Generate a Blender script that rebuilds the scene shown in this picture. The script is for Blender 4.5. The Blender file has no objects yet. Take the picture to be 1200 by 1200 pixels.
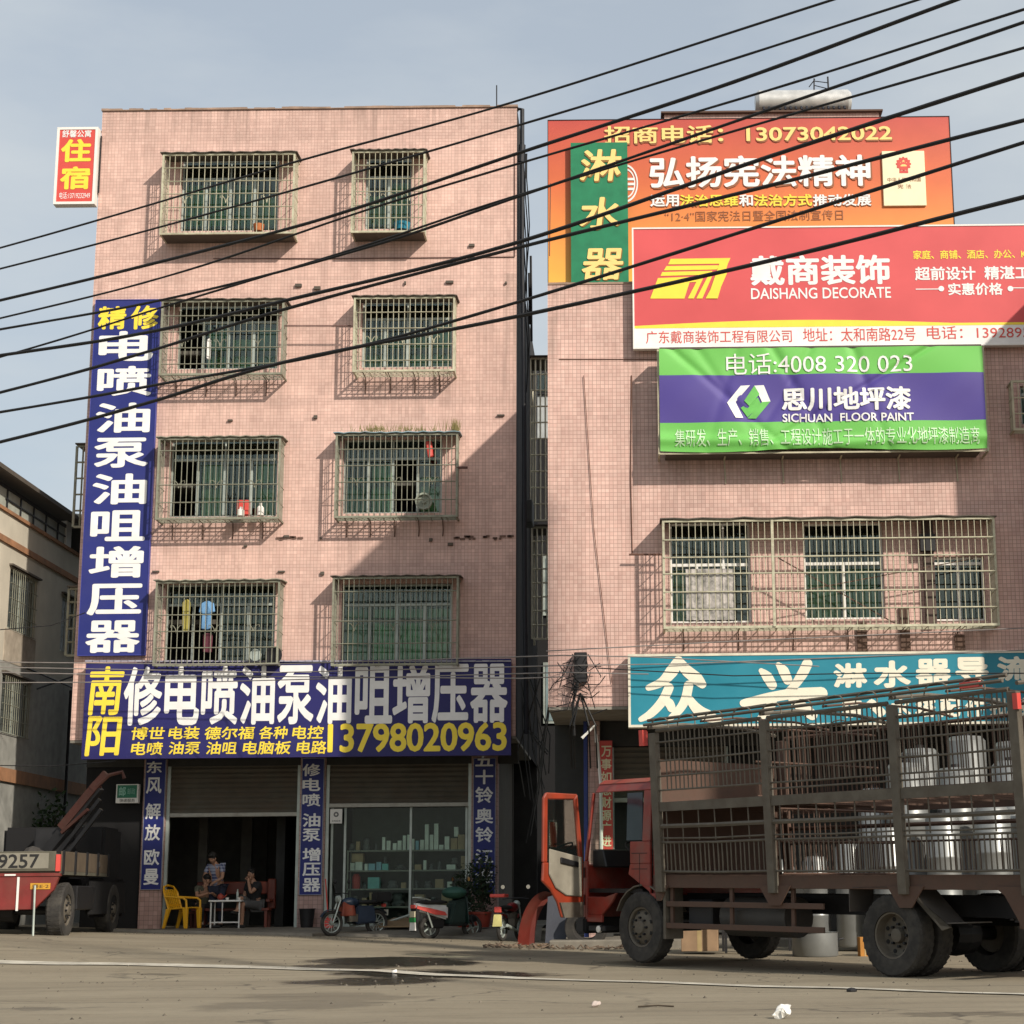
import bpy, bmesh, math, random
from mathutils import Vector, Matrix, noise
random.seed(7)
S = bpy.context.scene
COL = S.collection
rad = math.radians
# ------------------------------------------------------------------ camera
F, PX, PY, T, RO, EYE = 2150., 730., 600., rad(11.85), rad(.57), 1.0
_f = Vector((0, math.cos(T), math.sin(T))); _u = Vector((0, -math.sin(T), math.cos(T))); _r = Vector((1, 0, 0))
RR = _r*math.cos(RO) - _u*math.sin(RO); UU = _u*math.cos(RO) + _r*math.sin(RO)
cd = bpy.data.cameras.new('camera'); cam = bpy.data.objects.new('camera', cd); COL.objects.link(cam)
m = Matrix((RR, UU, -_f)).transposed().to_4x4(); m.translation = (0, 0, EYE); cam.matrix_world = m
cd.sensor_width = 36; cd.lens = F/1200*36; cd.shift_x = -(PX-600)/1200; cd.clip_end = 4000; cd.clip_start = .1
S.camera = cam
# ------------------------------------------------------------------ light
SUN = Vector((.82, -1, .80)).normalized()
sl = bpy.data.lights.new('sun', 'SUN'); sl.energy = 4.3; sl.angle = rad(1.3); sl.color = (1, .91, .79)
so = bpy.data.objects.new('sun', sl); COL.objects.link(so); so.rotation_euler = SUN.to_track_quat('Z', 'Y').to_euler(); so.location = (20, -30, 40)
W = bpy.data.worlds.new('World'); S.world = W; W.use_nodes = True
nt = W.node_tree; N = nt.nodes; Lk = nt.links.new
for n_ in list(N): N.remove(n_)
out = N.new('ShaderNodeOutputWorld'); bg = N.new('ShaderNodeBackground'); Lk(bg.outputs[0], out.inputs[0]); bg.inputs[1].default_value = .125
sky = N.new('ShaderNodeTexSky'); sky.sky_type = 'NISHITA'; sky.sun_disc = False
sky.sun_elevation = math.asin(SUN.z); sky.sun_rotation = math.atan2(SUN.x, SUN.y); sky.air_density = 1.2; sky.dust_density = 3.5; sky.ozone_density = 2
tc = N.new('ShaderNodeTexCoord'); mp = N.new('ShaderNodeMapping'); mp.inputs['Scale'].default_value = (1.2, 1.2, 3.4); Lk(tc.outputs['Generated'], mp.inputs[0])
nz = N.new('ShaderNodeTexNoise'); nz.inputs['Scale'].default_value = 2.1; nz.inputs['Detail'].default_value = 7; nz.inputs['Roughness'].default_value = .52; Lk(mp.outputs[0], nz.inputs[0])
cr = N.new('ShaderNodeValToRGB'); cr.color_ramp.elements[0].position = .40; cr.color_ramp.elements[0].color = (.55,)*3+(1,); cr.color_ramp.elements[1].position = .66; cr.color_ramp.elements[1].color = (.97,)*3+(1,)
Lk(nz.outputs[0], cr.inputs[0])
mx = N.new('ShaderNodeMixRGB'); mx.inputs[2].default_value = (4.95, 5.3, 5.5, 1); Lk(cr.outputs[0], mx.inputs[0]); Lk(sky.outputs[0], mx.inputs[1]); Lk(mx.outputs[0], bg.inputs[0])
S.view_settings.view_transform = 'Standard'; S.view_settings.look = 'None'; S.view_settings.exposure = .08; S.view_settings.gamma = 1
S.view_settings.use_curve_mapping = False
# ------------------------------------------------------------------ photo point -> point on a plane of the place
def ray(x, y): return _f + RR*((x-PX)/F) + UU*((PY-y)/F)
def at(x, y, Y):
    d = ray(x, y); s = Y/d.y; return Vector((d.x*s, Y, EYE+d.z*s))
def rct(x0, y0, x1, y1, Y):
    """photo rectangle -> X0,X1,Z0,Z1 on the plane at Y"""
    c = at((x0+x1)/2, (y0+y1)/2, Y); a = at(x0, (y0+y1)/2, Y); b = at((x0+x1)/2, y0, Y)
    w = abs(c.x-a.x); h = abs(b.z-c.z); return c.x-w, c.x+w, c.z-h, c.z+h
def gz(x, y):
    t = min(1, max(0, (y-24)/10)); t = t*t*(3-2*t)
    return t*(.1+.033*max(0, min(12, -x-1)))
# ------------------------------------------------------------------ objects
def tag(o, label=None, cat=None, group=None, kind=None):
    for k, v in (('label', label), ('category', cat), ('group', group), ('kind', kind)):
        if v: o[k] = v
    return o
def thing(name, label, cat, loc=(0, 0, 0), rz=0, group=None):
    o = bpy.data.objects.new(name, None); COL.objects.link(o); o.location = loc; o.rotation_euler = (0, 0, rz); o.empty_display_size = .2
    return tag(o, label, cat, group)
def copy_tree(o, parent=None):
    c = o.copy(); COL.objects.link(c); c.parent = parent
    for ch in list(o.children): copy_tree(ch, c)
    return c
class MB:
    def __init__(s): s.v = []; s.f = []
    def add(s, vs, fs):
        n = len(s.v); s.v += [tuple(v) for v in vs]; s.f += [tuple(i+n for i in f) for f in fs]; return s
    def box(s, x0, x1, y0, y1, z0, z1):
        return s.add([(x0,y0,z0),(x1,y0,z0),(x1,y1,z0),(x0,y1,z0),(x0,y0,z1),(x1,y0,z1),(x1,y1,z1),(x0,y1,z1)],
                     [(0,3,2,1),(4,5,6,7),(0,1,5,4),(1,2,6,5),(2,3,7,6),(3,0,4,7)])
    def hexa(s, p):  # 8 corners, bottom ring then top ring
        return s.add(p, [(0,3,2,1),(4,5,6,7),(0,1,5,4),(1,2,6,5),(2,3,7,6),(3,0,4,7)])
    def bar(s, a, b, w, h=None, up=(0,0,1)):
        a = Vector(a); b = Vector(b); d = (b-a).normalized(); up = Vector(up)
        if abs(d.dot(up)) > .98: up = Vector((1, 0, 0))
        x = d.cross(up).normalized()*w/2; y = x.cross(d).normalized()*(h or w)/2
        return s.hexa([a-x-y, a+x-y, a+x+y, a-x+y, b-x-y, b+x-y, b+x+y, b-x+y])
    def tube(s, pts, r, n=6, cap=True):
        pts = [Vector(p) for p in pts]; rs = r if isinstance(r, (list, tuple)) else [r]*len(pts)
        vs = []; fs = []; px = None
        for i, p in enumerate(pts):
            d = (pts[min(i+1, len(pts)-1)]-pts[max(i-1, 0)]).normalized()
            ref = px if px is not None else (Vector((0, 0, 1)) if abs(d.z) < .9 else Vector((1, 0, 0)))
            x = d.cross(ref); x = x.normalized() if px is None else (ref - d*ref.dot(d)).normalized(); px = x; y = d.cross(x)
            for k in range(n):
                a = 2*math.pi*k/n; vs.append(p+(x*math.cos(a)+y*math.sin(a))*rs[i])
        for i in range(len(pts)-1):
            for k in range(n): fs.append((i*n+k, i*n+(k+1) % n, (i+1)*n+(k+1) % n, (i+1)*n+k))
        if cap: fs += [tuple(range(n))[::-1], tuple(range((len(pts)-1)*n, len(pts)*n))]
        return s.add(vs, fs)
    def lathe(s, prof, c, ax=(0,0,1), n=20, cap=True):
        """prof: (radius, distance along ax)"""
        ax = Vector(ax).normalized(); c = Vector(c); ref = Vector((0,0,1)) if abs(ax.z) < .9 else Vector((1,0,0)); x = ax.cross(ref).normalized(); y = ax.cross(x)
        vs = []; fs = []
        for r, h in prof:
            for k in range(n):
                a = 2*math.pi*k/n; vs.append(c+ax*h+(x*math.cos(a)+y*math.sin(a))*r)
        for i in range(len(prof)-1):
            for k in range(n): fs.append((i*n+k, i*n+(k+1) % n, (i+1)*n+(k+1) % n, (i+1)*n+k))
        if prof[0] == prof[-1]: cap = False
        if cap and prof[0][0] > 1e-4: fs.append(tuple(range(n))[::-1])
        if cap and prof[-1][0] > 1e-4: fs.append(tuple(range((len(prof)-1)*n, len(prof)*n)))
        return s.add(vs, fs)
    def prism(s, poly, off):
        """planar polygon of 3d points, swept by off"""
        off = Vector(off); n = len(poly); a = [Vector(p) for p in poly]
        return s.add(a+[p+off for p in a], [tuple(range(n))[::-1], tuple(range(n, 2*n))]+[(i, (i+1) % n, n+(i+1) % n, n+i) for i in range(n)])
    def blob(s, c, r, n=8, m_=6):
        c = Vector(c); r = r if isinstance(r, (tuple, list)) else (r, r, r)
        vs = [c+Vector((0, 0, r[2]))]
        for i in range(1, m_):
            t = math.pi*i/m_
            for k in range(n):
                a = 2*math.pi*k/n; vs.append(c+Vector((r[0]*math.sin(t)*math.cos(a), r[1]*math.sin(t)*math.sin(a), r[2]*math.cos(t))))
        vs.append(c-Vector((0, 0, r[2]))); L = len(vs)-1; fs = [(0, 1+k, 1+(k+1) % n) for k in range(n)]
        for i in range(m_-2):
            for k in range(n): fs.append((1+i*n+k, 1+(i+1)*n+k, 1+(i+1)*n+(k+1) % n, 1+i*n+(k+1) % n))
        b = 1+(m_-2)*n; fs += [(b+k, L, b+(k+1) % n) for k in range(n)]
        return s.add(vs, fs)
    def mesh(s, name, mat, smooth=False, bevel=0, fix=True):
        me = bpy.data.meshes.new(name); me.from_pydata(s.v, [], s.f); 
        if fix or bevel:
            bm = bmesh.new(); bm.from_mesh(me); bmesh.ops.recalc_face_normals(bm, faces=bm.faces)
            if bevel:
                es = [e for e in bm.edges if len(e.link_faces) == 2 and e.calc_face_angle(0) > .6]
                bmesh.ops.bevel(bm, geom=es, offset=bevel, segments=1 if bevel < .03 else 2, affect='EDGES', clamp_overlap=True)
            bm.to_mesh(me); bm.free()
        if mat: me.materials.append(mat)
        if smooth:
            me.shade_smooth() if hasattr(me, 'shade_smooth') else None
            me.set_sharp_from_angle(angle=rad(38))
        return me
    def build(s, name, mat, parent=None, smooth=False, bevel=0, kind=None, loc=None):
        o = bpy.data.objects.new(name, s.mesh(name, mat, smooth, bevel)); COL.objects.link(o)
        if parent: o.parent = parent
        if loc: o.location = loc
        if kind: o['kind'] = kind
        return o
def inst(name, me, parent, loc, rot=None, scale=None):
    o = bpy.data.objects.new(name, me); COL.objects.link(o); o.parent = parent; o.location = loc
    if rot is not None: o.rotation_euler = rot
    if scale is not None: o.scale = scale
    return o
# ------------------------------------------------------------------ materials
def newmat(name):
    m_ = bpy.data.materials.new(name); m_.use_nodes = True; t = m_.node_tree; b = t.nodes['Principled BSDF']; return m_, t, b
def rgb(c): return tuple(c)+(1,) if len(c) == 3 else c
def M(name, col, rough=.6, metal=0, var=.22, scale=4, bump=.15, dirt=0, dcol=(.09, .07, .05), dscale=1.2, coord='Object', streak=False, spec=.4):
    m_, t, b = newmat(name); nn = t.nodes.new; l = t.links.new
    c = nn('ShaderNodeTexCoord') if coord != 'World' else nn('ShaderNodeNewGeometry'); co = c.outputs[coord if coord != 'World' else 'Position']
    z = nn('ShaderNodeTexNoise'); z.inputs['Scale'].default_value = scale; z.inputs['Detail'].default_value = 6; l(co, z.inputs[0])
    r = nn('ShaderNodeMapRange'); r.inputs[1].default_value = .3; r.inputs[2].default_value = .7; r.inputs[3].default_value = 1-var; r.inputs[4].default_value = 1+var*.5; l(z.outputs[0], r.inputs[0])
    x = nn('ShaderNodeMixRGB'); x.blend_type = 'MULTIPLY'; x.inputs[0].default_value = 1; x.inputs[1].default_value = rgb(col); l(r.outputs[0], x.inputs[2])
    cur = x.outputs[0]
    if dirt:
        mp_ = nn('ShaderNodeMapping'); mp_.inputs['Scale'].default_value = (1, 1, .16) if streak else (1, 1, 1); l(co, mp_.inputs[0])
        d = nn('ShaderNodeTexNoise'); d.inputs['Scale'].default_value = dscale; d.inputs['Detail'].default_value = 8; d.inputs['Roughness'].default_value = .65; l(mp_.outputs[0], d.inputs[0])
        dr = nn('ShaderNodeMapRange'); dr.inputs[1].default_value = .42; dr.inputs[2].default_value = .72; dr.inputs[3].default_value = 0; dr.inputs[4].default_value = dirt; l(d.outputs[0], dr.inputs[0])
        y = nn('ShaderNodeMixRGB'); y.inputs[2].default_value = rgb(dcol); l(dr.outputs[0], y.inputs[0]); l(cur, y.inputs[1]); cur = y.outputs[0]
    l(cur, b.inputs['Base Color']); b.inputs['Metallic'].default_value = metal; b.inputs['Specular IOR Level'].default_value = spec
    rr = nn('ShaderNodeMapRange'); rr.inputs[3].default_value = max(.04, rough-.1); rr.inputs[4].default_value = min(1, rough+.12); l(z.outputs[0], rr.inputs[0]); l(rr.outputs[0], b.inputs['Roughness'])
    if bump:
        bb = nn('ShaderNodeBump'); bb.inputs['Strength'].default_value = bump; bb.inputs['Distance'].default_value = .01; l(z.outputs[0], bb.inputs['Height']); l(bb.outputs[0], b.inputs['Normal'])
    return m_
def tiles(name, ca, cb, grout, pitch=.076, mortar=.011, stain=.5, seam=0, drips=()):
    m_, t, b = newmat(name); nn = t.nodes.new; l = t.links.new
    g = nn('ShaderNodeNewGeometry'); sp = nn('ShaderNodeSeparateXYZ'); l(g.outputs['Position'], sp.inputs[0])
    ad = nn('ShaderNodeMath'); l(sp.outputs[0], ad.inputs[0]); l(sp.outputs[1], ad.inputs[1])
    cb_ = nn('ShaderNodeCombineXYZ'); l(ad.outputs[0], cb_.inputs[0]); l(sp.outputs[2], cb_.inputs[1])
    br = nn('ShaderNodeTexBrick'); br.offset = 0; br.inputs['Scale'].default_value = 1; br.inputs['Brick Width'].default_value = pitch; br.inputs['Row Height'].default_value = pitch
    br.inputs['Mortar Size'].default_value = mortar/2; br.inputs['Mortar Smooth'].default_value = .3; br.inputs['Color1'].default_value = rgb(ca); br.inputs['Color2'].default_value = rgb(cb); br.inputs['Mortar'].default_value = rgb(grout)
    l(cb_.outputs[0], br.inputs['Vector'])
    # rows and columns of joints differ in how dark they have gone
    def stripes(out_, sc, seed):
        a = nn('ShaderNodeMath'); a.operation = 'MULTIPLY'; a.inputs[1].default_value = 1/pitch; l(out_, a.inputs[0])
        f_ = nn('ShaderNodeMath'); f_.operation = 'FLOOR'; l(a.outputs[0], f_.inputs[0])
        w = nn('ShaderNodeTexWhiteNoise'); w.noise_dimensions = '1D'; l(f_.outputs[0], w.inputs['W']); return w.outputs[0]
    s1 = stripes(ad.outputs[0], 1, 0); s2 = stripes(sp.outputs[2], 1, 0)
    av = nn('ShaderNodeMath'); av.operation = 'MAXIMUM'; l(s1, av.inputs[0]); l(s2, av.inputs[1])
    mr = nn('ShaderNodeMapRange'); mr.inputs[1].default_value = .25; mr.inputs[3].default_value = 1.05; mr.inputs[4].default_value = .9; l(av.outputs[0], mr.inputs[0])
    mu = nn('ShaderNodeMixRGB'); mu.blend_type = 'MULTIPLY'; mu.inputs[0].default_value = 1; l(br.outputs[0], mu.inputs[1]); l(mr.outputs[0], mu.inputs[2])
    z = nn('ShaderNodeTexNoise'); z.inputs['Scale'].default_value = .35; z.inputs['Detail'].default_value = 9; z.inputs['Roughness'].default_value = .62; l(g.outputs['Position'], z.inputs[0])
    zr = nn('ShaderNodeMapRange'); zr.inputs[1].default_value = .3; zr.inputs[2].default_value = .7; zr.inputs[3].default_value = .84; zr.inputs[4].default_value = 1.06; l(z.outputs[0], zr.inputs[0])
    m2 = nn('ShaderNodeMixRGB'); m2.blend_type = 'MULTIPLY'; m2.inputs[0].default_value = 1; l(mu.outputs[0], m2.inputs[1]); l(zr.outputs[0], m2.inputs[2])
    mp_ = nn('ShaderNodeMapping'); mp_.inputs['Scale'].default_value = (3.2, 3.2, .35); l(g.outputs['Position'], mp_.inputs[0])
    st = nn('ShaderNodeTexNoise'); st.inputs['Scale'].default_value = 1; st.inputs['Detail'].default_value = 8; st.inputs['Roughness'].default_value = .7; l(mp_.outputs[0], st.inputs[0])
    sr = nn('ShaderNodeMapRange'); sr.inputs[1].default_value = .50; sr.inputs[2].default_value = .80; sr.inputs[4].default_value = stain; l(st.outputs[0], sr.inputs[0])
    m3 = nn('ShaderNodeMixRGB'); m3.inputs[2].default_value = (.17, .105, .08, 1); l(sr.outputs[0], m3.inputs[0]); l(m2.outputs[0], m3.inputs[1])
    cur = m3.outputs[0]
    # sheets of mosaic differ a little in tone
    sh = nn('ShaderNodeVectorMath'); sh.operation = 'SNAP'; sh.inputs[1].default_value = (pitch*4, pitch*4, 1); l(cb_.outputs[0], sh.inputs[0])
    wn = nn('ShaderNodeTexWhiteNoise'); wn.noise_dimensions = '3D'; l(sh.outputs[0], wn.inputs['Vector'])
    wr = nn('ShaderNodeMapRange'); wr.inputs[3].default_value = .93; wr.inputs[4].default_value = 1.05; l(wn.outputs[0], wr.inputs[0])
    m4 = nn('ShaderNodeMixRGB'); m4.blend_type = 'MULTIPLY'; m4.inputs[0].default_value = 1; l(cur, m4.inputs[1]); l(wr.outputs[0], m4.inputs[2]); cur = m4.outputs[0]
    if drips:
        def mr(o, a, b_, c, d):
            r = nn('ShaderNodeMapRange'); l(o, r.inputs[0]); r.inputs[1].default_value = a; r.inputs[2].default_value = b_; r.inputs[3].default_value = c; r.inputs[4].default_value = d; return r.outputs[0]
        def mul(a, c):
            r = nn('ShaderNodeMath'); r.operation = 'MULTIPLY'; l(a, r.inputs[0]); l(c, r.inputs[1]); return r.outputs[0]
        mq = nn('ShaderNodeMapping'); mq.inputs['Scale'].default_value = (7, 7, .45); l(g.outputs['Position'], mq.inputs[0])
        dn = nn('ShaderNodeTexNoise'); dn.inputs['Scale'].default_value = 1; dn.inputs['Detail'].default_value = 5; dn.inputs['Roughness'].default_value = .6; l(mq.outputs[0], dn.inputs[0]); stn = mr(dn.outputs[0], .42, .68, .12, 1)
        tot = None
        for (dx0, dx1, zt, ln_) in drips:
            a = mul(mr(sp.outputs[0], dx0-.08, dx0+.08, 0, 1), mr(sp.outputs[0], dx1-.08, dx1+.08, 1, 0)); c = mul(mr(sp.outputs[2], zt-ln_, zt, 0, .62), mr(sp.outputs[2], zt, zt+.03, 1, 0)); a = mul(a, c)
            if tot is None: tot = a
            else:
                r = nn('ShaderNodeMath'); r.operation = 'MAXIMUM'; l(tot, r.inputs[0]); l(a, r.inputs[1]); tot = r.outputs[0]
        m5 = nn('ShaderNodeMixRGB'); m5.inputs[2].default_value = (.20, .14, .115, 1); l(mul(tot, stn), m5.inputs[0]); l(cur, m5.inputs[1]); cur = m5.outputs[0]
    l(cur, b.inputs['Base Color']); b.inputs['Roughness'].default_value = .5; b.inputs['Specular IOR Level'].default_value = .35
    bp = nn('ShaderNodeBump'); bp.inputs['Strength'].default_value = .5; bp.inputs['Distance'].default_value = .004; bp.invert = True; l(br.outputs['Fac'], bp.inputs['Height']); l(bp.outputs[0], b.inputs['Normal'])
    return m_
def paint(name, c, rough=.45, metal=0, **k): return M(name, c, rough, metal, **k)
DR = []
for c_ in ((190, 275, 344), (413, 273, 497), (189, 440, 331), (415, 436, 532), (185, 609, 327), (393, 606, 535)):
    a_ = at(c_[0], c_[1], 40); b_ = at(c_[2], c_[1], 40); DR.append((a_.x, b_.x, a_.z, 1.25))
DR += [(-12.06, -2.3, 19.2, .9), (-10.2, -8, 19.2, 1.6), (-6.1, -5.2, 19.2, 1.3), (-12.1, -11.9, 15, 6), (-2.7, -2.3, 15, 9)]
DR2 = []
for c_ in ((773, 532, 1154), (778, 735, 1168), (640, 336, 742)):
    a_ = at(c_[0], c_[1], 34); b_ = at(c_[2], c_[1], 34); DR2.append((a_.x, b_.x, a_.z, 1.1))
DR2 += [(-1.45, -1.2, 12, 7), (.1, .35, 12, 6)]
PINK = tiles('pink_mosaic_tile', (.72, .495, .425), (.655, .435, .372), (.45, .285, .24), mortar=.009, stain=.4, drips=DR)
PINK2 = tiles('pink_mosaic_tile_coarse', (.71, .49, .425), (.64, .415, .358), (.38, .24, .205), mortar=.010, stain=.4, drips=DR2)
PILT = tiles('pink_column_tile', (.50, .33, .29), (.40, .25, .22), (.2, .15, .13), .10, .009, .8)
CONC = M('concrete_render', (.30, .28, .24), .85, dirt=.5, dcol=(.13, .11, .09), dscale=.8, streak=True)
GREYW = M('weathered_sunlit_render', (.60, .56, .46), .9, dirt=.4, dcol=(.35, .31, .25), dscale=.55, streak=True, coord='World', var=.15, scale=1.5)  # paint lightened in place of sun on the upper wall
GREYL = M('shaded_grey_render', (.36, .36, .33), .9, dirt=.5, dcol=(.16, .16, .14), dscale=.6, streak=True, coord='World')  # darker copy for the lower wall, its shade put into the colour
ORB = M('faded_orange_band', (.40, .20, .10), .85, dirt=.5, dscale=1.5, coord='World')
DARKW = M('dark_wall', (.045, .045, .042), .9, coord='World')  # plain near-black wall tone
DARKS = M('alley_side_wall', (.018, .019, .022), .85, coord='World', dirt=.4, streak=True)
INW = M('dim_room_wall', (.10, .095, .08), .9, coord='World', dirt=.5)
BARM = M('cream_painted_steel', (.50, .49, .36), .55, .1, dirt=.45, dcol=(.16, .09, .05), dscale=9)
BARG = M('dull_green_grey_steel', (.27, .28, .215), .55, .1, dirt=.55, dcol=(.12, .08, .05), dscale=9)
ROOFM = M('rusty_awning_sheet', (.10, .085, .07), .8, dirt=.5)
ROOFB = M('blue_grey_awning_sheet', (.22, .34, .40), .6, dirt=.5, dcol=(.2, .17, .12))
ROOFC = M('dusty_cement_sheet', (.30, .29, .23), .85, dirt=.5)
ALU = M('window_aluminium', (.42, .47, .43), .45, .4, bump=.02)
SHADE_BLK = M('deep_shade_black', (.012, .012, .013), .9)  # near-black colour standing in for deep shade
DARKM = M('dark_metal', (.03, .03, .032), .5, .5)
BLACK = M('black_rubber', (.018, .018, .018), .8)
TYRE = M('dusty_tyre', (.033, .031, .029), .9, dirt=.7, dcol=(.085, .078, .066), dscale=5)
RUSTY = M('rusty_red_truck_steel', (.115, .066, .047), .75, .1, dirt=.7, dcol=(.06, .045, .035), dscale=4)
TGREY = M('dusty_grey_truck_steel', (.135, .12, .095), .7, .15, dirt=.6, dcol=(.075, .055, .04), dscale=5)
TRED = M('red_truck_paint', (.25, .028, .018), .36, dirt=.65, dcol=(.16, .09, .07), dscale=3, bump=.03, spec=.5)
TORG = M('orange_red_door_paint', (.27, .036, .014), .38, dirt=.25, dscale=3, bump=.03, spec=.5)
WHITE = M('white_paint', (.75, .74, .70), .5, var=.06, bump=.02)
WHITE2 = M('white_print', (.80, .80, .79), .5, var=.08, bump=0, dirt=.16, dcol=(.45, .43, .40), dscale=1.6, coord='World')
CREAM = M('cream_print', (.80, .74, .50), .5, var=.05, bump=0)
YEL = M('yellow_print', (.80, .62, .05), .5, var=.05, bump=0)
YELC = M('pale_yellow_print', (.85, .62, .22), .5, var=.05, bump=0)
YELG = M('gold_yellow_print', (.85, .66, .06), .5, var=.05, bump=0)
REDP = M('red_print', (.60, .075, .06), .5, var=.06, bump=0)
BROWNP = M('brown_print', (.28, .10, .04), .5, var=.05, bump=0)
NAVY = M('navy_blue_vinyl', (.014, .022, .17), .55, var=.12, scale=1.5, bump=.03, dirt=.15, dcol=(.08, .08, .14))
PURP = M('deep_violet_blue_vinyl', (.014, .013, .115), .55, var=.12, scale=1.5, bump=.03, dirt=.12, dcol=(.08, .07, .12))
GREENB = M('green_board', (.01, .19, .085), .5, var=.15, bump=.03)
TEAL = M('teal_board', (.012, .215, .30), .45, var=.18, scale=1.2, bump=.03, dirt=.2, dcol=(.05, .17, .2))
REDB = M('red_board', (.60, .085, .09), .45, var=.10, scale=.8, bump=.03)
STEEL = M('polished_stainless', (.25, .26, .255), .4, .45, var=.1, bump=.06)
SHUT = M('roller_shutter_steel', (.13, .12, .095), .55, .3, dirt=.6, dcol=(.10, .065, .045), dscale=2)
WOOD = M('dark_red_wood', (.13, .03, .018), .45, var=.3)
PLY = M('plywood', (.25, .17, .095), .8)
SKIN = M('skin', (.36, .20, .13), .55, var=.08)
HAIR = M('black_hair', (.012, .011, .01), .6)
YCH = M('yellow_plastic', (.80, .42, .02), .35, var=.05, bump=.02)
LEAF = M('dark_leaves', (.045, .085, .03), .6, var=.5, scale=9)
TERRA = M('red_plastic_pot', (.32, .05, .03), .5)
CABLE = M('black_cable', (.012, .012, .013), .6, bump=0)
def glassmat(name, tint, gl=.10, rough=.03):
    m_, t, b = newmat(name); nn = t.nodes.new; l = t.links.new; t.nodes.remove(b)
    tr = nn('ShaderNodeBsdfTransparent'); tr.inputs[0].default_value = rgb(tint); g = nn('ShaderNodeBsdfGlossy'); g.inputs['Roughness'].default_value = rough
    f_ = nn('ShaderNodeFresnel'); f_.inputs[0].default_value = 1.5; a = nn('ShaderNodeMath'); a.inputs[1].default_value = gl*.4; l(f_.outputs[0], a.inputs[0]); a.use_clamp = True
    if gl == 0: a.operation = 'MULTIPLY'; a.inputs[1].default_value = .45
    x = nn('ShaderNodeMixShader'); l(a.outputs[0], x.inputs[0]); l(tr.outputs[0], x.inputs[1]); l(g.outputs[0], x.inputs[2]); l(x.outputs[0], t.nodes['Material Output'].inputs[0]); return m_
GLASS = glassmat('green_tinted_glass', (.70, .86, .72)); GLASSC = glassmat('clear_glass', (.86, .92, .88), 0); MIRR = M('mirror', (.85, .88, .9), .04, 1, var=0, bump=0)
def curt(name, c): return M(name, c, .9, var=.35, scale=5, bump=.3)
CURT = [curt('green_curtain', (.26, .46, .27)), curt('pale_curtain', (.46, .52, .38)), curt('blue_green_curtain', (.18, .34, .27)), curt('mint_curtain', (.32, .52, .34))]
# ------------------------------------------------------------------ lettering: flat print built as thin meshes
_G = {}
def glyph(s, sp=1.0):
    k = (s, sp)
    if k not in _G:
        cu = bpy.data.curves.new('t', 'FONT'); cu.body = s; cu.resolution_u = 3; cu.space_character = sp
        o = bpy.data.objects.new('t', cu); COL.objects.link(o); bpy.context.view_layer.update()
        me = bpy.data.meshes.new_from_object(o.evaluated_get(bpy.context.evaluated_depsgraph_get()))
        vs = [v.co.copy() for v in me.vertices]; fs = [tuple(p.vertices) for p in me.polygons]
        bpy.data.objects.remove(o); bpy.data.curves.remove(cu); bpy.data.meshes.remove(me)
        x0 = min(v.x for v in vs); x1 = max(v.x for v in vs); y0 = min(v.y for v in vs); y1 = max(v.y for v in vs)
        _G[k] = ([(v.x, v.y) for v in vs], fs, x0, x1, y0, y1)
    return _G[k]
def lettering(items, Y, mat, parent, name='lettering', w=.02, shear=0, fn=None, sp=1.0):
    """items: (text, px x0, y0, x1, y1) in photo pixels on the plane at Y; w thickens the strokes"""
    mb = MB()
    offs = [(0, 0)] if w < .012 else [(math.cos(a*math.pi/4)*w, math.sin(a*math.pi/4)*w) for a in range(8)]
    if w > .03: offs.append((0, 0))
    for s, x0, y0, x1, y1 in items:
        X0, X1, Z0, Z1 = rct(x0, y0, x1, y1, Y); vs, fs, a0, a1, b0, b1 = glyph(s, sp)
        a0 -= w; a1 += w; b0 -= w; b1 += w
        for i, (ox, oy) in enumerate(offs):
            P = []
            for a, b in vs:
                a = (a+ox-a0)/(a1-a0); b = (b+oy-b0)/(b1-b0)
                x = X0+a*(X1-X0)+shear*b*(Z1-Z0); z = Z0+b*(Z1-Z0); P.append((x, Y-.004-.0004*i+(fn(x, z) if fn else 0), z))
            mb.add(P, fs)
    me = bpy.data.meshes.new(name); me.from_pydata(mb.v, [], mb.f); me.materials.append(mat)
    o = bpy.data.objects.new(name, me); COL.objects.link(o); o.parent = parent; o['kind'] = 'stuff'; return o
def stack(s, x0, x1, ys): return [(c, x0, a, x1, b) for c, (a, b) in zip(s, ys)]
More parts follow.
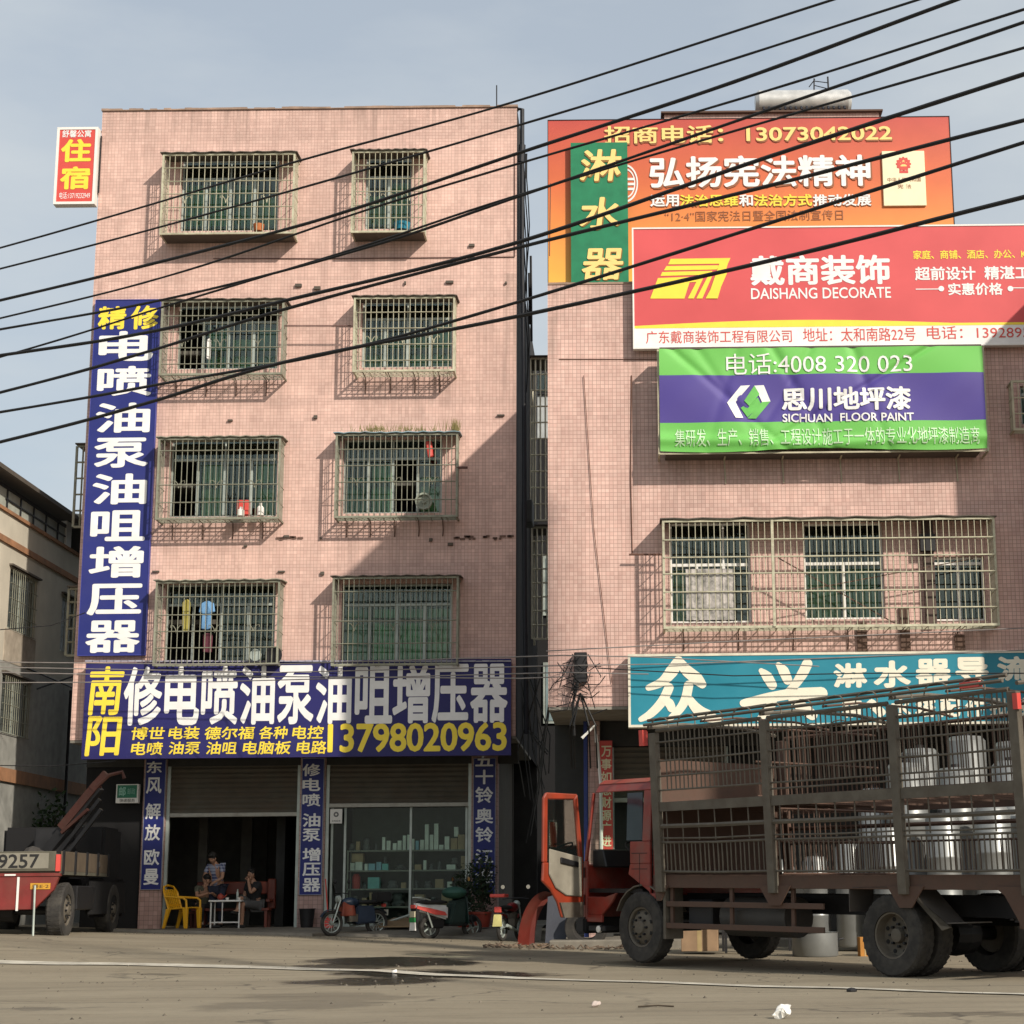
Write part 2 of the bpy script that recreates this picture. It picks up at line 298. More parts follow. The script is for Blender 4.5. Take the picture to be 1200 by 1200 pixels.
# ------------------------------------------------------------------ ground
def ground_mat():
    m_, t, b = newmat('old_concrete_road'); nn = t.nodes.new; l = t.links.new
    g = nn('ShaderNodeNewGeometry'); P = g.outputs['Position']
    def noi(sc, det=8, ro=.6, mp_=None):
        z = nn('ShaderNodeTexNoise'); z.inputs['Scale'].default_value = sc; z.inputs['Detail'].default_value = det; z.inputs['Roughness'].default_value = ro
        if mp_:
            q = nn('ShaderNodeMapping'); q.inputs['Scale'].default_value = mp_; q.inputs['Rotation'].default_value = (0, 0, rad(-25)); l(P, q.inputs[0]); l(q.outputs[0], z.inputs[0])
        else: l(P, z.inputs[0])
        return z.outputs[0]
    def rng(o, a, b_, c, d):
        r = nn('ShaderNodeMapRange'); l(o, r.inputs[0]); r.inputs[1].default_value = a; r.inputs[2].default_value = b_; r.inputs[3].default_value = c; r.inputs[4].default_value = d; return r.outputs[0]
    def mix(f_, a, c, mode='MIX'):
        x = nn('ShaderNodeMixRGB'); x.blend_type = mode
        if isinstance(f_, (int, float)): x.inputs[0].default_value = f_
        else: l(f_, x.inputs[0])
        l(a, x.inputs[1])
        if isinstance(c, tuple): x.inputs[2].default_value = rgb(c)
        else: l(c, x.inputs[2])
        return x.outputs[0]
    base = nn('ShaderNodeRGB'); base.outputs[0].default_value = (.255, .22, .158, 1)
    c = mix(rng(noi(.22, 6, .6, (1, 2.2, 1)), .38, .64, 0, .8), base.outputs[0], (.19, .16, .112))
    c = mix(rng(noi(1.3, 9, .7, (.5, 2.4, 1)), .52, .72, 0, .6), c, (.13, .108, .075))
    c = mix(rng(noi(22, 5, .7), .45, .8, 0, .45), c, (.29, .25, .18))
    c = mix(rng(noi(5, 10, .8), .5, .75, 0, .55), c, (.15, .125, .09))
    c = mix(rng(noi(.9, 4, .5, (.12, 3.5, 1)), .56, .66, 0, .45), c, (.14, .12, .088))
    # cracks
    dn = nn('ShaderNodeTexNoise'); dn.inputs['Scale'].default_value = 1.1; dn.inputs['Detail'].default_value = 5; l(P, dn.inputs[0])
    ad = nn('ShaderNodeMixRGB'); ad.blend_type = 'ADD'; ad.inputs[0].default_value = 1.2; l(P, ad.inputs[1]); l(dn.outputs['Color'], ad.inputs[2])
    vo = nn('ShaderNodeTexVoronoi'); vo.feature = 'DISTANCE_TO_EDGE'; vo.inputs['Scale'].default_value = .36; l(ad.outputs[0], vo.inputs[0])
    ck = rng(vo.outputs[0], .003, .015, 1, 0)
    mk = nn('ShaderNodeMath'); mk.operation = 'MULTIPLY'; l(ck, mk.inputs[0]); l(rng(noi(.35, 3, .5), .46, .60, 0, .6), mk.inputs[1])
    c = mix(mk.outputs[0], c, (.045, .04, .032))
    # wet and oily stains: (x, y, half width, half depth, turn)
    wet = None
    for (x, y, a, d, tn, st) in WET:
        q = nn('ShaderNodeMapping'); q.vector_type = 'TEXTURE'; q.inputs['Location'].default_value = (x, y, 0); q.inputs['Rotation'].default_value = (0, 0, tn); q.inputs['Scale'].default_value = (a, d, 50)
        aa = nn('ShaderNodeMixRGB'); aa.blend_type = 'ADD'; aa.inputs[0].default_value = 1; l(P, aa.inputs[1])
        sn = nn('ShaderNodeTexNoise'); sn.inputs['Scale'].default_value = 1.3; sn.inputs['Detail'].default_value = 7; sn.inputs['Roughness'].default_value = .65; l(P, sn.inputs[0])
        sc_ = nn('ShaderNodeVectorMath'); sc_.operation = 'MULTIPLY_ADD'; l(sn.outputs['Color'], sc_.inputs[0]); sc_.inputs[1].default_value = (1.8, 1.8, 0); sc_.inputs[2].default_value = (-.9, -.9, 0)
        l(sc_.outputs[0], aa.inputs[2]); aa.use_clamp = False; l(aa.outputs[0], q.inputs[0])
        ln = nn('ShaderNodeVectorMath'); ln.operation = 'LENGTH'; l(q.outputs[0], ln.inputs[0])
        f_ = rng(ln.outputs['Value'], .75, 1.0, st, 0)
        if wet is None: wet = f_
        else:
            mm = nn('ShaderNodeMath'); mm.operation = 'MAXIMUM'; l(wet, mm.inputs[0]); l(f_, mm.inputs[1]); wet = mm.outputs[0]
    c = mix(wet, c, (.022, .018, .013))
    l(c, b.inputs['Base Color']); l(rng(wet, 0, 1, .88, .22), b.inputs['Roughness']); b.inputs['Specular IOR Level'].default_value = .35
    bp = nn('ShaderNodeBump'); bp.inputs['Strength'].default_value = .5; bp.inputs['Distance'].default_value = .02; l(noi(9, 9, .7), bp.inputs['Height']); l(bp.outputs[0], b.inputs['Normal'])
    return m_
def on_ground(x, y):
    d = ray(x, y); z = 0
    for _ in range(30):
        s = (z-EYE)/d.z; p = (d.x*s, d.y*s); z = .5*z+.5*gz(*p)
    return Vector((p[0], p[1], z))
WET = []
for (x, y, hw, hd, st) in ((470, 1127, 1.5, .6, 1), (520, 1142, 1.8, .5, 1), (430, 1150, 1.1, .55, .95), (395, 1133, .9, .3, .9), (330, 1178, 1.0, .5, .35), (380, 1168, 1.1, .35, .3), (180, 1142, .6, .12, .5), (640, 1118, 1.2, .6, .3), (1130, 1188, .7, .15, .4), (560, 1118, 1.6, .35, .4), (45, 1182, .5, .12, .4)):
    p = on_ground(x, y); WET.append((p.x, p.y, hw, hd*2.2, rad(-24), st))
GROUND = ground_mat()
gx = [-900, -400, -150, -60, -30]+[-20+.5*i for i in range(73)]+[20, 30, 60, 150, 400, 900]; gy = [-300, -60, -20]+[-5+2*i for i in range(9)]+[14+.5*i for i in range(54)]+[45, 60, 120, 300, 900, 2500]
mb = MB(); mb.v = [(x, y, gz(x, y)+.012*noise.noise((x*.7, y*.7, 0))) for y in gy for x in gx]; nx = len(gx)
mb.f = [(j*nx+i, j*nx+i+1, (j+1)*nx+i+1, (j+1)*nx+i) for j in range(len(gy)-1) for i in range(nx-1)]
mb.build('ground', GROUND, smooth=True, kind='structure')
LINEP = M('worn_line_paint', (.52, .49, .41), .8, dirt=.7, dcol=(.2, .175, .14), dscale=2.2, coord='World')
mb = MB(); pts = [on_ground(*p) for p in ((-60, 1126), (60, 1129), (200, 1131.5), (330, 1135), (450, 1139), (600, 1146.5), (760, 1152), (900, 1157), (1050, 1161), (1200, 1166), (1330, 1171))]
den = []
for a, b in zip(pts, pts[1:]):
    for k in range(8): den.append(a.lerp(b, k/8))
vs = []
for i, p in enumerate(den):
    d = (den[min(i+1, len(den)-1)]-den[max(i-1, 0)]); n_ = Vector((-d.y, d.x, 0)).normalized()*(.24-.14*i/len(den))
    for s_ in (-1, 1):
        q = p+n_*s_; vs.append((q.x, q.y, gz(q.x, q.y)+.012*noise.noise((q.x*.7, q.y*.7, 0))+.012))
mb.add(vs, [(2*i, 2*i+1, 2*i+3, 2*i+2) for i in range(len(den)-1)])
mb.build('road_marking', LINEP, kind='structure')
# shop floor slab and its ramp
FZ = .42
APR = M('worn_shop_floor', (.20, .18, .145), .8, dirt=.6, dcol=(.08, .07, .055), dscale=.9, coord='World', scale=6)
mb = MB(); prof = []
for i in range(57):
    x = -13+i*(11.2/56); fx = 38.2+.35*noise.noise((x*.8, 3, 0)) + (.9 if x > -6.4 else 0); prof.append((x, fx))
vs = []
for x, fx in prof: vs += [(x, fx, gz(x, fx)+.0), (x, fx+.04, gz(x, fx)+.055), (x, 39.75, FZ-.05+.02*noise.noise((x, 0, 0))), (x, 40.9, FZ), (x, 50, FZ)]
mb.add(vs, [(5*i+k, 5*i+5+k, 5*i+6+k, 5*i+1+k) for i in range(56) for k in range(4)])
mb.build('shop_pavement', APR, smooth=True, kind='structure')
mb = MB(); mb.box(-1.4, 14, 33.6, 41, .0, .25); mb.build('roadside_pavement', APR, kind='structure', bevel=.02)
# ------------------------------------------------------------------ left pink building
def wall_holes(mb, X0, X1, Z0, Z1, Y, holes, depth=.22):
    xs = sorted({X0, X1}|{h[0] for h in holes}|{h[1] for h in holes}); zs = sorted({Z0, Z1}|{h[2] for h in holes}|{h[3] for h in holes})
    for a, b in zip(xs, xs[1:]):
        for c, d in zip(zs, zs[1:]):
            cx, cz = (a+b)/2, (c+d)/2
            if not any(h[0] < cx < h[1] and h[2] < cz < h[3] for h in holes): mb.add([(a, Y, c), (b, Y, c), (b, Y, d), (a, Y, d)], [(0, 1, 2, 3)])
    for x0, x1, z0, z1 in holes:
        q = Y+depth
        mb.add([(x0,Y,z0),(x1,Y,z0),(x1,Y,z1),(x0,Y,z1),(x0,q,z0),(x1,q,z0),(x1,q,z1),(x0,q,z1)], [(0,1,5,4),(1,2,6,5),(2,3,7,6),(3,0,4,7)])
def flat(mb, name, mat, parent, kind=None):
    """build without touching the normals"""
    me = bpy.data.meshes.new(name); me.from_pydata(mb.v, [], mb.f); me.materials.append(mat)
    bm = bmesh.new(); bm.from_mesh(me); bmesh.ops.remove_doubles(bm, verts=bm.verts, dist=1e-4); bm.to_mesh(me); bm.free()
    o = bpy.data.objects.new(name, me); COL.objects.link(o); o.parent = parent
    if kind: o['kind'] = kind
    return o
def window(parent, r, Y, splits, transom=.30, seed=0, open_=(), curtains=None, fm=None):
    """sliding window with a transom light: frame, panes, curtains behind"""
    rnd = random.Random(seed); x0, x1, z0, z1 = r; t = .045; Yf = Y+.10
    mb = MB(); zt = z1-(z1-z0)*transom
    mb.box(x0, x0+t, Yf, Yf+.06, z0, z1); mb.box(x1-t, x1, Yf, Yf+.06, z0, z1); mb.box(x0+t, x1-t, Yf, Yf+.06, z0, z0+t); mb.box(x0+t, x1-t, Yf, Yf+.06, z1-t, z1)
    mb.box(x0+t, x1-t, Yf-.004, Yf+.064, zt-.03, zt+.03)
    xs = [x0+(x1-x0)*k/splits for k in range(splits+1)]
    for k in range(1, splits):
        mb.box(xs[k]-.03, xs[k]+.03, Yf-.008, Yf+.05, z0+t, zt-.03)
    for k in range(0, splits, 2):
        if k: mb.box(xs[k]-.02, xs[k]+.02, Yf+.01, Yf+.05, zt+.03, z1-t)
    w = mb.build('window', fm or ALU, parent, bevel=.006)
    for k in range(splits):
        if k not in open_:
            p = MB().box(xs[k]+.03, xs[k+1]-.03, Yf+.02+.012*(k % 2), Yf+.026+.012*(k % 2), z0+t, zt-.03).build('pane', GLASS, w)
        if curtains is None or (curtains and k in curtains):
            cm = CURT[rnd.randrange(4)]; hz = zt-.06-rnd.choice((0, 0, .25))*(zt-z0)
            n_ = 14; c = MB(); ph = rnd.random()*6
            for i in range(n_+1):
                x = xs[k]+.05+(xs[k+1]-xs[k]-.1)*i/n_; y = Yf+.22+.035*math.sin(i*1.9+ph)
                c.v += [(x, y, z0+.06), (x, y, hz)]
            c.f = [(2*i, 2*i+2, 2*i+3, 2*i+1) for i in range(n_)]
            flat(c, 'curtain', cm, w)
    MB().box(x0+t, x1-t, Yf+.02, Yf+.026, zt+.03, z1-t).build('pane', GLASS, w)
    return w
def cage(parent, r, Y, d, mat, bars, rails, awn=None, over=.1, pan=False, hooks=0, sidebars=5, curls=True, seed=0, opened=None):
    """security cage standing d off the wall; r is its front face"""
    x0, x1, z0, z1 = r; q = Y-d; t = .022; rnd = random.Random(seed)
    mb = MB()
    for x in (x0, x1):
        mb.box(x-t, x+t, q-t, q+t, z0-t, z1+t)
        for z in (z0, z1): mb.box(x-t*.9, x+t*.9, q+t, Y-.002, z-t*.9, z+t*.9)
    for z in (z0, z1): mb.box(x0+t, x1-t, q-t*.95, q+t*.95, z-t, z+t)
    c = mb.build('window_cage', mat, parent)
    h = z1-z0
    bm_ = MB().tube([(0, 0, 0), (0, 0, h)], .0085 if bars > 50 else .0095, 5).mesh('bar', mat)
    for k in range(1, bars): inst('bar', bm_, c, (x0+(x1-x0)*k/bars+rnd.uniform(-.006, .006), q, z0), rot=(0, rnd.uniform(-.004, .004), 0))
    for k in range(1, sidebars):
        for x in (x0, x1): inst('bar', bm_, c, (x, q+d*k/sidebars, z0))
    rm = MB(); rm.tube([(x0, Y-.01, 0), (x0, q-.012, 0), (x1, q-.012, 0), (x1, Y-.01, 0)], .0125, 4); rm = rm.mesh('rail', mat)
    for fz in rails: inst('rail', rm, c, (0, 0, z0+h*fz))
    if curls:
        cm = MB()
        for s_ in (-1, 1):
            cm.tube([(0, 0, -.14), (s_*.02, 0, -.05), (s_*.07, 0, .02), (s_*.13, 0, .03), (s_*.13, 0, -.02)], .009, 4)
        cm = cm.mesh('scroll', mat)
        for k in range(curls if isinstance(curls, int) and curls > 1 else 3):
            inst('scroll', cm, c, (x0+(x1-x0)*(k+.55)/3.2, q+.012, z0+h*.46))
    if pan:
        MB().box(x0+t, x1-t, q+t, Y-.004, z0-.02, z0-.004).build('tray', ROOFM, c)
        m2 = MB()
        for k in range(1, int(bars/2)): m2.bar((x0+(x1-x0)*2*k/bars, q+t, z0+.01), (x0+(x1-x0)*2*k/bars, Y-.01, z0+.01), .015)
        m2.build('floor_grid', mat, c, kind='stuff')
    else:
        m2 = MB()
        for k in range(1, 5): m2.bar((x0+t, q+d*k/5, z0), (x1-t, q+d*k/5, z0), .018)
        for k in range(1, int(bars/3)+1): m2.bar((x0+(x1-x0)*3*k/(bars+1), q+t, z0), (x0+(x1-x0)*3*k/(bars+1), Y-.01, z0), .015)
        m2.build('floor_grid', mat, c, kind='stuff')
    if awn:
        n_ = 24; a = MB(); o_ = over
        for i in range(n_+1):
            x = x0-o_+(x1-x0+2*o_)*i/n_; wv = .012*math.sin(i*2.3)+.01*noise.noise((x*2, z1, 0))
            a.v += [(x, Y-.002, z1+.09+wv*.4), (x, q-o_, z1+.05+wv), (x, q-o_, z1+.03+wv), (x, Y-.002, z1+.07+wv*.4)]
        a.f = [(4*i+k, 4*i+4+k, 4*i+4+(k+1) % 4, 4*i+(k+1) % 4) for i in range(n_) for k in range(4)]+[(0, 1, 2, 3), (4*n_, 4*n_+3, 4*n_+2, 4*n_+1)]
        a.build('awning', awn, c)
    if hooks:
        hm = MB().tube([(0, -.02, -.36), (.01, -.03, -.2), (0, -.04, 0), (0, q-Y, 0)], .012, 4).mesh('bracket', RUSTY)
        for k in range(hooks): inst('bracket', hm, c, (x0+(x1-x0)*(k+.35)/hooks, Y, z0))
    return c
LB = thing('apartment_building', 'pink tiled five storey apartment block over an open repair shop, plain flat parapet', 'building')
BX0, BX1, BZ0, BZ1, Y0 = -12.06, -2.38, 4.45, 19.08, 40.
specs = [  # cage px, opening px, bars, rails, awning, pan, hooks, splits
 ((190, 181, 344, 273), (212, 186, 326, 270), 22, (.17, .33, .5, .66, .83), ROOFM, True, 0, 4, (), None),
 ((413, 178, 497, 271), (428, 184, 482, 268), 13, (.17, .33, .5, .66, .83), ROOFM, True, 0, 2, (), None),
 ((189, 353, 331, 438), (208, 357, 326, 432), 20, (.14, .36, .58, .8), ROOFM, False, 4, 4, (0,), (1, 2, 3)),
 ((415, 349, 532, 434), (424, 352, 530, 430), 18, (.14, .36, .58, .8), ROOFM, False, 4, 4, (), None),
 ((185, 514, 327, 607), (199, 514, 325, 605), 21, (.2, .42, .85), ROOFC, False, 4, 4, (0,), (1, 3)),
 ((393, 508, 535, 604), (402, 514, 518, 601), 22, (.2, .42, .62, .82), ROOFB, False, 5, 4, (2,), (0, 1, 3)),
 ((182, 682, 326, 778), (193, 684, 322, 776), 22, (.2, .4, .6, .82), ROOFC, False, 4, 4, (0, 1), ()),
 ((390, 677, 536, 778), (400, 684, 529, 776), 24, (.24, .5, .84), ROOFM, False, 4, 4, (), None)]
wm = MB(); holes = []
CD = .58
for s_ in specs: holes.append(rct(*s_[1], Y0))
wall_holes(wm, BX0, BX1, BZ0, BZ1, Y0, holes)
flat(wm, 'wall', PINK, LB)
mb = MB().box(BX0, BX1, 40.0, 40.02, BZ0-.0, BZ0+.001)
MB().box(BX0, BX1, 40.01, 46.5, BZ0-.06, BZ0-.004).build('overhang_slab', CONC, LB)
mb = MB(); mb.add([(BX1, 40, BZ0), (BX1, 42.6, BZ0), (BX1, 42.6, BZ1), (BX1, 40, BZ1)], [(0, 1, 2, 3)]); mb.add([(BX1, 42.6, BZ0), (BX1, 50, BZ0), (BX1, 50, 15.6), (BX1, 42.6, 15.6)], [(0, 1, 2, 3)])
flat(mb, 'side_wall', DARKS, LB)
mb = MB(); mb.add([(BX0, 40, BZ0), (BX0, 42.6, BZ0), (BX0, 42.6, BZ1), (BX0, 40, BZ1)], [(3, 2, 1, 0)])
flat(mb, 'side_wall', PINK, LB)
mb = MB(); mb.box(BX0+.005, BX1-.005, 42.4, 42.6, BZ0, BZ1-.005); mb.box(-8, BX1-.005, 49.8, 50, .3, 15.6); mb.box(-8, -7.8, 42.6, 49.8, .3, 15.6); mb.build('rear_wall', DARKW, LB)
mb = MB(); mb.box(BX0+.01, BX1-.01, 40.2, 42.39, BZ1-.5, BZ1-.4); mb.box(-7.8, BX1-.01, 42.61, 49.8, 15.4, 15.5); mb.build('roof', CONC, LB)
mb = MB()
n_ = 60
for i in range(n_):
    a = BX0-.02+(BX1-BX0+.04)*i/n_; b = BX0-.02+(BX1-BX0+.04)*(i+1)/n_; h = .05+.02*noise.noise((a*1.5, 0, 0))+(.0 if random.random() > .12 else -.03)
    mb.box(a, b, 39.96, 40.25, BZ1, BZ1+h)
mb.build('parapet_coping', M('stained_mortar', (.36, .25, .19), .9, dirt=.6), LB)
for k, z in enumerate((7.1, 10.2, 13.3, 16.3)):
    MB().box(BX0+.01, BX1-.01, 40.23, 42.38, z-.1, z).build('floor_slab', INW, LB)
for s_, h in zip(specs, holes):
    cg, op, nb, rl, aw, pan, hk, sp_, opn, cu_ = s_
    i = specs.index(s_); window(LB, h, Y0, sp_, .26 if h[3]-h[2] > 1 else .3, i, opn, cu_)
    cage(LB, rct(*cg, Y0-CD), Y0, CD if aw is not ROOFB else .5, BARM if i in (0, 1, 3) else BARG, nb, rl, aw, .07, pan, hk, seed=i)
# weeds on the awning of the third storey
mb = MB(); rnd = random.Random(3)
for i in range(260):
    p = at(rnd.choice((rnd.uniform(400, 535), rnd.gauss(440, 8), rnd.gauss(480, 15), rnd.gauss(533, 3))), 505, 39.7); h = rnd.uniform(.05, .2)+(.12 if p.x > -4.2 else 0); a = rnd.uniform(-.06, .06)
    y = 39.6+rnd.random()*.35; z = p.z+.02; mb.add([(p.x-.008, y, z), (p.x+.008, y, z), (p.x+a, y-.03, z+h)], [(0, 1, 2)])
tag(mb.build('weeds', M('dry_weeds', (.24, .2, .08), .8)), 'dry weeds growing on the blue grey awning of a barred window', 'weeds', kind='stuff')
# pipes and marks on the front
mb = MB()
def tubepx(mb, pts, Y, r, n=5): mb.tube([at(x, y, Y) for x, y in pts], r, n)
tubepx(mb, ((250, 303), (400, 303), (603, 301)), 39.985, .012); tubepx(mb, ((603, 301), (603, 180)), 39.985, .012); tubepx(mb, ((331, 382), (415, 382)), 39.6, .018); tubepx(mb, ((535, 548), (548, 548)), 39.5, .03)
mb.build('conduit', M('rusty_conduit', (.13, .07, .06), .8), LB)
mb = MB(); rnd = random.Random(5)
for (x, y) in ((553, 288), (350, 335), (372, 338), (593, 332), (527, 331), (587, 487), (270, 493), (336, 629), (376, 631), (378, 672), (183, 670), (330, 670), (250, 380), (475, 332), (288, 640), (242, 690), (370, 489), (528, 638), (505, 633)):
    p = at(x, y, 40.); w = rnd.uniform(.02, .09); h = rnd.uniform(.02, .06); mb.box(p.x-w, p.x+w, 39.94, 39.999, p.z-h*.6, p.z+h*.6)
mb.build('wall_bracket', ROOFM, LB, kind='stuff')
mb = MB()
for k in range(26):
    x = rnd.choice((rnd.uniform(327, 375), rnd.uniform(530, 600))); p = at(x, 630+rnd.uniform(-2, 2), 40.); w = rnd.uniform(.02, .07); mb.box(p.x-w, p.x+w, 39.97, 39.999, p.z-.02, p.z+.02)
mb.build('broken_plaster', M('broken_plaster', (.16, .10, .08), .95), LB, kind='stuff')
mb = MB(); tubepx(mb, ((606, 128), (612, 128), (612, 300), (614, 420), (615, 700), (617, 860)), 40.12, .05, 8); tubepx(mb, ((612, 170), (611, 190)), 40.1, .08, 8)
mb.build('drain_pipe', M('dark_blue_pipe', (.012, .014, .02), .6), LB, smooth=True)
# hanging loose cables in the gap
mb = MB()
for k in range(5):
    x = 613+k*1.4; tubepx(mb, [(x+math.sin(j*1.3+k)*1.8, 180+j*28, ) for j in range(7+k)], 40.6+.15*k, .014, 4)
mb.build('loose_cable', CABLE, LB)
mb = MB()
for (x, y0, y1) in ((622, 300, 400), (620, 320, 380)): mb.tube([at(x, y0, 43), at(x+1, y1, 43)], .03, 5)
mb.build('side_bracket', DARKM, LB)
# pillars, shop rooms
YP = 41.2
pil = []
for (a, b) in ((165, 192), (350, 380), (552, 583)):
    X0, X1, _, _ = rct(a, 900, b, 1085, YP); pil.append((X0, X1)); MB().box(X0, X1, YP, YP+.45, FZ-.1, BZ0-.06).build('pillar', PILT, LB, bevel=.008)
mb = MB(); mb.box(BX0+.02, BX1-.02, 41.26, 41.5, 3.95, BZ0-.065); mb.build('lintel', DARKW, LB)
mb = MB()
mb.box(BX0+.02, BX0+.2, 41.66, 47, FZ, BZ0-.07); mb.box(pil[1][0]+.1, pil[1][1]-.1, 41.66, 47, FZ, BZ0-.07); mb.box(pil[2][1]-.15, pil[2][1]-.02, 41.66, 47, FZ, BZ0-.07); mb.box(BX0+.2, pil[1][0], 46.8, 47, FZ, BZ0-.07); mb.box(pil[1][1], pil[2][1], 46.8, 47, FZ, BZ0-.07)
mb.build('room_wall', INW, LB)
MB().box(BX0+.02, pil[0][0], 41.3, 41.5, FZ, BZ0-.07).build('deep_shade_wall', SHADE_BLK, LB)  # black sheet painting in the deep shade beside the pillar
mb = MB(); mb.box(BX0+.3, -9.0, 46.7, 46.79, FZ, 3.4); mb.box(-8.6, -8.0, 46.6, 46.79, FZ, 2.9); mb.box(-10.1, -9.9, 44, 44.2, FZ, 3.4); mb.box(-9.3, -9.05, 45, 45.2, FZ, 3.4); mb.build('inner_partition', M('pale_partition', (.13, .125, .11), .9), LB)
# the strip of ceiling over the pavement and a fluorescent batten
MB().box(-9.3, -8.1, 40.9, 40.98, 4.1, 4.16).build('ceiling_batten', WHITE, LB)
def shutter(parent, X0, X1, Z0, Z1, Y, mat=SHUT):
    mb = MB(); n = int((Z1-Z0)/.105); vs = []
    for i in range(n*4+1):
        z = Z1-(Z1-Z0)*i/(n*4); y = Y+(0, .018, .03, .018)[i % 4]; vs += [(X0, y, z), (X1, y, z)]
    mb.add(vs, [(2*i, 2*i+1, 2*i+3, 2*i+2) for i in range(n*4)])
    o = mb.build('roller_shutter', mat, parent)
    MB().box(X0, X1, Y-.02, Y+.05, Z0-.09, Z0).build('bottom_bar', M('worn_shutter_bar', (.42, .41, .36), .5, .3, dirt=.6, dscale=4), o, bevel=.008)
    for x in (X0-.03, X1+.03): MB().box(x-.035, x+.035, Y-.03, Y+.06, FZ, Z1).build('guide_rail', ALU, o)
    return o
shutter(LB, pil[0][1]+.07, pil[1][0]-.07, 2.92, 4.2, YP+.1)
shutter(LB, pil[1][1]+.07, pil[2][0]-.07, 3.1, 4.2, YP+.1)
# signs on the left building
def board(name, label, cat, r, Y, th, mat, frame=None, fw=.04, group=None):
    t = thing(name, label, cat, ((r[0]+r[1])/2, Y, r[2]), group=group); t_loc = t.location.copy()
    inv = Matrix.Translation(-t_loc)
    o = MB().box(r[0], r[1], Y, Y+th, r[2], r[3]).build('face', mat, t); o.matrix_parent_inverse = inv
    if frame:
        q = MB(); x0, x1, z0, z1 = r
        q.box(x0-fw, x0, Y-.015, Y+th, z0-fw, z1+fw); q.box(x1, x1+fw, Y-.015, Y+th, z0-fw, z1+fw); q.box(x0, x1, Y-.014, Y+th, z0-fw, z0); q.box(x0, x1, Y-.014, Y+th, z1, z1+fw)
        o = q.build('frame', frame, t); o.matrix_parent_inverse = inv
    t['_'] = 0; del t['_']
    return t, inv
def letter(t, items, Y, mat, **k):
    o = lettering(items, Y, mat, t[0], **k); o.matrix_parent_inverse = t[1]; return o
def part(t, mb, name, mat, **k):
    o = mb.build(name, mat, t[0], **k); o.matrix_parent_inverse = t[1]; return o
Y = 39.80
t = board('hotel_sign', 'red light box hung off the roof corner, with two large yellow characters', 'sign', rct(68, 152, 110, 236, Y), Y, .22, REDP, WHITE, .06)
letter(t, [('舒馨公寓', 73, 152.5, 107, 161)], Y, WHITE2, w=.015); letter(t, [('住', 71.5, 163, 107, 190), ('宿', 70.5, 195, 105.5, 222)], Y, YELG, w=.035); letter(t, [('电话:13719232949', 69.5, 225, 105.5, 233)], Y, WHITE2, w=.01)
mb = MB(); a = at(110, 154, 40); mb.bar((a.x, 39.95, a.z), (BX0, 40.05, a.z), .04); a = at(110, 227, 40); mb.bar((a.x, 39.95, a.z), (BX0, 40.05, a.z), .05); mb.bar((a.x, 39.95, a.z-.2), (BX0, 40.05, a.z), .04); mb.bar((a.x+.12, 39.95, a.z), (a.x+.12, 39.95, a.z+1.4), .03)
part(t, mb, 'bracket', DARKM, kind='stuff')
Y = 39.86
b0 = at(113, 352, Y); b1 = at(187, 352, Y); b2 = at(91, 768, Y); b3 = at(170, 768, Y)
X0 = (b0.x+b2.x)/2; X1 = (b1.x+b3.x)/2
t = board('vertical_shop_banner', 'tall navy blue vertical sign at the wall edge with big white characters', 'sign', (X0, X1, b2.z, b0.z), Y, .1, NAVY, M('blue_edge', (.05, .06, .3), .5), .012)
ys = [(388, 423), (429, 464), (472, 507), (513, 548), (555, 591), (598, 634), (640, 677), (684, 721), (727, 765)]
def xc(y): return 149.5-(y-370)*.0462
letter(t, [(c, xc((a+b)/2)-32, a, xc((a+b)/2)+32, b) for c, (a, b) in zip('电喷油泵油咀增压器', ys)], Y, WHITE2, w=.028)
letter(t, [('精', 115, 359, 148, 386), ('修', 153, 358, 186, 386)], Y, YELG, w=.03)
Y = 39.72
t = board('shop_sign', 'wide violet blue shop board with white characters and a yellow phone number', 'sign', rct(99, 775, 598, 886, Y), Y, .2, PURP, M('sign_edge', (.03, .02, .13), .5), .012)
xs = [(145, 190), (193, 234), (236, 279), (281, 322), (325, 368), (370, 412), (416, 460), (460, 504), (506, 549), (551, 595)]
letter(t, [(c, a, 781-.008*(a-145), b, 850-.008*(a-145)) for c, (a, b) in zip('修电喷油泵油咀增压器', xs)], Y, WHITE2, w=.026)
letter(t, [('南', 102, 781, 142, 838), ('阳', 100, 839, 140, 886)], Y, YELG, w=.022, shear=.06)
letter(t, [('博世', 153, 852, 192, 867), ('电装', 197, 851.5, 233, 866.5), ('德尔福', 239, 851.5, 297, 866.5), ('各种', 303, 851, 336, 866), ('电控', 342, 850.5, 378, 866), ('电喷', 153, 869.5, 190, 885), ('油泵', 197, 869, 234, 884), ('油咀', 241, 869, 277, 884), ('电脑板', 284, 868.5, 340, 884), ('电路', 347, 868, 382, 883.5)], Y, YELG, w=.018, shear=.12)
letter(t, [('13798020963', 384, 847, 594, 881)], Y, YELG, w=.026, sp=.97)
mb = MB(); n = 60
for i in range(n):
    a = at(100+498*i/n, 774.5, 39.7); mb.box(a.x, a.x+.17, 39.68, 39.72, a.z-.02, a.z+.015*random.random())
part(t, mb, 'top_tape', M('pale_tape', (.35, .34, .42), .6))
Y = YP-.03
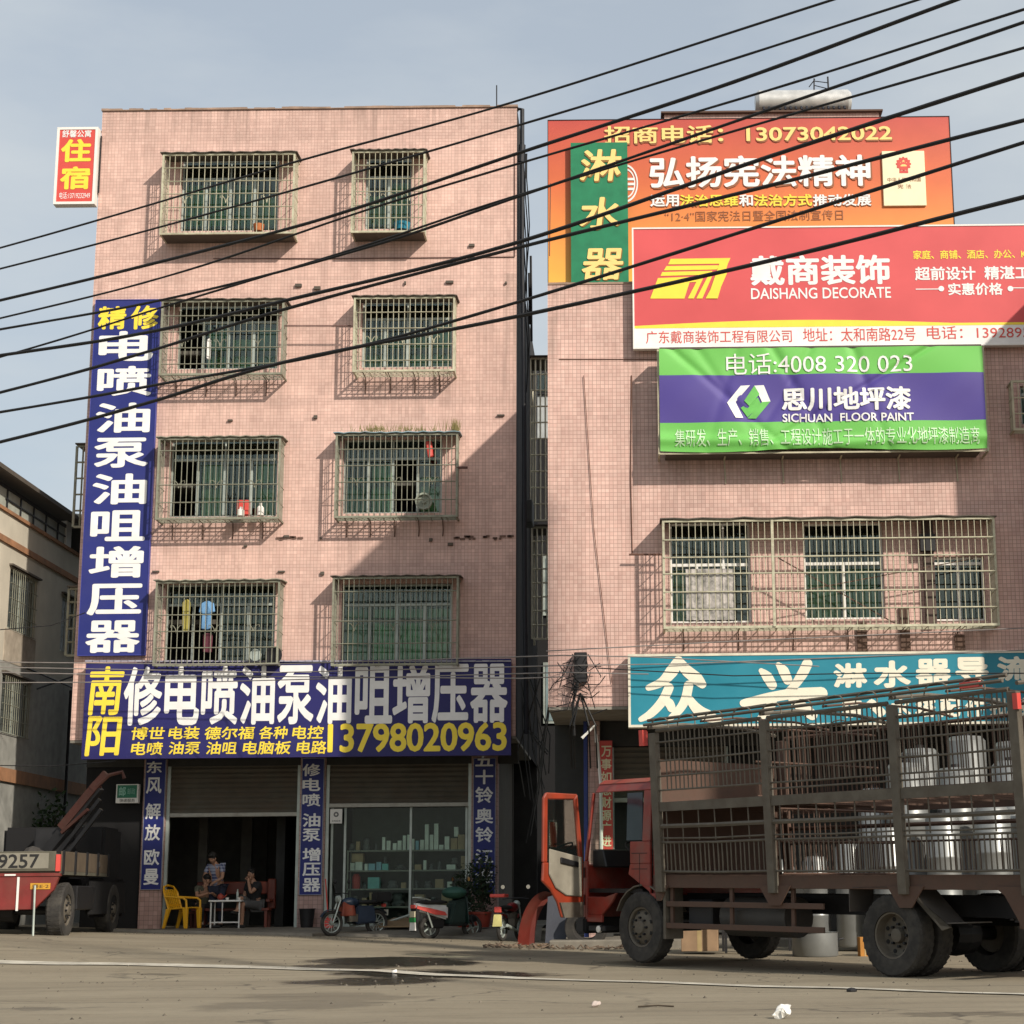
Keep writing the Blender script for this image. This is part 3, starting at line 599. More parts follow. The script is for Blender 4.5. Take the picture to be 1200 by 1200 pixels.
for (lab, a, b, chars, x0, x1, yy) in (
  ('narrow blue pillar sign beside the yellow chair, white characters', 168.5, 191.5, '东风解放欧曼', 172, 190, [(892, 906), (911, 930), (941, 960), (966, 985), (995, 1014), (1018, 1037)]),
  ('narrow blue pillar sign between the two shutters, white characters', 353, 378, '修电喷油泵增压器', 354.5, 375.5, [(895, 909.5), (912, 927), (930, 945), (953, 969), (971, 986), (993.5, 1009), (1011, 1026.5), (1029, 1045)]),
  ('narrow blue pillar sign behind the potted shrub, white characters', 555, 580, '五十铃奥铃江淮', 557, 578, [(884, 898), (902, 919), (922, 941), (947, 965), (969, 987), (995, 1012), (1018, 1036)])):
    t = board('pillar_sign', lab, 'sign', rct(a, 889, b, 1041 if a < 300 else 1047, Y), Y, .028, NAVY, M('pale_strip', (.3, .32, .4), .5), .01, group='blue signs on the shop pillars')
    off = (lambda q: -(q-892)*.03 if a < 300 else 0)
    letter(t, [(c, x0+off(p), p, x1+off(p), q) for c, (p, q) in zip(chars, yy)], Y, WHITE2, w=.022)
# flood lamps on top of the shop sign
for (x, lab) in ((300, 'small round flood lamp on top of the shop sign, the one with a pale rim'), (321, 'bigger round flood lamp on top of the shop sign')):
    p = at(x, 768, 39.55); r = .13 if x < 310 else .19
    t = thing('flood_lamp', lab, 'lamp', p, group='flood lamps on the shop sign')
    MB().lathe([(.03, .12), (r*.6, .08), (r*.95, 0), (r, -.06)], (0, 0, 0), (0, 1, 0), 16).build('shade', DARKM if x > 310 else ALU, t, smooth=True); MB().lathe([(r*.9, -.03), (r*.9, -.035)], (0, 0, 0), (0, 1, 0), 16).build('lens', GLASSC, t); MB().bar((0, .1, 0), (0, .25, -.15), .03).build('bracket', DARKM, t)
# small things inside the cages
def small(name, lab, cat, mb, mat, group=None, smooth=False, kind=None, bevel=0): return tag(mb.build(name, mat, None, smooth=smooth, bevel=bevel), lab, cat, group, kind)
def pot(name, lab, cat, x, y, Yw, r, h, mat, taper=.8):
    p = at(x, y, Yw); return small(name, lab, cat, MB().lathe([(r*taper, 0), (r, h), (r*.9, h), (r*taper*.85, .02)], p, n=14), mat, smooth=True)
BLUEP = M('blue_plastic', (.02, .22, .33), .4)
pot('plastic_basin', 'turquoise plastic basin in a top floor window cage', 'basin', 471, 270, 39.7, .2, .17, BLUEP)
pot('flower_pot', 'orange clay pot in the widest top floor window cage', 'pot', 303, 271, 39.75, .13, .16, M('orange_clay', (.5, .16, .05), .7))
p = at(285, 604, 39.7); small('storage_box', 'red plastic box standing in a third floor window cage', 'box', MB().box(p.x-.13, p.x+.13, 39.6, 39.8, p.z, p.z+.33), REDP, bevel=.01)
def bottle(lab, x, y, Yw, mat, r=.06, h=.26): p = at(x, y, Yw); return small('bottle', lab, 'bottle', MB().lathe([(r, 0), (r, h*.6), (r*.4, h*.8), (r*.4, h), (0, h)], p, n=12), mat, smooth=True)
bottle('white bottle standing to the side of the red box in a window cage', 305, 604, 39.7, WHITE, .08, .28); bottle('white jug standing in front of the red box in a window cage', 282, 604.5, 39.52, WHITE, .08, .2)
p = at(497, 588, 39.75); small('exhaust_fan', 'round pale fan casing in the window cage under the blue grey awning', 'fan', MB().lathe([(.19, 0), (.19, .1), (.15, .1), (.15, .03), (.05, .03), (.05, .08), (0, .08)], p, (0, -1, 0), 18), M('pale_fan', (.3, .33, .27), .6), smooth=True)
p = at(503, 532, 39.75); small('red_bag', 'red plastic bag hanging in the window cage under the blue grey awning', 'bag', MB().prism([(p.x-.09, 39.7, p.z+.28), (p.x+.05, 39.7, p.z+.3), (p.x+.1, 39.72, p.z-.05), (p.x-.02, 39.68, p.z-.1)], (0, .1, 0)), REDP, bevel=.02)
# washing on hangers
def garment(name, lab, x0, y0, x1, y1, Yw, mat, sleeves=True):
    a = at(x0, y0, Yw); b = at(x1, y1, Yw); cx = (a.x+b.x)/2; w = (b.x-a.x)/2; h = a.z-b.z; t = thing(name, lab, 'clothing', (cx, Yw, b.z))
    out_ = [(-w*.25, h), (w*.25, h)]
    out_ += [(w, h*.93), (w*1.25, h*.62), (w*.8, h*.6), (w*.85, .05*h), (w*.1, 0), (-w*.8, .04*h), (-w*.75, h*.6), (-w*1.25, h*.6), (-w, h*.92)] if sleeves else [(w*.8, h*.9), (w*.7, 0), (-w*.7, .03*h), (-w*.8, h*.9)]
    MB().prism([(x, .02*math.sin(x*40+z*3), z) for x, z in out_], (0, .05, 0)).build('cloth', mat, t, bevel=.015)
    MB().tube([(-w*.9, .02, h*.93), (0, .02, h*1.04), (w*.9, .02, h*.93)], .01, 4).build('hanger', DARKM, t)
garment('shirt', 'pale blue shirt hanging to dry behind window bars', 235, 704, 249, 738, 39.8, M('blue_cloth', (.16, .35, .62), .9, var=.3))
garment('shorts', 'yellow green cloth hanging to dry behind window bars', 213, 702, 223, 741, 39.75, M('olive_yellow_cloth', (.38, .33, .08), .9, var=.3), False)
garment('shorts', 'dark maroon garment hanging low behind window bars', 236, 742, 250, 765, 40.3, M('maroon_cloth', (.14, .04, .06), .9), False)
garment('towel', 'white cloth strip hanging in a second floor window cage', 242, 396, 247, 421, 39.6, WHITE, False)
# roof aerial and side cages
small('roof_aerial', 'thin upright aerial rod on the roof edge near the drain pipe', 'aerial', MB().tube([at(582, 128, 40.3), at(582, 100, 40.3)], .015, 5), DARKM)
def sidecage(px, Yw, mat, par, nb=4, rails=8, depth=1.2):
    x0, x1, z0, z1 = rct(*px, Yw); mb = MB(); t = .025
    for x in (x0, x1): mb.box(x-t, x+t, Yw-t, Yw+t, z0, z1); mb.box(x-t, x+t, Yw+depth-t, Yw+depth+t, z0, z1)
    for z in (z0, z1): mb.box(x0+t, x1-t, Yw-t, Yw+t, z-t, z+t); mb.box(x1-t*.9, x1+t*.9, Yw+t, Yw+depth-t, z-t, z+t)
    c = mb.build('side_window_cage', mat, par); vb = MB().tube([(0, 0, 0), (0, 0, z1-z0)], .022, 4).mesh('side_bar', mat)
    for k in range(1, nb): inst('side_bar', vb, c, (x0+(x1-x0)*k/nb, Yw, z0))
    for k in range(1, 6): inst('side_bar', vb, c, (x1, Yw+depth*k/6, z0))
    hb = MB().tube([(x0, 0, 0), (x1, 0, 0), (x1, depth, 0)], .022, 4).mesh('side_rail', mat)
    for k in range(1, rails): inst('side_rail', hb, c, (0, Yw, z0+(z1-z0)*k/rails))
    MB().box(x0-.02, x1+.08, Yw-.1, Yw+depth+.05, z1+.03, z1+.06).build('awning', ROOFM, c)
    return c
SIDB = M('sunlit_cream_side_bars', (.88, .84, .66), .6)  # extra pale paint stands in for sun on the alley cages
SUNB = M('cream_steel_bars', (.50, .46, .33), .55, dirt=.3)
sidecage((621.5, 420, 645, 608), 46, SIDB, LB, 4, 10); sidecage((623.5, 618, 647, 748), 46, SIDB, LB, 4, 8)
# side cages that stick out past the far edge
sidecage((88, 523, 103, 617), 41.3, BARG, LB, 2, 5); sidecage((79, 690, 95, 768), 41.3, BARG, LB, 2, 5)
mb = MB(); p = at(611, 570, 42)
for (x0, y0, x1, y1, Yw) in ((607, 585, 624, 612, 42.5),): 
    r = rct(x0, y0, x1, y1, Yw); mb.box(r[0], r[1], Yw, Yw+.7, r[2], r[3])
tag(mb.build('air_conditioner', M('grimy_ac', (.12, .13, .13), .6), LB, bevel=.02))
# clutter low in the alley
mb = MB(); rnd = random.Random(11)
for k in range(14):
    a = at(rnd.uniform(606, 650), rnd.uniform(770, 800), 40+rnd.random()*3); b = at(rnd.uniform(615, 650), rnd.uniform(870, 990), a.y); m_ = (a+b)/2+Vector((rnd.uniform(-.4, .4), 0, -.4)); mb.tube([a, a.lerp(m_, .6), m_, b], .014, 4)
tag(mb.build('hanging_wires', M('grey_wire', (.06, .06, .055), .7)), 'tangle of loose wires hanging in the dark alley between the pink buildings', 'wires', kind='stuff')
# building at the back of the alley
RB_ = thing('rear_house', 'dark old house closing the alley between the two pink blocks', 'building', (1, 54, 0))
mb = MB().box(-7.5, 8, 0, 8, .2, 14.6); mb.build('wall', SHADE_BLK, RB_)  # wall colour carries the darkness of the shaded alley
mb = MB().box(-4.4, -2.3, 0, 3, 14.62, 16.9); mb.build('roof_hut', M('pale_hut', (.40, .42, .42), .8), RB_)
for (x0, x1, z0, z1) in ((-4.1, -3.1, 16.0, 16.75), (-3.2, -2.6, 12.4, 13.9), (-3.4, -2.6, 9.2, 11.0), (-3.4, -2.6, 6, 7.8)):
    w = MB().box(x0, x1, -.08, -.002, z0, z1).build('window', ALU if z0 < 15 else DARKM, RB_); MB().box(x0+.08, x1-.08, -.1, -.085, z0+.08, z1-.08).build('pane', GLASS if z0 > 15 else M('pale_pane', (.30, .40, .42), .1, .3), w)
# ------------------------------------------------------------------ right pink building
RBD = thing('shop_building', 'pink tiled building with large advertising boards over a shop behind the cattle truck', 'building')
YR = 34.
RX0, RX1, RZ0, RZ1 = -1.42, 8.45, 4.46, 12.66
big = [rct(785, 612, 880, 729, YR), rct(942, 612, 1036, 725, YR), rct(1094, 652, 1155, 727, YR)]
rcg = rct(1190, 449, 1240, 500, YR)
hl = big+[(rcg[0]+.1, rcg[1]-.1, rcg[2]+.05, rcg[3]-.05)]
wm = MB(); wall_holes(wm, RX0, RX1, RZ0, RZ1, YR, hl); flat(wm, 'wall', PINK2, RBD)
mb = MB(); mb.add([(RX0, YR, RZ0), (RX0, 41, RZ0), (RX0, 41, RZ1), (RX0, YR, RZ1)], [(3, 2, 1, 0)]); mb.add([(RX1, YR, RZ0), (RX1, 41, RZ0), (RX1, 41, RZ1), (RX1, YR, RZ1)], [(0, 1, 2, 3)])
flat(mb, 'side_wall', PINK, RBD)
MB().box(RX0+.01, RX1-.01, YR+.01, 41, RZ0-.06, RZ0-.004).build('overhang_slab', CONC, RBD)
mb = MB(); mb.box(RX0+.01, RX1-.01, YR+.23, 41, RZ1-.25, RZ1-.1); mb.box(RX0+.01, RX1-.01, YR+3, YR+3.1, .3, RZ1-.26); mb.box(RX0+.01, RX1-.01, 40.9, 41, .3, RZ1-.26); mb.box(RX0+.01, RX1-.01, YR+.23, YR+2.98, 8.45, 8.55); mb.build('inner_shell', DARKW, RBD)
mb = MB(); n = 50
for i in range(n):
    a = RX0+(RX1-RX0)*i/n; mb.box(a, a+(RX1-RX0)/n, YR-.02, YR+.2, RZ1, RZ1+.04+.02*noise.noise((a*2, 1, 0)))
mb.build('parapet_coping', M('stained_mortar_cap', (.36, .25, .19), .9, dirt=.6), RBD)
for i, h in enumerate(big): window(RBD, h, YR, 2 if i else 3, .42 if i < 2 else .1, 20+i, (), (0, 1) if i < 2 else (), WHITE)
window(RBD, hl[3], YR, 2, .2, 31, (), ())
# patterned curtain and a couplet seen in the first window
PAT = M('flower_patterned_cloth', (.50, .47, .45), .9, dirt=.9, dcol=(.09, .10, .09), dscale=9)
h = big[0]; c = MB(); n_ = 24
for i in range(n_+1):
    x = h[0]+.3+(h[1]-h[0]-.6)*i/n_; y = YR+.07+.01*math.sin(i*1.7); c.v += [(x, y, h[2]+.06), (x, y, h[2]+(h[3]-h[2])*.54)]
c.f = [(2*i, 2*i+2, 2*i+3, 2*i+1) for i in range(n_)]; flat(c, 'patterned_curtain', PAT, RBD)
cg = cage(RBD, rct(778, 609, 1167, 733, YR-.6), YR, .6, BARM, 52, (.165, .33, .5, .655, .82), ROOFM, .06, False, 6, 6, curls=False, seed=9)
mb = MB(); x0, x1, z0, z1 = rct(778, 609, 1167, 733, YR-.6); q = YR-.6; a = at(906, 670, q).x; mb.box(a-.025, a+.025, q-.045, q-.01, z0, z1)
for f_ in (.165, .33, .5, .655, .82): mb.box(x0, x1, q-.04, q-.012, z0+(z1-z0)*f_-.010, z0+(z1-z0)*f_+.010)
mb.build('front_band', BARM, cg)
mb = MB(); mb.bar((a+.1, q+.05, z1-.7), (x1-1.9, q+.05, z0+.05), .02); mb.bar((a+.4, q+.06, z0+.65), (x1-.4, q+.06, z1-.75), .018); mb.build('brace', RUSTY, cg)
cage(RBD, rct(1187, 447, 1243, 503, YR-.35), YR, .35, SUNB, 8, (.33, .66), None, 0, False, 0, 4, curls=False, seed=12)
mb = MB(); p = at(1090, 690, YR-.1); mb.box(p.x-.1, p.x+.1, YR-.12, YR-.002, 5.9, 7.9); mb.build('brown_duct', M('brown_duct', (.09, .06, .05), .7), RBD); mb = MB(); p = at(1087, 636, YR-.2); mb.box(p.x-.14, p.x+.14, YR-.25, YR-.125, p.z-.16, p.z+.16); mb.build('meter_box', DARKM, RBD)
mb = MB(); tubepx(mb, ((737, 650), (778, 650)), YR-.2, .02); tubepx(mb, ((655, 421), (770, 421)), YR-.01, .008); tubepx(mb, ((684, 440), (696, 620), (717, 800)), YR-.03, .007); tubepx(mb, ((740, 440), (739, 560), (741, 650)), YR-.01, .012)
tubepx(mb, ((645, 215), (644, 300)), YR-.02, .01)
mb.build('conduit', M('rusty_conduit_pipe', (.14, .07, .05), .8), RBD)
mb = MB()
for x, y in ((1060, 727), (1125, 760), (1010, 745)): a = at(x, y, YR-.02); mb.box(a.x-.09, a.x+.09, YR-.06, YR-.01, a.z-.6, a.z+.25)
mb.build('rusty_strip', RUSTY, RBD, kind='stuff')
# shop front below the overhang
YS = 36.2
def px(x, Y): return at(x, 1000, Y).x
mb = MB(); mb.box(px(690, YS), px(704, YS), YS-.1, YS+.3, .2, RZ0-.07); mb.build('pillar', PILT, RBD)
MB().box(px(684.5, YS), px(689, YS), YS, YS+.3, .2, RZ0-.07).build('blue_strip', M('blue_strip', (.03, .05, .2), .6), RBD)
mb = MB(); mb.box(px(704, YS)+.01, RX1-.02, YS+.05, YS+.3, 3.9, RZ0-.07); mb.box(px(704, YS)+.01, px(718, YS), YS+.05, YS+.3, .2, 3.89); mb.build('lintel', DARKW, RBD)
shutter(RBD, px(720, YS), px(852, YS), 2.9, 3.88, YS+.1)
mb = MB(); mb.tube([at(682, 865, 34.3), at(697, 850, 34.3), at(699, 870, 34.4)], .03, 6); mb.tube([at(700, 870, YS-.3), at(704, 920, YS-.3), at(706, 1080, YS-.3)], .035, 6); mb.build('white_pipe', WHITE, RBD)
Y = YS-.14
t = board('couplet_banner', 'red vertical paper couplet with pale characters on the column behind the truck cab', 'banner', rct(703, 868, 718, 1010, Y), Y, .02, REDP)
letter(t, [(c, 704.5, a, 716.5, a+13) for c, a in zip('万事如意财源广进', (874, 889, 904, 919, 934, 949, 964, 979))], Y, CREAM, w=.02)
# rooftop: stair house and solar water heater
SH = rct(780, 133, 1034, 330, 40.); 
mb = MB(); mb.box(SH[0], SH[1], 40, 40.9, RZ1-.2, SH[3]); mb.build('stair_house', PINK, RBD)
mb = MB(); mb.box(SH[0]-.08, SH[1]+.08, 39.9, 40.95, SH[3], SH[3]+.04); mb.build('stair_house_coping', RUSTY, RBD)
t = thing('solar_water_heater', 'silver cylindrical water heater tank on a stand on the roof behind the orange billboard', 'water heater', (0, 0, 0))
a = at(884, 121, 40.3); b = at(998, 119, 40.3); zc = (a.z+b.z)/2; R_ = .27
MB().lathe([(0, 0), (R_*.75, .02), (R_, .10), (R_, (b.x-a.x)-.1), (R_*.75, b.x-a.x-.02), (0, b.x-a.x)], (a.x, 40.3, zc+.02), (1, 0, 0), 24).build('tank', M('bright_tank_shell', (.62, .62, .60), .32, .4), t, smooth=True)
mb = MB()
for k in range(6):
    x = a.x+.15+(b.x-a.x-.3)*k/5; mb.bar((x, 40.25, SH[3]+.08), (x, 40.15, zc), .035); mb.bar((x, 40.6, SH[3]+.05), (x, 40.45, zc), .035)
mb.bar((a.x+.1, 40.25, SH[3]+.14), (b.x-.1, 40.25, SH[3]+.14), .04)
mb.build('stand', ALU, t)
mb = MB()
for k in range(16): x = a.x+.2+(b.x-a.x-.4)*k/15; mb.tube([(x, 40.2, zc-.12), (x, 40.02, SH[3]+.1)], .028, 6)
mb.build('vacuum_tubes', M('dark_glass_tubes', (.02, .025, .04), .15), t, kind='stuff')
t = thing('roof_antenna', 'thin black twin rod antenna rising above the silver water heater tank', 'antenna', (0, 0, 0))
mb = MB(); mb.tube([at(954, 110, 40.6), at(954, 92, 40.6)], .018, 5); mb.tube([at(971, 108, 40.6), at(970, 90, 40.6)], .022, 5); mb.tube([at(948, 102, 40.6), at(955, 93, 40.6)], .012, 4); mb.tube([at(954, 100, 40.6), at(970, 104, 40.6)], .012, 4); mb.tube([at(954, 95, 40.6), at(970, 97, 40.6)], .012, 4); mb.build('rod', DARKM, t)
# orange billboard
YB = 39.4
def gradmat():
    m_, t_, b = newmat('orange_billboard_print'); nn = t_.nodes.new; l = t_.links.new
    g = nn('ShaderNodeNewGeometry'); s_ = nn('ShaderNodeSeparateXYZ'); l(g.outputs['Position'], s_.inputs[0])
    r = nn('ShaderNodeMapRange'); r.inputs[1].default_value = 14.3; r.inputs[2].default_value = 18.5; l(s_.outputs[2], r.inputs[0])
    c = nn('ShaderNodeValToRGB'); e = c.color_ramp.elements; e[0].position = 0; e[0].color = (.85, .46, .06, 1); e[1].position = 1; e[1].color = (.46, .06, .045, 1)
    for p_, q_ in ((.3, (.78, .28, .05, 1)), (.62, (.60, .13, .04, 1))): x = e.new(p_); x.color = q_
    l(r.outputs[0], c.inputs[0]); z = nn('ShaderNodeTexNoise'); z.inputs['Scale'].default_value = 1.5; z.inputs['Detail'].default_value = 6; l(g.outputs['Position'], z.inputs[0])
    zr = nn('ShaderNodeMapRange'); zr.inputs[3].default_value = .85; zr.inputs[4].default_value = 1.12; l(z.outputs[0], zr.inputs[0]); x = nn('ShaderNodeMixRGB'); x.blend_type = 'MULTIPLY'; x.inputs[0].default_value = 1; l(c.outputs[0], x.inputs[1]); l(zr.outputs[0], x.inputs[2]); l(x.outputs[0], b.inputs['Base Color']); b.inputs['Roughness'].default_value = .5; return m_
X0 = at(642.5, 240, YB).x; X1 = at(1115, 200, YB).x; Zt = at(880, 139, YB).z
t = board('orange_billboard', 'red to orange rooftop billboard with white and yellow characters and a cream booklet', 'billboard', (X0, X1, 12.5, Zt), YB, .12, gradmat(), DARKM, .015)
mb = MB()
for k in range(7): x = X0+.4+(X1-X0-.8)*k/6; mb.bar((x, YB+.15, 12.5), (x, YB+.15, Zt-.1), .06)
for z in (14, 15.5, 17): mb.bar((X0+.1, YB+.2, z), (X1-.1, YB+.2, z), .05)
part(t, mb, 'support_frame', RUSTY)
letter(t, [('招商电话：13073042022', 709, 147, 1046, 169)], YB-.012, BROWNP, w=.022); letter(t, [('招商电话：13073042022', 708, 146, 1045, 167)], YB-.02, YELC, w=.019)
letter(t, [('弘扬宪法精神', 763, 184, 1022, 221)], YB-.012, BROWNP, w=.028); letter(t, [('弘扬宪法精神', 761, 182, 1020, 219)], YB-.02, WHITE2, w=.026)
sg = 15; u = (1022-762)/sg; q = 762; rows = (('运用', WHITE2), ('法治思维', YELG), ('和', WHITE2), ('法治方式', YELG), ('推动发展', WHITE2))
n0 = 0
for s_, mt in rows:
    a = q+u*n0; n0 += len(s_); b = q+u*n0-1; letter(t, [(s_, a+.6, 228.6-.003*(a-762), b+.6, 243-.003*(a-762))], YB-.010, BROWNP, w=.028); letter(t, [(s_, a, 228-.003*(a-762), b, 242-.003*(a-762))], YB-.016, mt, w=.026)
letter(t, [('“12·4”国家宪法日暨全国法制宣传日', 779, 246.5, 988, 259)], YB-.01, BROWNP, w=.006)
bk = rct(1034, 178, 1084, 242, YB); o = part(t, MB().box(bk[0], bk[1], YB-.06, YB-.001, bk[2], bk[3]), 'booklet', CREAM, bevel=.01)
cx, cz = (bk[0]+bk[1])/2, bk[3]-.32
mb = MB(); mb.lathe([(.15, 0), (.15, .006)], (cx, YB-.061, cz), (0, -1, 0), 24)
for k in range(12): a_ = k*math.pi/6; mb.box(cx+.15*math.cos(a_)-.022, cx+.15*math.cos(a_)+.022, YB-.066, YB-.061, cz+.15*math.sin(a_)-.022, cz+.15*math.sin(a_)+.022)
mb.box(cx-.1, cx+.1, YB-.066, YB-.061, cz-.22, cz-.16); part(t, mb, 'emblem', REDP, kind='stuff')
mb = MB()
def star(mb, x, z, r, y):
    P = [(x+r*(1 if k % 2 == 0 else .4)*math.sin(k*math.pi/5), y, z+r*(1 if k % 2 == 0 else .4)*math.cos(k*math.pi/5)) for k in range(10)]
    mb.add([(x, y, z)]+P, [(0, 1+k, 1+(k+1) % 10) for k in range(10)])
star(mb, cx, cz+.07, .035, YB-.069)
for k in range(4): a_ = math.pi*(.2+.2*k); star(mb, cx+.085*math.cos(a_), cz+.0+.05*math.sin(a_), .014, YB-.069)
mb.box(cx-.07, cx+.07, YB-.07, YB-.067, cz-.06, cz-.03); mb.box(cx-.045, cx+.045, YB-.07, YB-.067, cz-.028, cz-.01)
part(t, mb, 'emblem_detail', YELC, kind='stuff')
letter(t, [('中华人民共和国', 1040, 208, 1079, 213), ('宪 法', 1052, 216, 1068, 221)], YB-.062, BROWNP, w=.004)
# white round mark half hidden by the green sign
c0 = at(733, 215, YB); mb = MB()
for (ra, rb) in ((.46, .41), (.36, .32)):
    n = 40; vs = []
    for k in range(n): a_ = 2*math.pi*k/n; vs += [(c0.x+ra*.62*math.cos(a_), YB-.012, c0.z+ra*math.sin(a_)), (c0.x+rb*.62*math.cos(a_), YB-.012, c0.z+rb*math.sin(a_))]
    mb.add(vs, [(2*k, 2*((k+1) % n), 2*((k+1) % n)+1, 2*k+1) for k in range(n)])
for k in range(3): mb.box(c0.x, c0.x+.2, YB-.014, YB-.008, c0.z-.04-.13+.12*k, c0.z+.02-.13+.12*k)
part(t, mb, 'round_mark', WHITE2, kind='stuff')
Y = YB-.16
t = board('green_vertical_sign', 'green vertical board with three gold characters hung over the orange billboard', 'sign', rct(669, 167, 736, 336, Y), Y, .1, GREENB)
letter(t, [('淋', 678, 177, 727, 214), ('水', 678, 232, 727, 270), ('器', 681, 292, 730, 329)], Y-.008, M('brown_outline', (.25, .13, .03), .6), w=.032, shear=.12); letter(t, [('淋', 678, 175, 726, 212), ('水', 677, 231, 726, 269), ('器', 680, 291, 729, 328)], Y-.014, YELC, w=.02, shear=.12)
# red decorator board
Y = YR-.22
r = rct(743, 269, 1300, 403, Y); r = (r[0], r[1], at(920, 405.5, Y).z, at(920, 267, Y).z)
t = board('red_advertising_board', 'long red and white advertising board with a yellow striped logo on the pink wall', 'billboard', r, Y, .14, REDB, WHITE, .03)
zb = at(900, 383, Y).z; part(t, MB().box(r[0], r[1], Y-.006, Y-.001, r[2], zb), 'white_band', WHITE2)
n = 30; mb = MB(); vs = []
for i in range(n+1): x = r[0]+(r[1]-r[0])*i/n; h = .05+.09*math.sin(math.pi*min(1, i/n*1.5)); vs += [(x, Y-.009, zb-.01), (x, Y-.009, zb-.01+h)]
mb.add(vs, [(2*i, 2*i+2, 2*i+3, 2*i+1) for i in range(n)]); part(t, mb, 'yellow_band', YELG)
def xz(x, y, Y): p = at(x, y, Y); return (p.x, p.z)
mb = MB()
def pg(pts, Y, dy=.008): return mb.prism([(xz(x, y, Y)[0], Y-dy, xz(x, y, Y)[1]) for x, y in pts], (0, .004, 0))
Y_ = Y
pg([(786, 303.5), (856, 302.5), (853, 309), (783, 310)], Y); pg([(781, 312), (843, 311), (840, 316), (778, 317)], Y); pg([(776, 319), (835, 317.5), (832, 322), (774, 323.5)], Y); pg([(771, 326), (825, 324), (821, 330), (808, 331), (802, 350), (762, 350)], Y)
for (a, b) in ((808, 815), (818, 825), (829, 841)): pg([(a-2, 350), (b-2, 350), (b+10+(b-a)*.2, 317+(841-b)*.15), (a+11, 325)], Y, .012)
pg([(843, 309), (853, 309), (841, 350), (829, 350)], Y, .016)
part(t, mb, 'logo', YELG, kind='stuff')
letter(t, [('戴商装饰', 879, 299, 1043, 334)], Y, WHITE2, w=.03); letter(t, [('DAISHANG DECORATE', 880, 337, 1044, 350)], Y, WHITE2, w=.012)
letter(t, [('家庭、商铺、酒店、办公、KTV等装修工程', 1070, 292.5, 1268, 303)], Y, YELG, w=.02); letter(t, [('超前设计  精湛工艺', 1072, 312, 1224, 328), ('实惠价格', 1111, 331.5, 1175, 346)], Y, WHITE2, w=.026)
mb = MB(); pg([(1073, 338.5), (1100, 338.3), (1100, 339.3), (1073, 339.5)], Y); pg([(1186, 337), (1220, 337), (1220, 338), (1186, 338)], Y)
for x in (1103, 1184): p = at(x, 338.4, Y); mb.lathe([(.055, 0), (.055, .008)], (p.x, Y-.001, p.z), (0, -1, 0), 14)
part(t, mb, 'ornament', WHITE2, kind='stuff')
letter(t, [('广东戴商装饰工程有限公司', 757, 387, 928, 402), ('地址：太和南路22号', 941, 384, 1073, 400), ('电话：13928951688', 1086, 381.5, 1245, 397)], Y-.008, REDP, w=.008)
# green and violet cloth banner stretched over a window cage
Y = YR-.62
r = rct(773, 407, 1154, 526, Y); BX_, BX2, BZ_, BZ2 = r
def wr(x, z):
    u_ = (x-BX_)/(BX2-BX_); v_ = (z-BZ_)/(BZ2-BZ_)
    a = .02*math.sin(14*u_+6*v_)+.016*math.sin(31*u_-9*v_+1)*(1-abs(v_-.5))
    for (c_, s_, k_) in ((.35, .18, .05), (.47, -.2, .045), (.6, .1, .05), (.04, .35, .05), (.84, -.55, .07), (.24, -.1, .03), (.12, .2, .03)):
        a += k_*math.exp(-((u_-c_-s_*(1-v_))/.016)**2)*(.4+.6*abs(v_-.3))
    a -= .09*math.exp(-((v_-.06-.10*abs(u_-.5))/.05)**2)*.6
    return a
def bannermat():
    m_, t_, b = newmat('printed_banner_cloth'); nn = t_.nodes.new; l = t_.links.new
    g = nn('ShaderNodeNewGeometry'); s_ = nn('ShaderNodeSeparateXYZ'); l(g.outputs['Position'], s_.inputs[0])
    r_ = nn('ShaderNodeMapRange'); r_.inputs[1].default_value = BZ_; r_.inputs[2].default_value = BZ2; l(s_.outputs[2], r_.inputs[0])
    c = nn('ShaderNodeValToRGB'); c.color_ramp.interpolation = 'CONSTANT'; e = c.color_ramp.elements; G_ = (.14, .47, .085, 1); e[0].position = 0; e[0].color = G_; e[1].position = .27; e[1].color = (.065, .045, .25, 1); x = e.new(.735); x.color = G_
    l(r_.outputs[0], c.inputs[0]); l(c.outputs[0], b.inputs['Base Color']); b.inputs['Roughness'].default_value = .62; return m_
t = thing('cloth_banner', 'wrinkled green and violet cloth banner with white lettering hung below the red board', 'banner', (0, 0, 0)); t = (t, Matrix())
mb = MB(); nu, nv = 160, 50
for j in range(nv+1):
    for i in range(nu+1):
        x = BX_+(BX2-BX_)*i/nu; z = BZ_+(BZ2-BZ_)*j/nv; sag = .03*math.sin(i/nu*3.14*3)*(1-j/nv)
        mb.v.append((x, Y+wr(x, z), z-(sag if j == 0 else 0)))
mb.f = [(j*(nu+1)+i, j*(nu+1)+i+1, (j+1)*(nu+1)+i+1, (j+1)*(nu+1)+i) for j in range(nv) for i in range(nu)]
BM = bannermat(); o = flat(mb, 'cloth', BM, t[0]); o.data.shade_smooth()
mb = MB(); mb.box(BX_+.01, BX2-.01, Y+.03, YR-.25, BZ2+.0, BZ2+.04); mb.build('top_sheet', ROOFM, t[0])
mb = MB()
for x in (BX_-.02, BX2+.02): mb.bar((x, Y+.05, BZ_-.05), (x, Y+.05, BZ2), .035); mb.bar((x, Y+.05, BZ_-.05), (x, YR-.01, BZ_-.05), .03)
mb.bar((BX_, Y+.06, BZ_-.04), (BX2, Y+.06, BZ_-.04), .03)
for k in range(5): x = BX_+(BX2-BX_)*(.2+.18*k); mb.bar((x, YR-.3, BZ_-.03), (x, YR-.02, BZ_-.05), .03); mb.bar((x, YR-.03, BZ_-.04), (x+.02, YR-.02, BZ_-.5), .022)
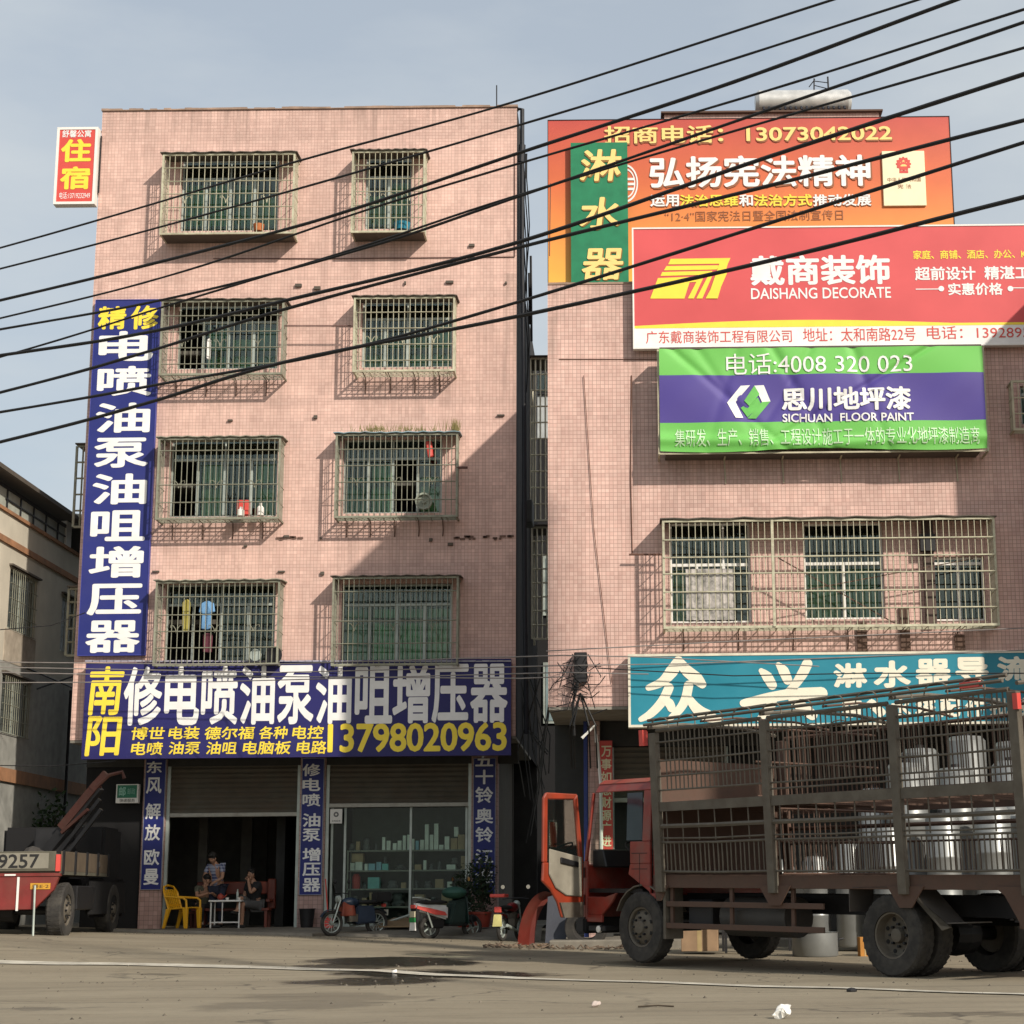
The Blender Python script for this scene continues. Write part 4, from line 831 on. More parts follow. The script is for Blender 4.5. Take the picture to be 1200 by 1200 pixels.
mb.build('frame', SUNB, t[0])
MB().box(BX_+.1, BX2-.1, Y+.2, YR-.01, BZ_-.035, BZ_-.01).build('bottom_sheet', ROOFM, t[0])
letter(t, [('电话:4008 320 023', 851, 413, 1069, 438)], Y-.012, WHITE2, w=.004, fn=wr)
letter(t, [('思川地坪漆', 916, 453, 1068, 481)], Y-.012, WHITE2, w=.034, fn=wr); letter(t, [('SICHUAN  FLOOR PAINT', 917, 484, 1071, 494)], Y-.012, WHITE2, w=.02, fn=wr)
letter(t, [('集研发、生产、销售、工程设计施工于一体的专业化地坪漆制造商', 791, 501, 1148, 522)], Y-.012, M('pale_green_print', (.55, .75, .5), .5), w=.008, fn=wr)
def logo(polys, mat, nm):
    mb = MB()
    for P in polys:
        Q = [xz(x, y, Y) for x, y in P]; mb.prism([(x, Y+wr(x, z)-.016, z) for x, z in Q], (0, .003, 0))
    mb.build(nm, mat, t[0], kind='stuff')
logo([[(868, 452), (879, 451.5), (862, 471), (871, 490), (862, 490), (852, 472)], [(884, 452), (895, 451.5), (903, 470), (893, 471)]], WHITE2, 'logo_white')
logo([[(893, 471), (903, 470), (886, 490.5), (876, 490.5)], [(872, 470), (884, 452), (890, 462), (878, 476)], [(868, 478), (888, 466), (892, 474), (876, 489)]], M('logo_green', (.13, .47, .09), .5), 'logo_green')
# teal shop board
Y = YR-.35
r = rct(739, 768, 1330, 850, Y); r = (r[0], r[1], at(740, 849.5, Y).z, at(740, 769.5, Y).z)
t = board('teal_shop_board', 'long teal shop board with cream brush characters behind the truck cage', 'sign', r, Y, .3, TEAL, M('cream_edge', (.68, .64, .52), .6), .045)
CRB = M('cream_brush_paint', (.78, .74, .60), .5, var=.06, bump=0)
def strokes(polys, nm='brush_character', th=.006):
    """brush strokes: px polylines with a half width in px, swept as flat ribbons with round ends"""
    mb = MB()
    for i, (P, ws) in enumerate(polys):
        Q = []; n = len(P); up, dn = [], []
        for k, (x, y) in enumerate(P):
            a = P[max(k-1, 0)]; b = P[min(k+1, n-1)]; dx, dy = b[0]-a[0], b[1]-a[1]; L = math.hypot(dx, dy); nx_, ny_ = -dy/L, dx/L; w_ = ws[k]*1.22
            up.append((x+nx_*w_, y+ny_*w_)); dn.append((x-nx_*w_, y-ny_*w_))
        yy = Y-.006-.0008*i
        def P3(p): q = at(p[0], p[1], Y); return (q.x, yy, q.z)
        vs = [P3(p) for k in range(n) for p in (up[k], dn[k])]; mb.add(vs, [(2*k, 2*k+1, 2*k+3, 2*k+2) for k in range(n-1)])
        for k in (0, n-1):
            c = P[k]; rr_ = ws[k]*1.22; ring = [P3((c[0]+rr_*math.cos(a_*.5236), c[1]+rr_*math.sin(a_*.5236))) for a_ in range(12)]; mb.add([(v[0], yy-.0004, v[2]) for v in ring], [tuple(range(12))])
    return part(t, mb, nm, CRB, kind='stuff')
def smoothp(P, ws, n=6):
    R1, R2 = [], []
    for i in range(len(P)-1):
        p0 = P[max(i-1, 0)]; p1 = P[i]; p2 = P[i+1]; p3 = P[min(i+2, len(P)-1)]
        for k in range(n):
            t_ = k/n; R1.append(tuple(.5*(2*p1[j]+(p2[j]-p0[j])*t_+(2*p0[j]-5*p1[j]+4*p2[j]-p3[j])*t_**2+(3*p1[j]-p0[j]-3*p2[j]+p3[j])*t_**3) for j in (0, 1))); R2.append(ws[i]*(1-t_)+ws[i+1]*t_)
    return R1+[P[-1]], R2+[ws[-1]]
SP = smoothp
strokes([SP([(795, 775), (787, 787), (776, 799), (760, 806)], [5, 6, 4.5, 3]), SP([(797, 776), (805, 786), (816, 795), (823, 802)], [4, 5.5, 6, 4]),
         SP([(784, 806), (776, 822), (763, 836), (751, 843)], [4.5, 4.5, 4, 2.5]), SP([(776, 818), (784, 824), (787, 830)], [3, 4.5, 4]),
         SP([(807, 803), (803, 820), (795, 833), (785, 842)], [4.5, 4.5, 4, 2.5]), SP([(805, 815), (816, 830), (829, 839), (843, 843)], [3, 5, 6, 2.5])])
strokes([SP([(892, 786), (899, 793), (905, 803)], [2.5, 5, 4.5]), SP([(912, 779), (918, 786), (923, 797)], [2.5, 5, 4.5]), SP([(946, 778), (940, 790), (931, 803), (920, 812)], [5, 5, 4, 2]),
         SP([(871, 824), (900, 818), (930, 813), (962, 813)], [3.5, 5, 5, 6.5]), SP([(905, 822), (900, 833), (889, 843)], [4.5, 4.5, 2.5]), SP([(928, 820), (940, 829), (952, 838)], [3.5, 5.5, 5])])
letter(t, [('淋', 976, 777, 1016, 806), ('水', 1023, 774, 1067, 806), ('器', 1072, 772, 1114, 803), ('导', 1119, 770, 1158, 800), ('流', 1168, 769, 1206, 798), ('管', 1215, 768, 1252, 798)], Y, CRB, w=.045, shear=.03)
letter(t, [(c, 985+29*i, 819-.2*i, 1009+29*i, 841-.2*i) for i, c in enumerate('箱、水塔配件批发')], Y, CRB, w=.04, shear=.05)
# meter box with a tangle of wires on the wall
t = thing('junction_box', 'dark electric junction box wrapped in tangled wires at the wall corner', 'junction box', (0, 0, 0))
r = rct(673, 765, 688, 800, YR-.12); MB().box(r[0], r[1], YR-.2, YR-.01, r[2], r[3]).build('box', DARKM, t, bevel=.01)
mb = MB(); rnd = random.Random(2)
for k in range(26):
    a = at(rnd.uniform(664, 690), rnd.uniform(765, 815), YR-.22); b = a+Vector((rnd.uniform(-.5, .5), rnd.uniform(-.05, .1), rnd.uniform(-.7, .3))); c = (a+b)/2+Vector((rnd.uniform(-.2, .2), 0, rnd.uniform(-.25, .1))); mb.tube([a, a.lerp(c, .6), c, c.lerp(b, .6), b], .009, 4)
for x in (668, 672, 690, 698): mb.tube([at(680, 812, YR-.2), at(x, 850, YR-.2), at(x+2, 900, YR+.8)], .016, 5)
mb.tube([at(677, 800, YR-.2), at(671, 826, YR-.2), at(673, 862, YR-.1)], .03, 6)
mb.build('loose_wire', CABLE, t, kind='stuff')
tag(t)
# service wires between the two buildings, each a thing
SW = [((0, 776), (300, 779), (660, 768), (760, 770), (960, 781)), ((0, 782), (330, 788), (660, 780), (800, 778), (1200, 762)), ((0, 800), (250, 799), (660, 788), (760, 790)), ((0, 788), (200, 792), (610, 795), (662, 793)),
      ((640, 763), (850, 752), (1200, 736)), ((0, 738), (60, 733), (100, 718)), ((0, 897), (60, 898), (135, 892)), ((700, 783), (860, 792), (1010, 789), (1200, 789))]
SL = ['thin wire across the top of the violet sign, dipping onto the teal board', 'thin wire across the violet sign and over the teal board top', 'lowest of the thin wires crossing the white characters of the violet sign', 'second lowest thin wire crossing the white characters of the violet sign',
      'thin wire running just above the teal board', 'thin wire from the grey house up to the side cage', 'thin wire along the grey house wall below the violet sign corner', 'thin dark wire crossing the cream characters of the teal board']
for P, lb in zip(SW, SL):
    pts = [at(x, y, 38.6 if x < 560 and P[0][0] < 300 else 33.2) for x, y in P]
    if P[0][0] == 0 and P[-1][0] < 140: pts = [at(x, y, 38.5) for x, y in P]
    tag(MB().tube(pts, .011, 5).build('service_wire', CABLE if 'dark' in lb or 'grey' in lb else M('grey_wire_sheath', (.22, .2, .19), .6)), lb, 'wire', 'thin service wires strung along the facades')
# ------------------------------------------------------------------ grey house
GH = thing('grey_house', 'weathered grey rendered house with orange bands and roof glazing beside the pink block', 'building')
GX = -14.
gh = [(41.25, 43.2, 7.12, 8.5), (41.15, 43.15, 4.75, 6.05), (45.2, 47.5, 7.12, 8.5)]
def xwall(mb, X, Y0_, Y1_, Z0_, Z1_, holes, dep=.2):
    ys = sorted({Y0_, Y1_}|{h[0] for h in holes}|{h[1] for h in holes}); zs = sorted({Z0_, Z1_}|{min(Z1_, max(Z0_, z)) for h in holes for z in h[2:]})
    for a, b in zip(ys, ys[1:]):
        for c, d in zip(zs, zs[1:]):
            if d-c > 1e-5 and not any(h[0] < (a+b)/2 < h[1] and h[2] < (c+d)/2 < h[3] for h in holes): mb.add([(X, a, c), (X, b, c), (X, b, d), (X, a, d)], [(0, 1, 2, 3)])
    for y0, y1, z0, z1 in holes:
        q = X-dep; mb.add([(X,y0,z0),(X,y1,z0),(X,y1,z1),(X,y0,z1),(q,y0,z0),(q,y1,z0),(q,y1,z1),(q,y0,z1)], [(0,1,5,4),(1,2,6,5),(2,3,7,6),(3,0,4,7)])
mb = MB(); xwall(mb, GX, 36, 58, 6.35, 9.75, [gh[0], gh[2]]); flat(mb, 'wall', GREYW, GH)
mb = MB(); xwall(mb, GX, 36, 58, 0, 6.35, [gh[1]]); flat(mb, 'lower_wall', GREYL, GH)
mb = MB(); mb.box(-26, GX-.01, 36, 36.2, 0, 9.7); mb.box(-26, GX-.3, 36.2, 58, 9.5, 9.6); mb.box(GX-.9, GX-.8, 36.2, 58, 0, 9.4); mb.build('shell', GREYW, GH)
for z0, z1 in ((8.98, 9.12), (3.68, 3.98), (9.68, 9.76)): MB().box(GX+.002, GX+.05, 36, 58, z0, z1).build('band', ORB, GH)
for (y0, y1, z0, z1) in gh:
    w = MB(); w.box(GX-.12, GX-.06, y0, y0+.05, z0, z1); w.box(GX-.12, GX-.06, y1-.05, y1, z0, z1); w.box(GX-.12, GX-.06, y0+.05, y1-.05, z0, z0+.05); w.box(GX-.12, GX-.06, y0+.05, y1-.05, z1-.05, z1); w.box(GX-.12, GX-.06, (y0+y1)/2-.025, (y0+y1)/2+.025, z0+.05, z1-.05)
    w = w.build('window', ALU, GH); MB().box(GX-.1, GX-.09, y0+.05, y1-.05, z0+.05, z1-.05).build('pane', M('dusty_dark_pane', (.06, .07, .06), .35, dirt=.5), w)
    g = MB()
    for k in range(1, 14): y = y0+(y1-y0)*k/14; g.tube([(GX+.03, y, z0), (GX+.03, y, z1)], .009, 4)
    for k in range(5): z = z0+(z1-z0)*k/4; g.tube([(GX+.03, y0, z), (GX+.03, y1, z)], .011, 4)
    g.build('window_grille', BARG, w, kind='stuff'); MB().box(GX+.001, GX+.09, y0-.1, y1+.1, z1+.04, z1+.08).build('sill_hood', ROOFM, w)
MB().box(GX+.001, GX+.012, 41.1, 43.3, 6.36, 7.1).build('damp_patch', M('damp_render', (.45, .39, .31), .95, dirt=.6), GH)
# glazed roof storey
mb = MB()
for k in range(9): y = 37+k*.95; MB().box(GX-.06, GX-.03, y+.03, y+.92, 9.79, 10.22).build('roof_pane', M('milky_roof_pane', (.42, .44, .38), .5) if k == 0 else bpy.data.materials['milky_roof_pane'], GH)
for k in range(10): y = 37+k*.95; mb.box(GX-.08, GX+.0, y-.03, y+.03, 9.76, 10.25)
mb.box(GX-.08, GX+.005, 36.9, 45.6, 10.22, 10.3); mb.box(GX-.08, GX+.004, 40.7, 45.5, 9.98, 10.01); mb.build('glazing_bar', DARKM, GH, kind='stuff')
mb = MB(); mb.hexa([(GX-9, 36.5, 11.9), (GX+.35, 36.5, 10.38), (GX+.35, 45.6, 10.38), (GX-9, 45.6, 11.9), (GX-9, 36.5, 12.0), (GX+.35, 36.5, 10.48), (GX+.35, 45.6, 10.48), (GX-9, 45.6, 12.0)]); mb.build('metal_roof', ROOFM, GH)
MB().box(GX-.4, GX+.02, 45.2, 45.6, 9.76, 10.4).build('corner_post', WHITE, GH)
mb = MB(); mb.hexa([(GX-3, 45.0, 10.9), (GX+.6, 45.0, 10.42), (GX+.9, 49.5, 10.42), (GX-3, 49.5, 11.2), (GX-3, 45.0, 11.0), (GX+.6, 45.0, 10.5), (GX+.9, 49.5, 10.5), (GX-3, 49.5, 11.3)]); mb.build('canopy', M('translucent_canopy', (.45, .45, .38), .7), GH)
mb = MB(); mb.box(GX-2, GX+.1, 46.2, 49.6, 9.75, 10.4); mb.build('roof_shed', DARKW, GH)
mb = MB()
mb.tube([(GX+.12, 45.9, .3), (GX+.12, 45.9, 6.2)], .04, 6); mb.tube([(GX+.1, 42.3, 6.35), (GX+.9, 45.5, 5.95)], .02, 4); mb.tube([(GX+.1, 43.3, 5.95), (GX+1.0, 44.8, 6.6)], .02, 4); mb.build('wall_pipe', DARKM, GH)
# ------------------------------------------------------------------ unseen next building shading the right wall, and an added shade panel
NB = thing('neighbour_building', 'plain pink building next along the street, beyond the shop with the boards', 'building'); MB().box(8.6, 20, 31.2, 41, 0, 12.9).build('wall', PINK2, NB)
NB = thing('shade_mast', 'unseen panel on a very tall pole, added to shade the shop fronts', 'billboard'); MB().box(8.6, 14.95, 13.6, 14.2, 19.3, 24.2).build('panel', WHITE, NB); MB().lathe([(.7, 0), (.5, 19.28)], (12.4, 14.6, 0), n=18).build('pole', ALU, NB)  # unseen panel added to keep the sun off the shop fronts
# ------------------------------------------------------------------ overhead power cables
CB = [([(0, 290.5), (345, 190), (600, 120), (975, 0)], .018, 'topmost black power cable'), ([(0, 315), (300, 235), (600, 149), (800, 88), (1075, 0)], .018, 'second black power cable from the top'),
 ([(0, 352), (300, 278), (430, 240), (600, 182), (860, 96), (1120, 0)], .027, 'third power cable from the top, thick'), ([(0, 373), (215, 318), (430, 246), (600, 194), (900, 106), (1200, 11)], .018, 'fourth power cable from the top, thin'),
 ([(0, 386), (215, 346), (430, 290), (600, 233), (900, 129), (1200, 26)], .022, 'fifth power cable from the top'), ([(0, 418.5), (200, 357), (430, 287), (600, 231), (900, 142), (1200, 56)], .018, 'sixth power cable from the top, crossing its neighbour'),
 ([(0, 416.5), (170, 390), (335, 352), (600, 286), (900, 184), (1200, 87)], .03, 'seventh power cable from the top, thick'), ([(0, 460), (170, 413), (335, 362), (600, 292), (900, 218), (1200, 141)], .027, 'eighth power cable from the top, thick'),
 ([(0, 483), (200, 448), (400, 411), (600, 356), (900, 262), (1200, 167)], .025, 'ninth power cable from the top'), ([(0, 518), (170, 473), (335, 424), (600, 372), (900, 306), (1200, 231)], .03, 'lowest black power cable, thick')]
for P, r_, lb in CB:
    a, b = P[0], P[1]; e, d = P[-1], P[-2]; P = [(a[0]-500, a[1]-(b[1]-a[1])/(b[0]-a[0])*500*.9)]+P+[(e[0]+700, e[1]+(e[1]-d[1])/(e[0]-d[0])*700)]
    sm, _ = smoothp(P, [1]*len(P), 8)
    tag(MB().tube([at(x, y, 25-8.5*(x/1200)) for x, y in sm], [r_*.78*(1+.14*noise.noise((i*.9, r_*99, 0))) for i in range(len(sm))], 6).build('power_cable', CABLE, smooth=True), lb+' in front of the facades', 'cable', 'black power cables crossing the picture')
# ------------------------------------------------------------------ cattle truck; local x forward, y to its left, z up
def wheel(parent, name, c, r, w, side, hub=TGREY, dual=False, nb=8):
    """tyre and rim on an axle along y; side +1 shows its face to +y"""
    t = MB(); h = w/2; pr = [(r*.58, -h*.9), (r*.80, -h), (r*.95, -h*.93), (r, -h*.72), (r, h*.72), (r*.95, h*.93), (r*.80, h), (r*.58, h*.9), (r*.56, 0)]
    t.lathe(pr+[pr[0]], (0, 0, 0), (0, 1, 0), 40)
    if r > .4:
        for k in range(36):
            a = k*math.pi/18
            for s_ in (-1, 1): t.bar((math.cos(a)*(r-.002), s_*h*.25, math.sin(a)*(r-.002)), (math.cos(a+.05)*(r-.002), s_*h*.74, math.sin(a+.05)*(r-.002)), .05, .014, up=(math.cos(a), 0, math.sin(a)))
    wl = thing(name, None, None); wl.parent = parent; wl.location = c
    tm = t.build('tyre', TYRE, wl, smooth=True)
    q = MB(); s = side
    if dual: q.lathe([(r*.57, h*.8*s), (r*.53, h*.75*s), (r*.50, -h*.2*s), (r*.30, -h*.3*s), (r*.2, -h*.25*s), (r*.17, h*.25*s), (r*.12, h*.3*s), (0, h*.3*s)], (0, 0, 0), (0, 1, 0), 28, False)
    else: q.lathe([(r*.57, h*.8*s), (r*.52, h*.7*s), (r*.50, h*.35*s), (r*.36, h*.75*s), (r*.22, h*.85*s), (r*.18, h*1.1*s), (r*.10, h*1.15*s), (0, h*1.15*s)], (0, 0, 0), (0, 1, 0), 28, False)
    q.build('rim', hub, wl, smooth=True)
    q = MB(); yy = (-h*.22 if dual else h*.80)*s
    for k in range(nb): a = 2*math.pi*k/nb; q.lathe([(.018, 0), (.018, .04), (0, .045)], (math.cos(a)*r*.27, yy, math.sin(a)*r*.27), (0, s, 0), 6)
    q.build('wheel_nuts', DARKM, wl, kind='stuff')
    q = MB()
    for k in range(nb): a = 2*math.pi*(k+.5)/nb; q.lathe([(r*.055, 0), (r*.055, .006)], (math.cos(a)*r*.42, (h*.62 if not dual else -h*.22)*s, math.sin(a)*r*.42), (0, s, 0), 10)
    q.build('hand_hole', BLACK, wl, kind='stuff')
    return wl
TRK = thing('cattle_truck', 'red cabbed truck with a rusty barred livestock cage on its bed and open driver door', 'truck', (0, 0, 0))
hd = Vector((-.632, .775, 0)).normalized(); lf = Vector((-hd.y, hd.x, 0))
org = Vector((3.27, 23.35, 0))+(-lf)*1.2
TRK.location = (org.x, org.y, .0); TRK.rotation_euler = (0, -math.atan(.035/4.9*1.2)-.006, math.atan2(hd.y, hd.x))
def ln(p): return (p[0], p[1]+.06*(p[2]-1.1), p[2]+max(0, p[2]-1.2)/2.1*(.016*(4.45-p[0])-.03))      # the cage leans a little to its left
WY = 1.06
for nm, x, y, s_, w_, du in (('wheel', 4.9, WY, 1, .28, False), ('wheel', 4.9, -WY, -1, .28, False), ('wheel', 0, WY+.02, 1, .28, True), ('wheel', 0, WY-.33, 1, .28, True), ('wheel', 0, -WY-.02, -1, .28, True), ('wheel', 0, -WY+.33, -1, .28, True)):
    wheel(TRK, nm, (x, y, .5), .5, w_, s_, TGREY, du)
mb = MB()
for y in (-.42, .42): mb.box(-2.0, 5.9, y-.05, y+.05, .72, .98)
for x in (-1.8, -.8, .9, 2.3, 3.6, 5): mb.box(x-.05, x+.05, -.37, .37, .76, .94)
mb.lathe([(.09, -1.0), (.09, 1.0)], (0, 0, .5), (0, 1, 0), 12); mb.lathe([(.26, -.22), (.28, 0), (.26, .22)], (0, 0, .5), (0, 1, 0), 16); mb.lathe([(.06, -1), (.06, 1)], (4.9, 0, .5), (0, 1, 0), 10)
for y in (-.5, .5):
    for k in range(6): mb.box(-.75+.08*k, .75-.08*k, y-.04, y+.04, .60+.022*k, .62+.022*k); mb.box(4.3+.07*k, 5.5-.07*k, y-.04, y+.04, .60+.022*k, .62+.022*k)
mb.build('chassis', DARKM, TRK, kind='stuff')
MB().lathe([(.0, 0), (.27, .01), (.27, 1.3), (0, 1.31)], (2.0, .82, .68), (1, 0, 0), 20).build('fuel_tank', M('dirty_fuel_tank', (.05, .048, .045), .6, dirt=.4), TRK, smooth=True)
MB().box(3.5, 4.0, .55, 1.05, .5, .9).build('battery_box', DARKM, TRK, bevel=.02)
MB().box(-2.38, 4.55, -1.2, 1.2, 1.12, 1.2).build('bed_floor', RUSTY, TRK)
# side beam and gussets
X0_, X1_ = -2.38, 4.55; PST = (4.33, 2.02, -.3, -2.22)
for s_ in (1, -1):
    MB().box(X0_, X1_, s_*1.2-.03, s_*1.2+.03, 1.06, 1.24).build('side_beam', RUSTY, TRK, bevel=.006)
    for k, x in enumerate(PST[1:3]):
        MB().prism([(x-.30, s_*1.235, 1.10), (x+.30, s_*1.235, 1.10), (x+.10, s_*1.235, .84), (x-.10, s_*1.235, .84)], (0, s_*.02, 0)).build('gusset', RUSTY, TRK)
MB().prism([(4.5, 1.235, 1.1), (4.2, 1.235, 1.1), (4.36, 1.235, .88), (4.45, 1.235, .88)], (0, .02, 0)).build('gusset', RUSTY, TRK)
MB().prism([(-1.7, 1.235, 1.1), (-2.28, 1.235, 1.1), (-2.28, 1.235, .52), (-2.12, 1.235, .6), (-1.85, 1.235, 1.0)], (0, .02, 0)).build('gusset', RUSTY, TRK)
CT = 3.27
for s_ in (1, -1):
    for k, x in enumerate(PST):
        y = s_*1.27; w_ = .075 if k in (0, 3) else .07
        MB().hexa([(x-w_, y-.045, 1.0), (x+w_, y-.045, 1.0), (x+w_, y+.045, 1.0), (x-w_, y+.045, 1.0)]+[ln(q) for q in ((x-w_, y-.045, CT), (x+w_, y-.045, CT), (x+w_, y+.045, CT), (x-w_, y+.045, CT))]).build('post', TGREY if s_ > 0 else RUSTY, TRK, bevel=.008)
MB().bar(ln((4.53, 1.3, 3.1)), ln((4.53, 1.3, 3.33)), .09).build('red_marker', REDP, TRK); MB().bar(ln((-2.30, 1.32, 3.06)), ln((-2.30, 1.32, 3.24)), .07).build('red_marker', REDP, TRK); MB().bar(ln((-1.75, 1.28, 3.40)), ln((-1.45, 1.28, 3.40)), .07).build('red_marker', REDP, TRK)
def rail(x0, x1, y, z, r_, mat=TGREY, par=TRK, sag=0, nm='rail'):
    a = ln((x0, y, z)); b = ln((x1, y, z)); mm = ((a[0]+b[0])/2, (a[1]+b[1])/2, (a[2]+b[2])/2-sag)
    return MB().tube([a, mm, b], r_, 6).build(nm, mat, par)
BH = {}
def vbar(x, y, z0, z1, s_, nm='bar', r_=.0105, mat=TGREY):
    k = (round(z1-z0, 3), r_, mat.name)
    if k not in BH: BH[k] = MB().tube([(0, 0, 0), (0, .06*(z1-z0), z1-z0)], r_, 5).mesh('bar', mat)
    p = ln((x, y, z0)); return inst(nm, BH[k], TRK, p, rot=(0, random.uniform(-.012, .012), 0), scale=(1, 1, (ln((x, y, z1))[2]-p[2])/(z1-z0)))
rnd = random.Random(4)
bays = list(zip(PST[1:], PST))
for bi, (xa, xb) in enumerate(bays):
    xa += .07; xb -= .07; y = 1.27; yf = -1.27
    for z, r_ in ((3.30, .03), (3.13, .014), (2.86, .014), (2.64, .014), (2.44, .014), (1.93, .034), (1.76, .013), (1.70, .017), (1.29, .017)):
        rail(xa, xb, y, z, r_, sag=rnd.uniform(0, .015)); 
        if z in (3.30, 2.86, 2.44, 1.93, 1.70, 1.29): rail(xa, xb, yf, z, r_, RUSTY)
    if bi != 0: rail(xa, xb, y, 2.36, .014)
    MB().hexa([ln(q) for q in ((xa, y-.025, 2.14), (xb, y-.025, 2.14), (xb, y+.025, 2.14), (xa, y+.025, 2.14), (xa, y-.025, 2.27), (xb, y-.025, 2.27), (xb, y+.025, 2.27), (xa, y+.025, 2.27))]).build('middle_beam', TGREY, TRK)
    MB().box(xa, xb, yf-.10, yf-.05, 2.14, 2.27).build('middle_beam', RUSTY, TRK)
    n_ = int((xb-xa)/.088)
    for k in range(1, n_):
        x = xa+(xb-xa)*k/n_+rnd.uniform(-.008, .008)
        vbar(x, y, 1.29, 1.70, 1)
        if rnd.random() < .96: vbar(x, y, 2.44, 3.30 if k % 1 == 0 else 3.13, 1)
    for k in range(1, int((xb-xa)/.34)+1): x = xa+.34*k; vbar(x, y, 1.72, 2.16, 1)
    far = MB()
    for k in range(1, n_):
        x = xa+(xb-xa)*k/n_; far.tube([ln((x, yf, 1.29)), ln((x, yf, 1.70))], .011, 4); far.tube([ln((x, yf, 2.44)), ln((x, yf, 3.30))], .011, 4)
    far.build('far_side_bar', RUSTY, TRK, kind='stuff')
# top tubes with bent loops
for y, z, mt in ((1.30, 3.40, TGREY), (1.22, 3.47, TGREY), (-1.15, 3.42, RUSTY)):
    rail(-2.1, 4.5, y, z, .024, mt, nm='top_rail')
lm = MB().tube([(0, 0, -.08), (0, 0, .04), (.02, 0, .10), (.07, 0, .135), (.16, 0, .15), (.28, 0, .14), (.36, 0, .09), (.38, 0, .0)], .0095, 6).mesh('loop', M('lighter_dusty_steel', (.21, .19, .15), .7, .15, dirt=.5, dcol=(.075, .055, .04), dscale=5))
for k in range(11): x = 4.0-.58*k; inst('loop', lm, TRK, ln((x, 1.27, 3.33)))
for k in range(11): inst('loop', lm, TRK, ln((4.0-.58*k, -1.2, 3.33)))
for k, x in enumerate((4.45, 3.3, 2.09, .9, -.3, -1.2, -2.28)):
    MB().tube([ln((x, 1.27, 3.36)), ln((x, .6, 3.44)), ln((x, -.6, 3.44)), ln((x, -1.27, 3.36))], .028 if k % 2 == 0 else .018, 6).build('cross_bow', RUSTY if k % 2 else TGREY, TRK)
# middle deck, bulkhead, inner partitions
for x in (4.42,):
    MB().hexa([ln(q) for q in ((x-.02, -1.2, 1.2), (x+.02, -1.2, 1.2), (x+.02, 1.2, 1.2), (x-.02, 1.2, 1.2), (x-.02, -1.2, 2.9), (x+.02, -1.2, 2.9), (x+.02, 1.2, 2.9), (x-.02, 1.2, 2.9))]).build('bulkhead', RUSTY, TRK)
mb = MB()
for k in range(14): x = 4.2-.45*k; mb.bar(ln((x, -1.2, 2.2)), ln((x, 1.2, 2.2)), .04)
mb.build('middle_deck', RUSTY, TRK, kind='stuff')
MB().hexa([ln(q) for q in ((2.2, -1.1, 2.24), (4.4, -1.1, 2.24), (4.4, 1.15, 2.24), (2.2, 1.15, 2.24), (2.2, -1.1, 2.27), (4.4, -1.1, 2.27), (4.4, 1.15, 2.27), (2.2, 1.15, 2.27))]).build('deck_plate', RUSTY, TRK)
for x, z0, z1 in ((2.3, 2.28, 3.2), (1.9, 1.25, 2.1)):
    g = MB()
    for k in range(24): y = -1.15+.1*k; g.tube([ln((x, y, z0)), ln((x, y, z1))], .011, 4)
    for z in (z0, z1, (z0+z1)/2): g.tube([ln((x, -1.2, z)), ln((x, 1.2, z))], .016, 4)
    g.build('inner_gate', RUSTY, TRK, kind='stuff')
# rear gate, painted cream, hinged at the corner post
GX_ = -2.40
g = MB()
for y in (1.2, .1, -1.1): g.bar(ln((GX_, y, 1.2)), ln((GX_, y, 3.36)), .06)
for z in (1.22, 1.75, 2.3, 2.75, 3.34): g.bar(ln((GX_, -1.15, z)), ln((GX_, 1.2, z)), .055)
g.bar(ln((GX_-.03, 1.2, 2.5)), ln((GX_-.03, .3, 2.5)), .02, .28, up=(0, 0, 1)); GTM = M('dirty_cream_gate', (.30, .27, .19), .6, dirt=.5); g = g.build('rear_gate', GTM, TRK)
gb = MB().tube([(0, 0, 0), (0, .03, .58)], .012, 5).mesh('gate_bar', GTM)
for k in range(1, 22): o = inst('gate_bar', gb, g, ln((GX_, 1.18-.104*k, 2.76))); o = inst('gate_bar', gb, g, ln((GX_, 1.18-.104*k, 1.2)))
# underrun guards, mudguards, lamps
for z in (.50, .80): MB().box(1.15, 4.3, 1.19, 1.22, z, z+.075).build('side_guard', RUSTY, TRK, bevel=.004)
for x in (1.75, 2.95, 4.2): MB().box(x-.03, x+.03, 1.15, 1.185, .5, 1.1).build('guard_bracket', RUSTY, TRK)
MB().box(4.28, 4.33, .9, 1.23, .35, 1.15).build('mud_flap', TGREY, TRK)
mb = MB(); R2 = .62
P = [(.75, .78), (.62, 1.08), (-.0, 1.09), (-.38, 1.05), (-.82, .66), (-1.25, .68)]
for (a, b) in zip(P, P[1:]): mb.bar((a[0], 1.0, a[1]), (b[0], 1.0, b[1]), .46, .014, up=(0, 0, 1)) if abs(a[0]-b[0]) > .2 else mb.box(a[0]-.07, b[0]+.07, .78, 1.22, min(a[1], b[1]), max(a[1], b[1]))
mb.build('mudguard', M('dusty_mudguard', (.085, .078, .072), .65, dirt=.5), TRK)
MB().prism([(-.42, 1.24, 1.05), (-.36, 1.24, 1.02), (-.84, 1.24, .64), (-1.0, 1.24, .62), (-.86, 1.24, .58)], (0, -.03, 0)).build('mudguard_edge', TGREY, TRK)
MB().box(-2.1, -2.0, -1.2, 1.2, .62, .74).build('rear_bumper', RUSTY, TRK, bevel=.01)
